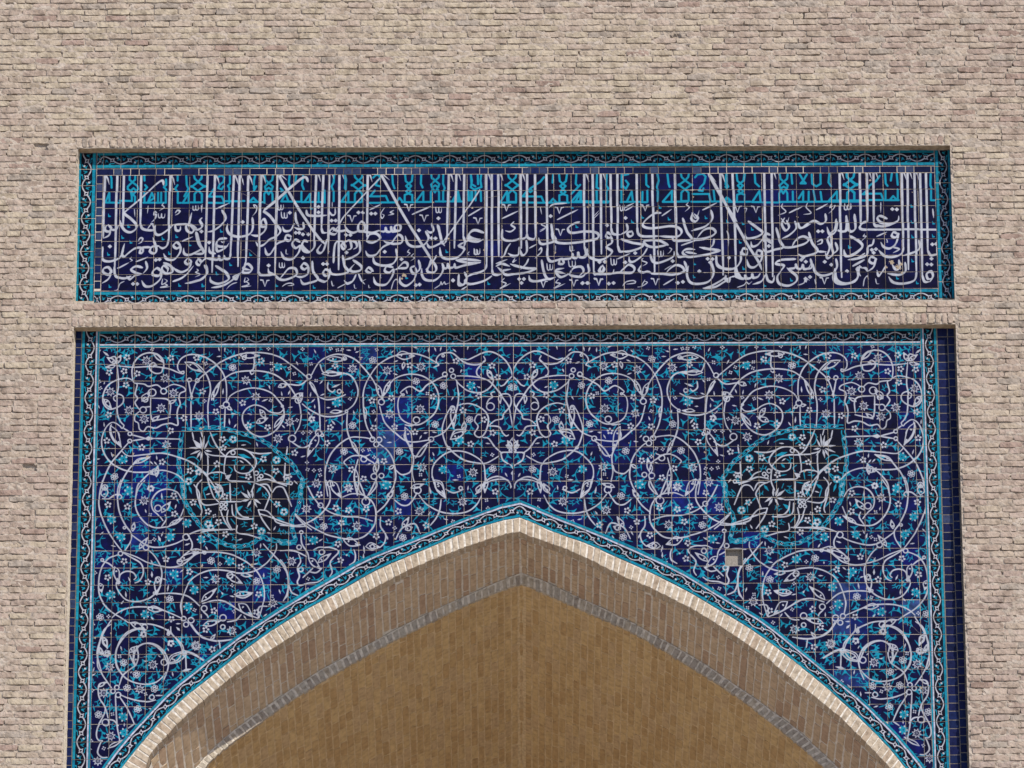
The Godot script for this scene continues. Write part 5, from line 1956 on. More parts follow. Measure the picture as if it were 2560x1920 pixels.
	ribbon_flowers([307, 305, 317, 305, 367, 303, 407, 301, 441, 307, 481, 320, 514, 329, 555, 351, 588, 379, 622, 407, 642, 435, 656, 462, 649, 487, 643, 507])
	ribbon_flowers([306, 316, 303, 361, 299, 409, 305, 444, 310, 472, 314, 506])
	flower(454, 335)
	flower(328, 461)
	flower(580, 398)
	star(255, 151)
	star(489, 158)
	star(518, 208)
	star(246, 242)
	star(280, 197)
	star(197, 275)
	star(153, 247)
	star(355, 265)
	star(263, 352)
	star(616, 285)
	rosette(450, 119)
	rosette(115, 447)
	flower(93, 133)
	flower(136, 130)
	flower(174, 137)
	flower(364, 192)
	flower(403, 253)
	flower(312, 272)
	flower(480, 227)
	flower(532, 100)
	flower(346, 90)
	flower(274, 310)
	flower(251, 404)
	flower(192, 360)
	flower(91, 339)
	flower(554, 301)
	flower(681, 275)
	flower(497, 295)
	flower(94, 261)
	flower(219, 482)
	star(200, 97)
	star(98, 191)
	petals(139, 395, 5, 10.5, 2.4, 0.6)
	petals(157, 488, 5, 10.5, 2.4, 0.6)
	star(584, 334)
	flower(331, 430)
	flower(356, 434)
	flower(424, 335)
	flower(426, 361)
	flower(409, 410)
	flower(542, 396)
	flower(499, 448)
	flower(616, 448)
	flower(579, 431)
	flower(413, 486)
	flower(270, 90)
	flower(144, 88)
	flower(143, 172)
	petals(582, 118, 5, 10.5, 2.4, 0.6)
	blade(423, 201, 424, 184, 6.0)
	blade(444, 292, 442, 274, 6.0)
	blade(536, 222, 553, 215, 6.0)
	blade(109, 388, 104, 374, 5.3)
	blade(126, 329, 124, 315, 5.3)
	blade(79, 168, 81, 161, 4.7)
	blade(236, 397, 234, 385, 5.3)
	blade(447, 260, 460, 259, 5.3)
	vine(4.15, [679, 142, 698, 107, 725, 87, 758, 80, 799, 94, 826, 118, 849, 147, 863, 171, 873, 196])
	leaf(722, 95, 780, 96, 13.3)
	ring(774, 94, 5.3, 3.6)
	leaf(709, 139, 769, 141, 13.3)
	vine(4.15, [703, 111, 709, 129, 719, 136, 769, 138, 796, 150, 811, 181, 811, 209, 800, 234, 780, 251])
	vine(4.15, [699, 209, 723, 218, 753, 213, 776, 202])
	vine(4.15, [726, 167, 726, 185, 739, 195, 746, 188])
	blade(739, 181, 762, 171, 8.0)
	ring(759, 193, 6.0, 3.6)
	vine(4.15, [672, 167, 696, 205, 703, 261, 705, 314])
	leaf(674, 163, 696, 205, 6.7)
	vine(4.15, [653, 230, 679, 251, 713, 267, 746, 268, 770, 262, 783, 255])
	leaf(733, 256, 770, 253, 8.7)
	ring(780, 253, 4.0, 3.6)
	vine(4.15, [783, 258, 783, 307, 797, 349, 814, 380])
	leaf(795, 342, 816, 382, 8.0)
	vine(4.15, [625, 346, 654, 362, 680, 348])
	leaf(698, 317, 669, 390, 18.7)
	ring(700, 317, 9.3, 3.6)
	ring(710, 324, 4.0, 3.6)
	vine(4.15, [843, 154, 831, 189, 828, 227, 832, 265, 840, 300, 857, 335])
	leaf(830, 241, 837, 274, 7.3)
	vine(4.15, [843, 154, 866, 119, 899, 94, 933, 82, 973, 79, 1006, 88, 1033, 102, 1047, 114, 1033, 121])
	leaf(923, 85, 976, 86, 22.0)
	leaf(946, 105, 943, 126, 7.3)
	vine(4.15, [895, 192, 913, 161, 943, 145, 980, 142, 1013, 154, 1037, 182, 1047, 217, 1040, 252, 1020, 276, 990, 294, 960, 290, 937, 273, 928, 241, 931, 213, 943, 201])
	vine(4.15, [943, 201, 936, 196, 963, 178, 993, 194, 1013, 175, 1050, 154, 1070, 146])
	ring(944, 203, 3.0, 3.6)
	ring(1084, 130, 6.3, 3.6)
	ring(1065, 143, 7.0, 3.6)
	ring(1089, 148, 7.0, 3.6)
	leaf(866, 171, 886, 220, 12.0)
	leaf(906, 161, 885, 210, 10.7)
	ring(881, 225, 8.7, 3.6)
	vine(4.15, [876, 238, 883, 265, 893, 290, 920, 318, 950, 342, 980, 346, 1024, 339])
	ring(1025, 337, 7.3, 3.6)
	vine(4.15, [1030, 332, 1060, 318, 1080, 294, 1094, 266, 1104, 221, 1100, 182, 1097, 158])
	leaf(1087, 238, 1090, 305, 14.7)
	vine(4.15, [1080, 245, 1067, 270, 1057, 308, 1064, 343, 1077, 367, 1114, 398, 1154, 409, 1184, 409, 1220, 388])
	ring(1087, 245, 6.7, 3.6)
	ring(1075, 365, 4.0, 3.6)
	vine(4.15, [1100, 238, 1130, 230, 1160, 239, 1184, 260, 1190, 284, 1180, 319, 1164, 333, 1150, 322, 1160, 301, 1150, 284, 1157, 266, 1167, 266])
	ring(1195, 240, 11.3, 3.6)
	vine(4.15, [1184, 232, 1191, 218, 1201, 211, 1197, 200, 1207, 195])
	vine(4.15, [1047, 116, 1040, 98, 1053, 81, 1084, 77, 1107, 95, 1127, 109, 1157, 113, 1181, 102, 1177, 88])
	vine(4.15, [1114, 95, 1130, 99, 1154, 88, 1184, 74, 1211, 78, 1238, 99, 1254, 124, 1259, 145])
	vine(4.15, [1181, 99, 1157, 127, 1157, 144, 1164, 148])
	ring(1060, 86, 3.7, 3.6)
	vine(4.15, [1100, 147, 1140, 148, 1184, 158, 1211, 183, 1231, 214, 1247, 239, 1254, 267, 1260, 302])
	vine(4.15, [1194, 134, 1204, 155, 1197, 179, 1170, 197, 1134, 193, 1107, 175, 1094, 158])
	leaf(1187, 129, 1202, 158, 11.3)
	vine(4.15, [1259, 148, 1248, 159, 1234, 176, 1224, 179])
	vine(4.15, [1221, 211, 1227, 204, 1247, 204, 1256, 221, 1251, 242, 1234, 263, 1230, 277, 1210, 281, 1194, 294])
	leaf(1221, 207, 1224, 232, 7.3)
	vine(4.15, [1190, 298, 1220, 301, 1230, 319, 1240, 329, 1247, 326])
	vine(4.15, [1263, 378, 1230, 378, 1227, 385, 1233, 402, 1253, 416, 1259, 427])
	vine(4.15, [1174, 333, 1190, 336, 1210, 364, 1230, 380])
	leaf(1259, 368, 1260, 333, 20.0)
	leaf(1257, 364, 1244, 343, 10.0)
	leaf(1254, 361, 1240, 357, 10.0)
	leaf(1257, 368, 1250, 375, 8.0)
	blade(1258, 447, 1259, 433, 11.3)
	vine(4.15, [1259, 447, 1259, 461])
	vine(4.15, [1177, 416, 1180, 447, 1180, 482])
	leaf(1183, 457, 1180, 499, 11.3)
	vine(4.15, [1160, 495, 1187, 461, 1220, 451, 1250, 468, 1254, 485])
	leaf(1080, 339, 1127, 312, 14.7)
	leaf(1120, 312, 1120, 285, 11.3)
	vine(4.15, [1080, 339, 1094, 311, 1124, 310])
	ring(855, 337, 7.3, 3.6)
	ring(875, 339, 8.0, 3.6)
	ring(867, 352, 8.0, 3.6)
	vine(4.15, [850, 335, 827, 331, 794, 331, 764, 349, 737, 380, 723, 418, 721, 459, 728, 506])
	vine(4.15, [877, 352, 900, 373, 917, 405, 924, 446, 917, 477, 901, 506])
	vine(4.15, [781, 414, 774, 404, 797, 387, 824, 387, 847, 401, 861, 411, 867, 432])
	leaf(864, 442, 872, 396, 12.7)
	ring(861, 449, 8.7, 3.6)
	ring(882, 446, 7.3, 3.6)
	vine(4.15, [869, 453, 858, 480, 844, 506])
	leaf(807, 425, 813, 506, 11.3)
	vine(4.15, [814, 397, 804, 453, 821, 494, 835, 506])
	ring(831, 397, 8.7, 3.6)
	vine(4.15, [834, 390, 847, 384])
	vine(4.15, [924, 429, 941, 443, 964, 436, 970, 419])
	leaf(904, 427, 921, 413, 7.3)
	leaf(950, 301, 972, 374, 16.0)
	vine(4.15, [950, 294, 970, 297, 983, 290])
	ring(983, 280, 9.3, 3.6)
	vine(4.15, [950, 314, 947, 332, 960, 356, 974, 391, 971, 436, 977, 467])
	vine(4.15, [980, 394, 997, 367, 1024, 343])
	vine(4.15, [974, 387, 994, 388, 1014, 356])
	vine(4.15, [1027, 453, 1030, 419, 1057, 388, 1087, 374, 1127, 378, 1164, 399, 1177, 419])
	vine(4.15, [1027, 446, 1034, 474])
	leaf(967, 484, 1004, 472, 10.7)
	ring(986, 491, 10.0, 3.6)
	leaf(1034, 460, 1064, 505, 21.3)
	rosette(856, 98)
	star(898, 131)
	star(797, 125)
	star(995, 119)
	rosette(981, 163)
	rosette(1060, 177)
	star(993, 247)
	star(905, 262)
	flower(910, 213)
	flower(747, 115)
	petals(751, 228, 5, 10.5, 2.4, 0.6)
	flower(680, 277)
	star(616, 285)
	rosette(798, 295)
	flower(860, 302)
	flower(920, 300)
	rosette(1037, 294)
	flower(853, 222)
	rosette(1135, 280)
	petals(1140, 176, 5, 10.5, 2.4, 0.6)
	flower(1202, 319)
	flower(979, 316)
	petals(1107, 341, 5, 10.5, 2.4, 0.6)
	flower(1139, 353)
	rosette(1256, 183)
	star(743, 426)
	star(1145, 437)
	petals(1059, 429, 5, 10.5, 2.4, 0.6)
	star(999, 422)
	flower(796, 428)
	flower(889, 404)
	rosette(934, 375)
	rosette(774, 373)
	rosette(1202, 428)
	flower(831, 456)
	petals(898, 474, 5, 10.5, 2.4, 0.6)
	star(788, 484)
	flower(733, 301)
	flower(725, 348)
	flower(632, 378)
	flower(1030, 210)
	flower(1162, 207)
	flower(1217, 151)
	flower(1177, 279)
	flower(1117, 252)
	star(696, 468)
	flower(1097, 102)
	flower(1201, 116)
	flower(963, 115)
	blade(679, 226, 689, 216, 6.0)
	blade(689, 244, 688, 233, 5.3)
	blade(747, 293, 736, 279, 6.7)
	blade(723, 242, 733, 242, 5.3)
	blade(803, 262, 800, 251, 6.0)
	blade(863, 283, 867, 272, 5.3)
	blade(805, 76, 815, 73, 5.3)
	blade(916, 70, 909, 77, 5.3)
	blade(1114, 127, 1110, 137, 6.0)
	blade(1004, 320, 1015, 318, 6.7)
	blade(1237, 440, 1243, 451, 6.0)
	blade(1167, 183, 1157, 179, 5.3)
	blade(887, 328, 894, 335, 5.3)
	blade(1034, 388, 1030, 377, 5.3)
	blade(1001, 460, 1010, 457, 6.0)
	blade(1087, 461, 1104, 461, 6.0)
	vine(4.15, [81, 457, 74, 492, 73, 533, 84, 574, 104, 616, 125, 647, 140, 666])
	ring(137, 675, 6.7, 3.6)
	leaf(89, 509, 87, 475, 18.0)
	ring(88, 479, 8.0, 3.6)
	vine(4.15, [82, 512, 99, 513, 115, 502, 132, 501, 137, 509, 131, 514])
	vine(4.15, [134, 457, 125, 485, 126, 523, 133, 557, 150, 592, 167, 616, 165, 640, 150, 666])
	vine(4.15, [201, 458, 182, 489, 177, 527, 186, 558, 207, 585, 230, 599, 257, 599, 280, 592, 303, 572, 315, 544])
	vine(4.15, [308, 513, 295, 493, 268, 484, 241, 492, 224, 516, 227, 544, 243, 561, 256, 579])
	leaf(253, 554, 277, 522, 13.3)
	ring(242, 541, 9.3, 3.6)
	vine(4.15, [253, 596, 266, 575, 263, 561])
	leaf(275, 593, 314, 570, 9.3)
	leaf(171, 609, 175, 583, 9.3)
	ring(147, 599, 3.7, 3.6)
	vine(4.15, [167, 619, 191, 637, 218, 654, 251, 657, 291, 647, 317, 634])
	vine(4.15, [333, 618, 369, 606, 422, 605])
	ring(323, 627, 9.0, 3.6)
	leaf(191, 661, 214, 628, 10.7)
	ring(210, 657, 8.0, 3.6)
	vine(4.15, [216, 664, 238, 688, 256, 726, 253, 767, 237, 794, 214, 811, 185, 818, 155, 811, 135, 790, 126, 770, 127, 760])
	leaf(244, 746, 242, 798, 15.3)
	ring(246, 752, 7.3, 3.6)
	ring(235, 792, 3.0, 3.6)
	vine(4.15, [142, 671, 165, 685, 196, 705, 203, 733, 193, 756, 180, 763])
	vine(4.15, [145, 671, 182, 685, 215, 702, 249, 712, 282, 716, 315, 709, 334, 695, 354, 678, 380, 672, 413, 672, 453, 679, 490, 696, 517, 717, 537, 744, 547, 775, 549, 809, 541, 846, 535, 867])
	vine(4.15, [132, 678, 103, 691, 83, 719, 76, 753, 78, 794, 92, 824, 116, 848, 143, 865, 163, 879])
	leaf(79, 763, 85, 790, 12.7)
	leaf(121, 714, 132, 763, 14.7)
	vine(4.15, [83, 698, 103, 705, 120, 719])
	ring(85, 695, 4.0, 3.6)
	vine(4.15, [134, 760, 137, 739, 153, 729, 173, 732, 183, 746, 177, 753])
	ring(132, 761, 4.7, 3.6)
	vine(4.15, [116, 865, 136, 848, 168, 835, 208, 833, 248, 838, 284, 852, 314, 866])
	ring(321, 868, 7.3, 3.6)
	ring(342, 873, 8.7, 3.6)
	ring(328, 886, 7.3, 3.6)
	leaf(218, 838, 263, 842, 14.7)
	vine(4.15, [237, 796, 267, 793, 300, 794, 330, 801, 353, 818, 366, 830])
	ring(378, 839, 8.3, 3.6)
	vine(4.15, [320, 794, 335, 760, 362, 737, 398, 725, 437, 727, 477, 734, 514, 730, 546, 713, 566, 693, 582, 665, 582, 648])
	vine(4.15, [320, 794, 312, 828, 317, 859])
	vine(4.15, [344, 886, 361, 910, 388, 927, 421, 934, 453, 931])
	leaf(303, 700, 360, 670, 13.3)
	vine(4.15, [327, 620, 340, 644, 337, 665, 314, 685, 301, 699])
	leaf(337, 666, 384, 672, 9.3)
	ring(306, 700, 7.3, 3.6)
	ring(377, 673, 4.3, 3.6)
	vine(4.15, [373, 825, 406, 815, 439, 819, 472, 839, 502, 856, 532, 868])
	leaf(371, 818, 413, 779, 13.3)
	leaf(465, 798, 516, 792, 10.7)
	vine(4.15, [468, 802, 491, 807, 514, 795])
	leaf(444, 742, 486, 764, 16.0)
	leaf(482, 739, 514, 742, 8.7)
	ring(451, 742, 8.7, 3.6)
	leaf(477, 824, 517, 860, 20.7)
	vine(4.15, [485, 856, 469, 873, 446, 878])
	leaf(377, 888, 426, 875, 13.3)
	ring(433, 866, 9.3, 3.6)
	ring(433, 893, 6.7, 3.6)
	vine(4.15, [376, 849, 387, 859, 390, 866])
	vine(4.15, [533, 867, 535, 836, 558, 833])
	vine(4.15, [546, 648, 572, 679, 599, 710, 616, 741, 617, 795, 607, 812])
	vine(4.15, [116, 869, 100, 896, 85, 930, 79, 963, 78, 1004, 87, 1023])
	leaf(91, 923, 105, 953, 12.7)
	leaf(80, 950, 89, 974, 8.7)
	vine(4.15, [166, 879, 196, 882, 235, 886, 272, 900, 292, 917, 312, 944, 322, 971])
	vine(4.15, [206, 893, 170, 906, 144, 933, 130, 964, 132, 1004, 143, 1023])
	leaf(168, 879, 213, 901, 14.7)
	ring(209, 893, 8.7, 3.6)
	vine(4.15, [194, 947, 210, 940, 236, 944, 260, 964, 273, 991, 280, 1005])
	leaf(188, 1004, 189, 947, 11.3)
	leaf(280, 1001, 335, 966, 18.7)
	vine(4.15, [326, 964, 352, 974, 379, 990])
	ring(279, 913, 4.0, 3.6)
	vine(4.15, [278, 900, 279, 913])
	vine(4.15, [535, 559, 565, 569, 601, 583, 639, 595])
	vine(4.15, [469, 593, 469, 614, 502, 621, 535, 631])
	vine(4.15, [366, 613, 396, 607, 462, 605])
	ribbon_flowers([314, 458, 316, 486, 318, 520, 329, 541, 346, 569, 369, 600, 386, 620, 413, 637, 443, 651, 476, 655, 509, 648, 542, 628, 562, 635, 589, 640, 639, 645])
	flower(387, 588)
	flower(539, 611)
	flower(604, 553)
	flower(221, 482)
	flower(99, 531)
	petals(157, 489, 5, 10.5, 2.4, 0.6)
	flower(154, 537)
	star(202, 518)
	flower(286, 503)
	flower(289, 558)
	petals(110, 575, 5, 10.5, 2.4, 0.6)
	petals(138, 626, 5, 10.5, 2.4, 0.6)
	petals(277, 627, 5, 10.5, 2.4, 0.6)
	star(526, 674)
	rosette(396, 697)
	petals(450, 699, 5, 10.5, 2.4, 0.6)
	flower(482, 715)
	flower(267, 692)
	flower(101, 746)
	petals(292, 736, 5, 10.5, 2.4, 0.6)
	flower(335, 730)
	star(410, 752)
	flower(217, 760)
	rosette(280, 810)
	petals(349, 783, 5, 10.5, 2.4, 0.6)
	petals(112, 797, 5, 10.5, 2.4, 0.6)
	rosette(82, 862)
	petals(210, 855, 5, 10.5, 2.4, 0.6)
	flower(286, 869)
	flower(533, 797)
	rosette(585, 724)
	flower(406, 846)
	flower(385, 900)
	star(458, 904)
	flower(208, 913)
	flower(286, 940)
	star(357, 947)
	rosette(153, 996)
	flower(105, 970)
	star(574, 823)
	flower(528, 850)
	flower(436, 619)
	flower(148, 698)
	rosette(527, 758)
	petals(333, 832, 5, 10.5, 2.4, 0.6)
	petals(326, 586, 5, 10.5, 2.4, 0.6)
	petals(367, 634, 5, 10.5, 2.4, 0.6)
	flower(342, 524)
	flower(385, 551)
	star(414, 483)
	flower(518, 595)
	flower(416, 583)
	flower(584, 530)
	blade(252, 513, 251, 496, 6.0)
	blade(298, 520, 295, 513, 5.3)
	blade(209, 554, 206, 544, 5.3)
	blade(251, 640, 244, 623, 8.7)
	blade(320, 651, 334, 646, 6.7)
	blade(229, 705, 224, 695, 6.0)
	blade(229, 746, 228, 729, 8.0)
	blade(269, 753, 259, 750, 5.3)
	blade(167, 760, 160, 746, 6.0)
	blade(155, 804, 153, 787, 6.7)
	blade(273, 787, 276, 767, 6.0)
	blade(465, 805, 452, 802, 5.3)
	blade(142, 824, 148, 814, 6.7)
	blade(235, 872, 228, 862, 6.0)
	blade(311, 903, 301, 893, 8.0)
	blade(371, 713, 371, 706, 5.3)
	blade(517, 710, 530, 706, 5.3)
	blade(547, 747, 547, 734, 6.0)
	blade(432, 798, 428, 791, 6.0)
	vine(4.15, [113, 884, 94, 901, 83, 934, 76, 967, 82, 998, 92, 1028, 107, 1051, 120, 1069])
	leaf(91, 919, 105, 955, 8.5)
	leaf(82, 955, 95, 975, 7.0)
	ring(123, 1079, 6.5, 3.6)
	ring(135, 1068, 6.5, 3.6)
	ring(138, 1090, 7.5, 3.6)
	vine(4.15, [142, 1061, 151, 1034, 168, 1018, 185, 1006])
	vine(4.15, [185, 1006, 175, 985, 167, 968])
	leaf(167, 966, 197, 946, 11.0)
	vine(4.15, [182, 950, 180, 985, 185, 1006])
	vine(4.15, [197, 947, 216, 939, 241, 943, 261, 958, 274, 978, 279, 1001, 275, 1026, 265, 1052])
	vine(4.15, [196, 894, 169, 902, 147, 922, 135, 947, 130, 973, 133, 1001, 146, 1026, 164, 1044, 189, 1055, 218, 1059, 243, 1054, 262, 1039, 272, 1026])
	ring(267, 996, 9.0, 3.6)
	leaf(278, 998, 323, 963, 19.0)
	vine(4.15, [320, 961, 350, 971, 380, 989])
	vine(4.15, [285, 892, 287, 910, 302, 928, 318, 945, 323, 961])
	ring(280, 908, 4.0, 3.6)
	vine(4.15, [328, 976, 330, 1016])
	blade(319, 1021, 345, 1015, 11.0)
	vine(4.15, [339, 884, 356, 907, 376, 923, 401, 930, 426, 933, 465, 928])
	leaf(399, 930, 412, 914, 6.0)
	vine(4.15, [422, 933, 426, 958])
	vine(4.15, [143, 1089, 165, 1099, 192, 1107, 222, 1110, 244, 1105])
	ring(234, 1097, 7.0, 3.6)
	vine(4.15, [246, 1092, 263, 1092])
	vine(4.15, [130, 1092, 132, 1124, 137, 1182, 143, 1212, 145, 1225])
	vine(4.15, [143, 1097, 163, 1127, 176, 1152, 186, 1175])
	vine(4.15, [107, 1054, 90, 1056, 82, 1074, 86, 1099, 99, 1119, 107, 1137, 112, 1157])
	leaf(82, 1066, 104, 1052, 8.5)
	vine(4.15, [104, 1124, 102, 1142, 93, 1162, 81, 1187, 79, 1210, 86, 1222, 94, 1222])
	ring(105, 1170, 9.5, 3.6)
	vine(4.15, [110, 1162, 127, 1165, 140, 1180])
	vine(4.15, [96, 1222, 89, 1237, 85, 1257, 97, 1270, 112, 1270])
	leaf(114, 1245, 155, 1221, 8.0)
	vine(4.15, [169, 1187, 186, 1175])
	rosette(153, 996)
	star(235, 1003)
	star(113, 1008)
	rosette(190, 1030)
	star(199, 1074)
	rosette(164, 1070)
	rosette(241, 1072)
	star(98, 1084)
	rosette(195, 1132)
	petals(154, 1155, 5, 10.5, 2.4, 0.6)
	star(358, 949)
	flower(285, 941)
	rosette(85, 1147)
	star(119, 1210)
	flower(404, 957)
	flower(206, 913)
	rosette(104, 970)
	petals(157, 1200, 5, 10.5, 2.4, 0.6)
	star(85, 1282)
	blade(256, 981, 249, 976, 4.5)
	blade(210, 991, 220, 993, 4.5)
	blade(173, 1026, 176, 1021, 4.0)
	blade(280, 963, 276, 955, 4.5)
	blade(148, 1132, 148, 1127, 5.0)
	blade(157, 1182, 157, 1172, 5.5)
	vine(4.15, [671, 477, 688, 511, 705, 535])
	vine(4.15, [724, 460, 734, 494, 731, 529, 702, 566, 669, 587, 632, 594, 593, 593])
	leaf(734, 460, 766, 511, 18.0)
	ring(734, 470, 8.0, 3.6)
	vine(4.15, [771, 511, 798, 501, 831, 505, 854, 522, 866, 550, 865, 588, 848, 615, 825, 632, 792, 635, 752, 628, 719, 618, 686, 601, 666, 587, 635, 559])
	ring(707, 534, 7.3, 3.6)
	vine(4.15, [712, 539, 738, 556, 775, 567, 821, 570, 858, 581])
	vine(4.15, [817, 460, 831, 494, 838, 519])
	ring(838, 524, 11.3, 3.6)
	vine(4.15, [867, 460, 867, 481, 848, 505])
	vine(4.15, [868, 557, 891, 536, 911, 505])
	leaf(899, 517, 916, 490, 11.3)
	vine(4.15, [921, 519, 941, 534, 961, 533, 977, 512, 984, 498])
	vine(4.15, [990, 505, 1014, 533, 1050, 554, 1090, 561, 1130, 554, 1156, 534, 1170, 506])
	leaf(1035, 464, 1067, 516, 18.0)
	vine(4.15, [1067, 488, 1090, 499, 1117, 489])
	ring(1110, 485, 5.3, 3.6)
	vine(4.15, [1054, 519, 1050, 550, 1040, 574, 1024, 595])
	vine(4.15, [1153, 502, 1176, 475, 1206, 461, 1243, 461, 1256, 482])
	leaf(1158, 499, 1171, 471, 14.7)
	vine(4.15, [881, 570, 881, 598, 895, 622, 891, 646, 878, 660])
	leaf(838, 658, 878, 658, 18.0)
	ring(857, 658, 6.0, 3.6)
	leaf(943, 602, 961, 571, 11.3)
	vine(4.15, [924, 636, 938, 608, 957, 595, 981, 591, 994, 619])
	leaf(951, 608, 972, 600, 13.3)
	vine(4.15, [593, 669, 633, 669, 670, 686])
	vine(4.15, [653, 618, 656, 649, 673, 676, 676, 693])
	vine(4.15, [647, 679, 653, 700, 644, 720, 650, 744, 644, 761, 651, 772, 674, 765, 700, 762, 717, 751])
	ring(713, 673, 7.3, 3.6)
	ring(654, 724, 6.7, 3.6)
	ring(648, 659, 6.7, 3.6)
	vine(4.15, [689, 666, 703, 659, 719, 659, 736, 659, 756, 666, 759, 676, 743, 693, 736, 707, 743, 731, 736, 745])
	leaf(675, 690, 711, 724, 14.7)
	leaf(703, 704, 738, 678, 11.3)
	vine(4.15, [660, 748, 674, 734, 687, 721])
	vine(4.15, [677, 731, 697, 734, 713, 721])
	vine(4.15, [805, 666, 809, 683, 806, 701, 792, 711])
	leaf(775, 637, 822, 653, 20.7)
	vine(4.15, [594, 696, 607, 714, 617, 741, 619, 768, 615, 795, 605, 816])
	vine(4.15, [619, 768, 628, 792, 648, 802])
	ring(654, 614, 5.3, 3.6)
	ribbon_flowers([671, 458, 650, 473, 650, 504, 642, 542, 627, 573, 629, 604, 636, 638, 621, 647, 593, 645])
	star(667, 544)
	rosette(717, 597)
	star(813, 596)
	flower(751, 542)
	flower(788, 549)
	flower(839, 546)
	flower(932, 552)
	star(992, 552)
	rosette(949, 509)
	star(1115, 525)
	flower(1210, 496)
	flower(1012, 595)
	flower(868, 627)
	petals(689, 638, 5, 10.5, 2.4, 0.6)
	flower(759, 649)
	star(627, 700)
	flower(766, 697)
	rosette(944, 631)
	petals(897, 474, 5, 10.5, 2.4, 0.6)
	flower(768, 587)
	flower(788, 484)
	flower(705, 501)
	flower(904, 586)
	blade(832, 694, 832, 677, 6.0)
	blade(782, 683, 786, 680, 6.0)
	blade(1024, 502, 1020, 481, 6.7)
	blade(1017, 564, 1024, 554, 6.0)
	blade(901, 636, 898, 625, 6.0)
	blade(832, 656, 835, 677, 6.7)
	blade(365, 366, 339, 336, 16.7)
	blade(366, 362, 360, 330, 8.0)
	blade(369, 362, 372, 326, 7.3)
	blade(372, 366, 384, 339, 7.3)
	blade(374, 370, 393, 373, 8.0)
	blade(372, 373, 386, 391, 6.5)
	blade(366, 373, 361, 399, 8.7)
	blade(361, 373, 350, 393, 8.0)
	blade(359, 370, 332, 381, 8.0)
	blade(357, 363, 329, 361, 8.0)
	vine(4.15, [337, 316, 341, 335])
	vine(4.15, [362, 313, 366, 328])
	vine(4.15, [389, 315, 401, 343, 419, 373, 437, 389])
	vine(4.15, [376, 379, 398, 385, 434, 387, 477, 391, 499, 404, 516, 425])
	vine(4.15, [381, 379, 383, 415, 382, 449, 390, 475, 403, 509, 421, 528])
	vine(4.15, [318, 396, 354, 419, 380, 441])
	vine(4.15, [380, 443, 391, 436, 416, 434, 435, 441])
	vine(4.15, [431, 438, 431, 411, 437, 381, 459, 366, 484, 366, 506, 378, 521, 400, 518, 419, 500, 436, 478, 438, 463, 430, 460, 415])
	vine(4.15, [495, 371, 528, 380, 564, 378])
	ring(455, 376, 6.2, 3.6)
	vine(4.15, [435, 445, 446, 460, 471, 462, 515, 464])
	blade(435, 455, 451, 442, 14.5)
	vine(4.15, [448, 468, 450, 521])
	vine(4.15, [514, 430, 518, 464, 508, 494])
	ring(523, 437, 6.2, 3.6)
	ring(537, 446, 5.4, 3.6)
	ring(531, 453, 5.4, 3.6)
	vine(4.15, [547, 438, 565, 446, 583, 465, 623, 472])
	ring(621, 467, 4.7, 3.6)
	vine(4.15, [525, 461, 554, 455, 580, 465, 609, 476])
	vine(4.15, [522, 468, 547, 480, 562, 502, 559, 517, 548, 547])
	vine(4.15, [529, 472, 555, 472, 566, 491])
	vine(4.15, [569, 495, 580, 480, 598, 480, 609, 499, 624, 536])
	vine(4.15, [605, 408, 603, 461])
	vine(4.15, [608, 382, 611, 359])
	blade(503, 513, 479, 494, 10.9)
	blade(506, 511, 497, 488, 9.4)
	blade(512, 512, 512, 488, 8.7)
	blade(516, 514, 537, 529, 9.4)
	blade(508, 519, 497, 539, 8.7)
	blade(515, 519, 527, 540, 8.7)
	blade(501, 517, 478, 521, 8.7)
	vine(4.15, [479, 522, 421, 522])
	ring(424, 531, 4.7, 3.6)
	ring(436, 530, 4.7, 3.6)
	ring(422, 543, 4.7, 3.6)
	ring(435, 542, 4.7, 3.6)
	vine(4.15, [422, 550, 433, 580, 451, 607])
	vine(4.15, [443, 547, 440, 577, 455, 607])
	vine(4.15, [454, 532, 458, 562, 480, 573, 516, 573])
	vine(4.15, [465, 528, 469, 551, 483, 566, 501, 569])
	vine(4.15, [344, 471, 359, 494, 363, 520, 378, 532, 414, 528])
	vine(4.15, [366, 456, 352, 475, 356, 509, 367, 547, 364, 561])
	vine(4.15, [406, 468, 421, 475, 428, 494, 421, 513])
	vine(4.15, [530, 547, 555, 551, 574, 570, 585, 585, 632, 596, 668, 596])
	vine(4.15, [530, 547, 538, 570, 549, 588, 563, 607])
	vine(4.15, [635, 562, 664, 593, 682, 608])
	flower(609, 448)
	flower(355, 434)
	flower(395, 599)
	flower(434, 507)

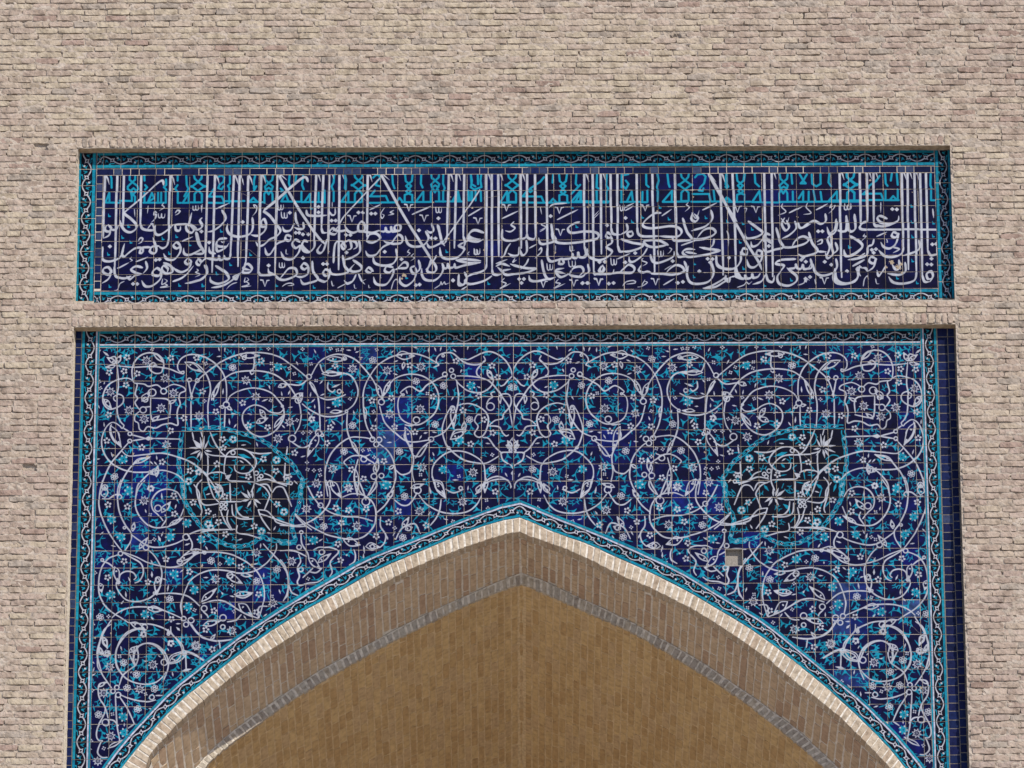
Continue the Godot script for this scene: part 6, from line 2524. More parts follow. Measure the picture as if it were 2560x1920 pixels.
func bright_tiles() -> Array:
	return [[-4.28, -0.82, 0.0], [-4.27, -1.01, 0.0], [-4.07, -1.01, 0.1], [-4.07, -1.20, 0.0], [-4.27, -1.20, 0.0], [-4.07, -1.39, 0.1], [-4.29, -1.60, 0.2], [-4.29, -1.79, 0.3], [-1.65, 0.43, 0.5], [-1.44, -0.32, 0.2], [-1.44, -0.52, 0.9], [-1.44, -0.66, 1.0], [-1.44, -0.73, 0.9], [-1.24, -0.32, 0.1], [-1.24, -0.13, 0.1], [-1.24, -0.53, 0.3], [-1.64, -0.80, 0.1], [-1.24, -1.40, 0.0], [1.91, -1.21, 0.1], [1.91, -1.41, 0.1], [2.31, -1.21, 0.1], [2.11, -1.21, 0.0], [2.31, -1.41, 0.1], [1.12, -0.67, 0.0], [1.22, -0.86, 0.0], [3.73, -2.47, 0.9], [3.73, -2.67, 0.8], [3.73, -2.86, 0.8], [3.71, -3.42, 0.7], [3.91, -3.42, 0.6], [3.93, -2.44, 0.4], [4.58, -2.65, 1.2], [3.92, -2.86, 0.2], [4.12, -2.67, 0.1], [-3.84, -2.32, 0.1], [-2.85, -2.25, 0.1], [-2.85, -2.46, 0.1]]


# ---------------------------------------------------------------- glazed textures

func glaze_base(im: Image, x_left: float, y_top: float, cols: PackedFloat32Array, rows: PackedFloat32Array, dark: Color, bright: Color, odd: float, special: Callable) -> void:
	for i in cols.size() - 1:
		for j in rows.size() - 1:
			var cx := (cols[i] + cols[i + 1]) * 0.5
			var cy := (rows[j] + rows[j + 1]) * 0.5
			var t := clampf(0.22 + 0.35 * wob.get_noise_2d(cx * 40.0, cy * 40.0) + rng.randf_range(-0.18, 0.22), 0.0, 1.0)
			if rng.randf() < odd:
				t = rng.randf_range(0.7, 1.25)
			var c := dark.lerp(bright, t)
			c = special.call(cx, cy, c)
			var x0 := int((cols[i] - x_left) * TEXEL)
			var x1 := int((cols[i + 1] - x_left) * TEXEL)
			var y0 := int((y_top - rows[j]) * TEXEL)
			var y1 := int((y_top - rows[j + 1]) * TEXEL)
			im.fill_rect(Rect2i(x0, y0, x1 - x0, y1 - y0), c)

func mottle(im: Image, seed_: int, amount: float) -> void:
	# cloudy pooling of the glaze within each tile
	var n := FastNoiseLite.new()
	n.seed = seed_
	n.frequency = 0.035
	n.fractal_octaves = 4
	var w := im.get_width()
	var h := im.get_height()
	var data := im.get_data()
	var nd := n.get_image(w, h).get_data()
	for i in w * h:
		var k := 1.0 + amount * (nd[i] / 128.0 - 1.0)
		data[i * 4] = clampi(int(data[i * 4] * k), 0, 255)
		data[i * 4 + 1] = clampi(int(data[i * 4 + 1] * k), 0, 255)
		data[i * 4 + 2] = clampi(int(data[i * 4 + 2] * k), 0, 255)
	im.set_data(w, h, false, Image.FORMAT_RGBA8, data)

func border_strip(with_white: bool, seed_: int, wide_inner := false) -> ImageTexture:
	# eight tiles of the scrolling border, drawn at twice the panel scale; v runs from the outer edge inwards
	var t := 102.0
	var w := int(t * 8)
	var h := 102
	var white := Color8(162, 164, 174)
	var turq := Color8(20, 120, 146)
	var base := Image.create(w, h, false, Image.FORMAT_RGBA8)
	base.fill(Color8(13, 12, 28))
	rng.seed = seed_
	for k in 8:
		var x0 := int(k * t)
		var ink_ := turq.lerp(Color8(12, 100, 130), rng.randf()).lerp(Color8(50, 146, 160), rng.randf() * 0.35)
		base.fill_rect(Rect2i(x0, 2, int(t), 15), ink_)
		if with_white:
			base.fill_rect(Rect2i(x0, 73 if wide_inner else 81, int(t), 10 if wide_inner else 9), white.lerp(Color8(160, 168, 200), rng.randf() * 0.6))
			base.fill_rect(Rect2i(x0, 85 if wide_inner else 91, int(t), 17 if wide_inner else 10), ink_)
		else:
			base.fill_rect(Rect2i(x0, 79, int(t), 17), ink_)
			base.fill_rect(Rect2i(x0, 97, int(t), 5), Color8(22, 22, 70))
	var yc := (0.43 if wide_inner else 0.47) * h
	var amp := (0.195 if wide_inner else 0.225) * h
	start_layer(w, h, turq)
	for k in 9:
		var x := k * t
		var up := 1.0 if k % 2 == 0 else -1.0
		# leaf spray inside each bend
		vine(5.0, [x - 30, yc + up * 24, x - 16, yc + up * 20, x - 10, yc + up * 4])
		dab(x - 10, yc + up * 6, 3.2, x - 22, yc - up * 3, 1.4)
		dab(x - 10, yc + up * 6, 5.0, x + 2, yc - up * 1, 1.6)
		dab(x + 16, yc + up * 2, 5.4, x + 27, yc + up * 14, 1.6)
		dab(x + 16, yc + up * 2, 4.6, x + 10, yc + up * 19, 1.6)
		vine(4.4, [x + 44, yc + up * 20, x + 58, yc + up * 21, x + 70, yc + up * 10])
		dab(x + 44, yc + up * 21, 2.6, x + 36, yc + up * 26, 5.0)
	var tl := end_layer()
	start_layer(w, h, white)
	var last := Vector2(0, yc - amp)
	for i in range(1, w / 4 + 1):
		var p := Vector2(i * 4.0, yc - amp * cos(PI * i * 4.0 / t))
		var thick := 2.9 + 0.9 * absf(sin(PI * i * 4.0 / t))
		dab(last.x, last.y, thick, p.x, p.y, thick)
		last = p
	for k in 8:
		var x := (k + 0.5) * t
		var up := 1.0 if k % 2 == 0 else -1.0
		ring(x, yc, 9.0, 5.0)
		dab(x - 8, yc + up * 8, 3.4, x - 13, yc + up * 13, 1.2)
		dab(x + 8, yc - up * 8, 3.4, x + 13, yc - up * 13, 1.2)
		dab(x + t * 0.5 - 20, yc - up * 14, 5.6, x + t * 0.5 - 20, yc - up * 13, 5.6)
	var wl := end_layer()
	# the buds are open: their cores show the black ground
	var core := Image.create(w, h, false, Image.FORMAT_RGBA8)
	core.fill(Color(0, 0, 0, 0))
	base.blend_rect(tl, Rect2i(0, 0, w, h), Vector2i.ZERO)
	base.blend_rect(wl, Rect2i(0, 0, w, h), Vector2i.ZERO)
	for k in 8:
		for dy in range(-5, 6):
			var half := int(sqrt(27.0 - dy * dy))
			base.fill_rect(Rect2i(int((k + 0.5) * t) - half, int(yc) + dy, half * 2, 1), Color8(13, 12, 28))
	mottle(base, seed_, 0.16)
	return ImageTexture.create_from_image(base)

# ---------------------------------------------------------------- meshes

func face_mesh(poly: PackedVector2Array, z_front: float, z_back: float, bevel: float, uv: Callable, tone: Color, tilt := Vector2.ZERO) -> ArrayMesh:
	# a flat piece with bevelled rim, front towards +z
	if Geometry2D.is_polygon_clockwise(poly):
		poly = poly.duplicate()
		poly.reverse()
	var clean := PackedVector2Array()
	for p in poly:
		if clean.is_empty() or (p.distance_to(clean[clean.size() - 1]) > 0.004 and p.distance_to(clean[0]) > 0.004):
			clean.append(p)
	if clean.size() >= 3:
		poly = clean
	var n := poly.size()
	var mid := Vector2.ZERO
	for p in poly:
		mid += p
	mid /= n
	var inner := PackedVector2Array()
	for i in n:
		var e0 := (poly[i] - poly[(i + n - 1) % n]).normalized()
		var e1 := (poly[(i + 1) % n] - poly[i]).normalized()
		var bis := (e0.orthogonal() + e1.orthogonal())
		# orthogonal() of a counter-clockwise edge points outwards or inwards by handedness: push towards the middle
		var dirn := bis.normalized()
		if dirn.dot(mid - poly[i]) < 0.0:
			dirn = -dirn
		inner.append(poly[i] + dirn * bevel * 1.25)
	var tri := Geometry2D.triangulate_polygon(inner)
	if tri.is_empty():
		inner = poly
		tri = Geometry2D.triangulate_polygon(inner)
	var v := PackedVector3Array()
	var nm := PackedVector3Array()
	var uvs := PackedVector2Array()
	var col := PackedColorArray()
	var idx := PackedInt32Array()
	var nf := Vector3(-tilt.x, -tilt.y, 1.0).normalized()
	for p in inner:
		v.append(Vector3(p.x, p.y, z_front + tilt.dot(p - mid)))
		nm.append(nf)
		uvs.append(uv.call(p))
		col.append(tone)
	for i in range(0, tri.size(), 3):
		var a := inner[tri[i]]
		var b := inner[tri[i + 1]]
		var c := inner[tri[i + 2]]
		if (b - a).cross(c - a) > 0.0:
			idx.append_array([tri[i], tri[i + 2], tri[i + 1]])
		else:
			idx.append_array([tri[i], tri[i + 1], tri[i + 2]])
	for i in n:
		var j := (i + 1) % n
		var out2 := (poly[i] + poly[j]) * 0.5 - (inner[i] + inner[j]) * 0.5
		var o3 := Vector3(out2.x, out2.y, 0).normalized()
		var zi := z_front + tilt.dot(inner[i] - mid)
		var zj := z_front + tilt.dot(inner[j] - mid)
		var q := [Vector3(inner[i].x, inner[i].y, zi), Vector3(inner[j].x, inner[j].y, zj), Vector3(poly[j].x, poly[j].y, zj - bevel), Vector3(poly[i].x, poly[i].y, zi - bevel), Vector3(poly[j].x, poly[j].y, z_back), Vector3(poly[i].x, poly[i].y, z_back)]
		for f in [[0, 1, 2, 3, (o3 + Vector3(0, 0, 1)).normalized()], [3, 2, 4, 5, o3]]:
			var b0 := v.size()
			for k in 4:
				var p3: Vector3 = q[f[k]]
				v.append(p3)
				nm.append(f[4])
				uvs.append(uv.call(Vector2(p3.x, p3.y)))
				col.append(tone)
			idx.append_array([b0, b0 + 1, b0 + 2, b0, b0 + 2, b0 + 3])
	var arr := []
	arr.resize(Mesh.ARRAY_MAX)
	arr[Mesh.ARRAY_VERTEX] = v
	arr[Mesh.ARRAY_NORMAL] = nm
	arr[Mesh.ARRAY_TEX_UV] = uvs
	arr[Mesh.ARRAY_COLOR] = col
	arr[Mesh.ARRAY_INDEX] = idx
	var m := ArrayMesh.new()
	m.add_surface_from_arrays(Mesh.PRIMITIVE_TRIANGLES, arr)
	return m

func no_uv(_p: Vector2) -> Vector2:
	return Vector2.ZERO

func make_unit_brick(seed_: int, l: float, h: float, d: float, worn: float) -> ArrayMesh:
	# a hand-made brick: uneven face, worn arrises, slightly crooked outline
	rng.seed = seed_
	var st := SurfaceTool.new()
	st.begin(Mesh.PRIMITIVE_TRIANGLES)
	st.set_smooth_group(0)
	var nx := 5
	var ny := 2
	var g := []
	for j in ny + 1:
		for i in nx + 1:
			var fx := float(i) / nx - 0.5
			var fy := float(j) / ny - 0.5
			var edge := i == 0 or i == nx or j == 0 or j == ny
			var corner := (i == 0 or i == nx) and (j == 0 or j == ny)
			var z := rng.randf_range(-0.0022, 0.0022) * worn
			if edge:
				z -= rng.randf_range(0.001, 0.005) * worn
			if corner:
				z -= rng.randf_range(0.0, 0.008) * worn
			var x := fx * l + rng.randf_range(-0.003, 0.003) * worn
			var y := fy * h + rng.randf_range(-0.0032, 0.0032) * worn
			if corner:
				x *= 1.0 - rng.randf_range(0.0, 0.03) * worn
				y *= 1.0 - rng.randf_range(0.0, 0.16) * worn
			g.append(Vector3(x, y, z))
	for j in ny:
		for i in nx:
			var a: Vector3 = g[j * (nx + 1) + i]
			var b: Vector3 = g[j * (nx + 1) + i + 1]
			var c: Vector3 = g[(j + 1) * (nx + 1) + i + 1]
			var e: Vector3 = g[(j + 1) * (nx + 1) + i]
			for p in [a, c, b, a, e, c]:
				st.add_vertex(p)
	var rim := []
	for i in nx + 1:
		rim.append(g[i])
	for j in range(1, ny + 1):
		rim.append(g[j * (nx + 1) + nx])
	for i in range(nx - 1, -1, -1):
		rim.append(g[ny * (nx + 1) + i])
	for j in range(ny - 1, 0, -1):
		rim.append(g[j * (nx + 1)])
	st.set_smooth_group(1)
	for i in rim.size():
		var a: Vector3 = rim[i]
		var b: Vector3 = rim[(i + 1) % rim.size()]
		var a2 := Vector3(a.x, a.y, -d)
		var b2 := Vector3(b.x, b.y, -d)
		for p in [a, b, b2, a, b2, a2]:
			st.add_vertex(p)
	st.generate_normals()
	st.index()
	return st.commit()

func box_mesh(lo: Vector3, hi: Vector3) -> ArrayMesh:
	var b := BoxMesh.new()
	b.size = hi - lo
	var st := SurfaceTool.new()
	st.begin(Mesh.PRIMITIVE_TRIANGLES)
	st.append_from(b, 0, Transform3D(Basis(), (lo + hi) * 0.5))
	return st.commit()

func boxes_mesh(list: Array) -> ArrayMesh:
	var st := SurfaceTool.new()
	st.begin(Mesh.PRIMITIVE_TRIANGLES)
	for e in list:
		var b := BoxMesh.new()
		b.size = e[1] - e[0]
		st.append_from(b, 0, Transform3D(Basis(), (e[0] + e[1]) * 0.5))
	return st.commit()

func grid_mesh(pts: Array, nu: int, nv: int) -> ArrayMesh:
	var st := SurfaceTool.new()
	st.begin(Mesh.PRIMITIVE_TRIANGLES)
	for p in pts:
		st.add_vertex(p)
	for j in nv - 1:
		for i in nu - 1:
			var a := j * nu + i
			for k in [a, a + nu, a + 1, a + 1, a + nu, a + nu + 1]:
				st.add_index(k)
	st.generate_normals()
	return st.commit()

func y_on(c: PackedVector2Array, x: float) -> float:
	var n := c.size()
	if x <= c[0].x:
		return c[0].y
	for i in range(1, n):
		if x <= c[i].x:
			return lerpf(c[i - 1].y, c[i].y, (x - c[i - 1].x) / maxf(c[i].x - c[i - 1].x, 0.00001))
	return c[n - 1].y

func resample(c: PackedVector2Array, step: float) -> PackedVector2Array:
	# points at even spacing; the curve's highest point stays a point
	var top := 0
	for i in c.size():
		if c[i].y > c[top].y:
			top = i
	var left := PackedVector2Array()
	var right := PackedVector2Array()
	for side in 2:
		var src := c.slice(0, top + 1) if side == 0 else c.slice(top)
		if side == 0:
			src.reverse()
		var total := 0.0
		for i in src.size() - 1:
			total += src[i].distance_to(src[i + 1])
		var n := int(total / step)
		var out := PackedVector2Array([src[0]])
		var want := total / n
		var acc := 0.0
		var k := 1
		for i in src.size() - 1:
			var seg := src[i].distance_to(src[i + 1])
			while k <= n and acc + seg >= want * k - 0.00001:
				out.append(src[i].lerp(src[i + 1], clampf((want * k - acc) / seg, 0.0, 1.0)))
				k += 1
			acc += seg
		if side == 0:
			left = out
		else:
			right = out
	left.reverse()
	left.append_array(right.slice(1))
	return left

func along(c: PackedVector2Array, n_left: int, n_right: int) -> PackedVector2Array:
	# the same number of steps on each side of the apex, for pairing two curves
	var top := 0
	for i in c.size():
		if c[i].y > c[top].y:
			top = i
	var out := PackedVector2Array()
	for side in 2:
		var src := c.slice(0, top + 1) if side == 0 else c.slice(top)
		var n := n_left if side == 0 else n_right
		var total := 0.0
		for i in src.size() - 1:
			total += src[i].distance_to(src[i + 1])
		var acc := 0.0
		var k := 0 if side == 0 else 1
		for i in src.size() - 1:
			var seg := src[i].distance_to(src[i + 1])
			while k <= n and acc + seg >= total * k / n - 0.00001:
				out.append(src[i].lerp(src[i + 1], clampf((total * k / n - acc) / seg, 0.0, 1.0)))
				k += 1
			acc += seg
	return out

func lift(c: PackedVector2Array) -> PackedVector2Array:
	var o := PackedVector2Array()
	for p in c:
		o.append(Vector2(p.x, p.y + LEVEL))
	return o

# ---------------------------------------------------------------- scene

func _ready() -> void:
	# camera, sky, sun, exposure
	var cam := Camera3D.new()
	cam.name = "camera"
	cam.fov = 9.013214
	cam.near = 0.5
	cam.far = 900.0
	cam.position = Vector3(0, 1.7, 53.676)
	cam.basis = Basis(Vector3.RIGHT, deg_to_rad(17.0)) * Basis(Vector3.BACK, -0.0034)
	add_child(cam)
	cam.current = true
	var sky_mat := ProceduralSkyMaterial.new()
	sky_mat.sky_top_color = Color(0.40, 0.52, 0.72)
	sky_mat.sky_horizon_color = Color(0.80, 0.83, 0.86)
	sky_mat.sky_curve = 0.16
	sky_mat.ground_horizon_color = Color(0.62, 0.58, 0.52)
	sky_mat.ground_bottom_color = Color(0.45, 0.41, 0.36)
	sky_mat.sky_energy_multiplier = 1.05
	var sky := Sky.new()
	sky.sky_material = sky_mat
	var env := Environment.new()
	env.background_mode = Environment.BG_SKY
	env.sky = sky
	env.tonemap_mode = Environment.TONE_MAPPER_LINEAR
	env.tonemap_exposure = 1.38
	env.sdfgi_enabled = true
	env.ssao_enabled = true
	env.ssil_enabled = true
	var we := WorldEnvironment.new()
	we.name = "environment"
	we.environment = env
	add_child(we)
	var sun := DirectionalLight3D.new()
	sun.name = "sun"
	sun.light_energy = 1.0
	sun.light_color = Color(1.0, 0.96, 0.895)
	sun.light_angular_distance = 0.5
	sun.shadow_enabled = true
	add_child(sun)
	sun.look_at_from_position(Vector3(0.66, 0.79, 1.0) * 50.0, Vector3.ZERO)

	wob.seed = 7
	wob.frequency = 0.01
	wob.fractal_octaves = 3
	make_materials()
	build_core()
	build_wall()
	build_inscription()
	build_spandrels()
	build_arch_border()
	build_arch()
	build_vault()

func make_materials() -> void:
	var grain := noise_tex(0.006, 3, Color(0.70, 0.685, 0.67), Color(0.91, 0.905, 0.895), Color(1.0, 1.0, 1.0), 1024, 8)
	var rough := bump_tex(0.03, 11, 6.0)
	for c in [Color8(190, 177, 159), Color8(187, 173, 157), Color8(185, 170, 156), Color8(183, 167, 155), Color8(181, 164, 152), Color8(178, 161, 150), Color8(176, 158, 148), Color8(172, 156, 147), Color8(168, 147, 137), Color8(170, 159, 149)]:
		brick_mats.append(rough_mat(c, grain, rough, 0.83, 1.3))
	for c in [Color8(194, 179, 160), Color8(187, 172, 153), Color8(198, 184, 166), Color8(184, 166, 147), Color8(191, 176, 158)]:
		arch_mats.append(rough_mat(c, grain, rough, 1.9, 0.7))
	for c in [Color8(206, 178, 134), Color8(200, 171, 127), Color8(211, 183, 138), Color8(195, 165, 122), Color8(203, 176, 138)]:
		vault_mats.append(rough_mat(c, grain, rough, 1.9, 0.7))
	mortar_mat = rough_mat(Color8(185, 173, 162), grain, rough, 0.9, 1.4)
	arch_mortar = rough_mat(Color8(228, 222, 214), grain, rough, 2.3, 0.8)
	vault_mortar = rough_mat(Color8(218, 194, 157), grain, rough, 2.3, 0.8)
	reveal_mat = rough_mat(Color8(196, 172, 144), grain, rough, 1.6, 1.0)
	jamb_mat = rough_mat(Color8(222, 210, 192), grain, rough, 3.0, 0.8)
	grout_mat = rough_mat(Color8(206, 199, 190), grain, rough, 3.0, 0.6)
	grout_mat.vertex_color_use_as_albedo = true

func build_core() -> void:
	# the ground in front and the mass of the portal behind its face
	var paving := rough_mat(Color8(222, 213, 197), noise_tex(0.02, 21, Color(0.8, 0.79, 0.77), Color(0.92, 0.91, 0.9), Color(1, 1, 1)), bump_tex(0.05, 22, 3.0), 0.2, 0.4)
	struct("ground", box_mesh(Vector3(-320, -0.4, -320), Vector3(320, 0, 320)), paving)
	var y0 := LEVEL + 0.716
	var y1 := LEVEL + 2.918
	var list := [
		[Vector3(-10, 0, -7), Vector3(-5.085, y1, -0.06)],
		[Vector3(5.158, 0, -7), Vector3(10, y1, -0.06)],
		[Vector3(-10, y1, -7), Vector3(10, LEVEL + 7.5, -0.06)],
		[Vector3(-5.085, y0, -7), Vector3(5.158, LEVEL + 0.992, -0.06)],
		[Vector3(-5.085, LEVEL + 0.992, -7), Vector3(5.158, y1, -0.215)],
		[Vector3(-5.085, LEVEL - 1.15, -7), Vector3(5.158, y0, -0.215)],
		[Vector3(-5.085, 0, -7), Vector3(5.158, LEVEL - 1.15, -6.4)],
		[Vector3(-5.085, 0, -6.4), Vector3(-4.62, LEVEL - 6.6, -0.215)],
		[Vector3(4.64, 0, -6.4), Vector3(5.158, LEVEL - 6.6, -0.215)]]
	struct("portal_wall", boxes_mesh(list), reveal_mat)

func jamb_plaster(wall: Node) -> void:
	# pale plaster fillet in the left jamb of each opening
	for span in [[0.992, 2.916, 0.020], [-6.0, 0.714, 0.026]]:
		var st := SurfaceTool.new()
		st.begin(Mesh.PRIMITIVE_TRIANGLES)
		var y: float = span[0]
		var prev := []
		while y < span[1] + 0.05:
			var yy := minf(y, span[1])
			var w: float = span[2] + 0.006 * wob.get_noise_2d(yy * 900.0, 0.0) + maxf(0.0, -yy) * 0.0035
			var row := [Vector3(-5.086, yy + LEVEL, -0.006), Vector3(-5.086 + w * 0.55, yy + LEVEL, -0.09), Vector3(-5.086 + w, yy + LEVEL, TILE_Z)]
			if not prev.is_empty():
				for k in 2:
					for p in [prev[k], row[k], row[k + 1], prev[k], row[k + 1], prev[k + 1]]:
						st.add_vertex(p)
			prev = row
			y += 0.05
		st.generate_normals()
		part("jamb_plaster", st.commit(), jamb_mat, wall)

func in_opening(x: float, y: float, grow: float) -> bool:
	return x > -5.08 - grow and x < 5.153 + grow and ((y > 0.99 - grow and y < 2.918 + grow) or y < 0.716 + grow)

func build_wall() -> void:
	var wall := thing("brick_wall", "weathered buff brick wall framing the blue inscription panel and tiled arch", "wall", Vector3(0, 0, 0))
	for k in 20:
		units.append(make_unit_brick(100 + k, 0.268, 0.059, 0.05, 1.2))
	for k in 12:
		smooth_units.append(make_unit_brick(200 + k, 0.268, 0.059, 0.05, 0.62))
	# mortar: an uneven sheet that fills some joints flush and leaves others deep
	var n1 := FastNoiseLite.new()
	n1.seed = 5
	n1.frequency = 1.0
	n1.fractal_octaves = 3
	var step := 0.0165
	var nx := int(12.9 / step)
	var ny := int(9.8 / step)
	var v := PackedVector3Array()
	var nm := PackedVector3Array()
	var idx := PackedInt32Array()
	var ids := PackedInt32Array()
	ids.resize((nx + 1) * (ny + 1))
	ids.fill(-1)
	var hz := PackedFloat32Array()
	hz.resize((nx + 1) * (ny + 1))
	for j in ny + 1:
		var y := -4.85 + j * step
		for i in nx + 1:
			var x := -6.45 + i * step
			if in_opening(x, y, -0.02):
				continue
			var k := j * (nx + 1) + i
			hz[k] = clampf(-0.0135 + 0.019 * n1.get_noise_2d(x * 2.4, y * 9.0) + 0.013 * n1.get_noise_2d(x * 14.0 + 50.0, y * 22.0), -0.032, 0.004)
			if n1.get_noise_2d(x * 3.1 - 90.0, y * 11.0) > 0.40:
				hz[k] -= 0.022
			for c in hollows:
				if Vector2(x, y * 1.4).distance_to(Vector2(c.x, c.y * 1.4)) < 0.085 + 0.03 * n1.get_noise_2d(x * 20.0, y * 20.0):
					hz[k] = -0.052
			ids[k] = v.size()
			v.append(Vector3(x, y + LEVEL, hz[k]))
			nm.append(Vector3(0, 0, 1))
	for j in ny:
		for i in nx:
			var a := j * (nx + 1) + i
			var ia := ids[a]
			var ib := ids[a + 1]
			var ic := ids[a + nx + 1]
			var ie := ids[a + nx + 2]
			if ia < 0 or ib < 0 or ic < 0 or ie < 0:
				continue
			idx.append_array([ia, ic, ib, ib, ic, ie])
			nm[ia] = Vector3((hz[a] - hz[a + 1]) / step, (hz[a] - hz[a + nx + 1]) / step, 1.0).normalized()
	var arr := []
	arr.resize(Mesh.ARRAY_MAX)
	arr[Mesh.ARRAY_VERTEX] = v
	arr[Mesh.ARRAY_NORMAL] = nm
	arr[Mesh.ARRAY_INDEX] = idx
	var sheet := ArrayMesh.new()
	sheet.add_surface_from_arrays(Mesh.PRIMITIVE_TRIANGLES, arr)
	part("mortar", sheet, mortar_mat, wall)
	jamb_plaster(wall)
	# courses of stretchers
	rng.seed = 42
	var spots := []
	var pitch := 0.0765
	var rows := int(9.7 / pitch)
	for r in rows:
		var y := -4.8 + r * pitch
		var spans := [[-6.45, 6.45]]
		if y < 0.70:
			spans = [[-6.45, -5.085], [5.158, 6.45]]
		elif y < 0.98:
			spans = [[-6.45, -5.10], [5.17, 6.45]]
		elif y < 3.02:
			spans = [[-6.45, -5.085], [5.158, 6.45]]
			if y > 2.93:
				spans = [[-6.45, -5.12], [5.19, 6.45]]
		for sp in spans:
			course(spots, sp[0], sp[1], y, r)
	for y in [0.955, 0.882]:
		course(spots, -5.085, 5.158, y, 1 if y > 0.9 else 0)
	# soldiers: bricks on end over each opening
	var soldiers := []
	for band in [[2.972, 0.105], [0.780, 0.122]]:
		var x := -5.085
		while x < 5.12:
			var w := rng.randf_range(0.050, 0.066)
			soldiers.append([Vector3(x + w * 0.5, band[0] + rng.randf_range(-0.004, 0.004), rng.randf_range(-0.004, 0.006)), w, band[1] * rng.randf_range(0.92, 1.04)])
			x += w + rng.randf_range(0.014, 0.030)
	spots.sort_custom(func(a, b): return a[0].y < b[0].y)
	var sts := []
	for m in brick_mats:
		var st := SurfaceTool.new()
		st.begin(Mesh.PRIMITIVE_TRIANGLES)
		sts.append(st)
	var used := 0
	for s in spots:
		var p: Vector3 = s[0]
		var t := Transform3D(Basis.from_euler(Vector3(rng.randf_range(-0.05, 0.05), rng.randf_range(-0.018, 0.018), rng.randf_range(-0.012, 0.012))).scaled_local(Vector3(s[1] / 0.268, s[2] / 0.059, 1.0)), Vector3(p.x, p.y + LEVEL, p.z))
		var u: ArrayMesh = units[rng.randi() % units.size()]
		var tone := brick_tone(p.x, p.y)
		if used < 300 and absf(p.x) < 6.1 and p.y > -4.6:
			var o := part("brick", u, brick_mats[tone], wall)
			o.transform = t
			used += 1
		else:
			sts[tone].append_from(u, 0, t)
	var mesh := ArrayMesh.new()
	for k in brick_mats.size():
		sts[k].commit(mesh)
		mesh.surface_set_material(k, brick_mats[k])
	part("brickwork", mesh, null, wall, true)
	for s in soldiers:
		var p: Vector3 = s[0]
		var o := part("soldier_brick", units[rng.randi() % units.size()], brick_mats[brick_tone(p.x, p.y)], wall)
		o.transform = Transform3D(Basis.from_euler(Vector3(rng.randf_range(-0.03, 0.03), rng.randf_range(-0.06, 0.06), PI * 0.5 + rng.randf_range(-0.03, 0.03))).scaled_local(Vector3(s[2] / 0.268, s[1] / 0.059, 1.0)), Vector3(p.x, p.y + LEVEL, p.z))

func brick_tone(x: float, y: float) -> int:
	# neighbouring courses were laid from the same batches
	if rng.randf() < 0.03:
		return 8
	if rng.randf() < 0.06:
		return 9
	return clampi(int(3.6 + 5.0 * wob.get_noise_2d(x * 9.0 + 300.0, y * 28.0) + rng.randf_range(-2.3, 2.3)), 0, 7)

func course(spots: Array, x0: float, x1: float, y: float, r: int) -> void:
	var x := x0 + (rng.randf_range(-0.03, 0.03) if r % 2 == 0 else -0.14)
	while x < x1 - 0.02:
		var l := 0.268 + rng.randf_range(-0.016, 0.016)
		if rng.randf() < 0.06:
			l *= 0.55
		var a := maxf(x, x0)
		var b := minf(x + l, x1)
		var broken := false
		for c in hollows:
			broken = broken or Vector2((a + b) * 0.5, y).distance_to(c) < 0.07
		if b - a > 0.03 and not broken:
			var yy := y + 0.007 * wob.get_noise_2d(a * 40.0, y * 7.0) + rng.randf_range(-0.002, 0.002)
			spots.append([Vector3((a + b) * 0.5, yy, rng.randf_range(-0.007, 0.005)), b - a, 0.059 + rng.randf_range(-0.004, 0.005)])
		x += l + rng.randf_range(0.009, 0.022)

func rect(x0: float, x1: float, y0: float, y1: float, gap: float) -> PackedVector2Array:
	var g := gap * 0.5
	return PackedVector2Array([Vector2(x0 + g + rng.randf_range(0, 0.0015), y0 + g + rng.randf_range(0, 0.0015)), Vector2(x1 - g - rng.randf_range(0, 0.0015), y0 + g + rng.randf_range(0, 0.0015)), Vector2(x1 - g - rng.randf_range(0, 0.0015), y1 - g - rng.randf_range(0, 0.0015)), Vector2(x0 + g + rng.randf_range(0, 0.0015), y1 - g - rng.randf_range(0, 0.0015))])

func tilt_of() -> Vector2:
	return Vector2(rng.randf_range(-0.011, 0.011), rng.randf_range(-0.011, 0.011))

func strip_tile(called: String, parent: Node, mat: Material, x0: float, x1: float, y0: float, y1: float, side: int, k: int, v0 := 0.0, v1 := 1.0) -> void:
	# side 0 top, 1 left, 2 bottom, 3 right: where the outer edge lies
	var uv := func(p: Vector2) -> Vector2:
		var a := (p.x - x0) / (x1 - x0)
		var b := (y1 + LEVEL - p.y) / (y1 - y0)
		if side == 0:
			return Vector2((k + a) / 8.0, lerpf(v0, v1, b))
		if side == 2:
			return Vector2((k + a) / 8.0, lerpf(v0, v1, 1.0 - b))
		if side == 1:
			return Vector2((k + b) / 8.0, lerpf(v0, v1, a))
		return Vector2((k + b) / 8.0, lerpf(v0, v1, 1.0 - a))
	var t := rng.randf_range(0.84, 1.06)
	part(called, face_mesh(lift(rect(x0, x1, y0, y1, 0.0036)), TILE_Z + rng.randf_range(-0.001, 0.001), TILE_Z - 0.02, 0.0018, uv, Color(t, t, t), tilt_of()), mat, parent)

func plain_tile(called: String, parent: Node, mat: Material, poly: PackedVector2Array, tone: Color) -> void:
	part(called, face_mesh(lift(poly), TILE_Z + rng.randf_range(-0.0015, 0.001), TILE_Z - 0.02, 0.003, no_uv, tone, tilt_of()), mat, parent)

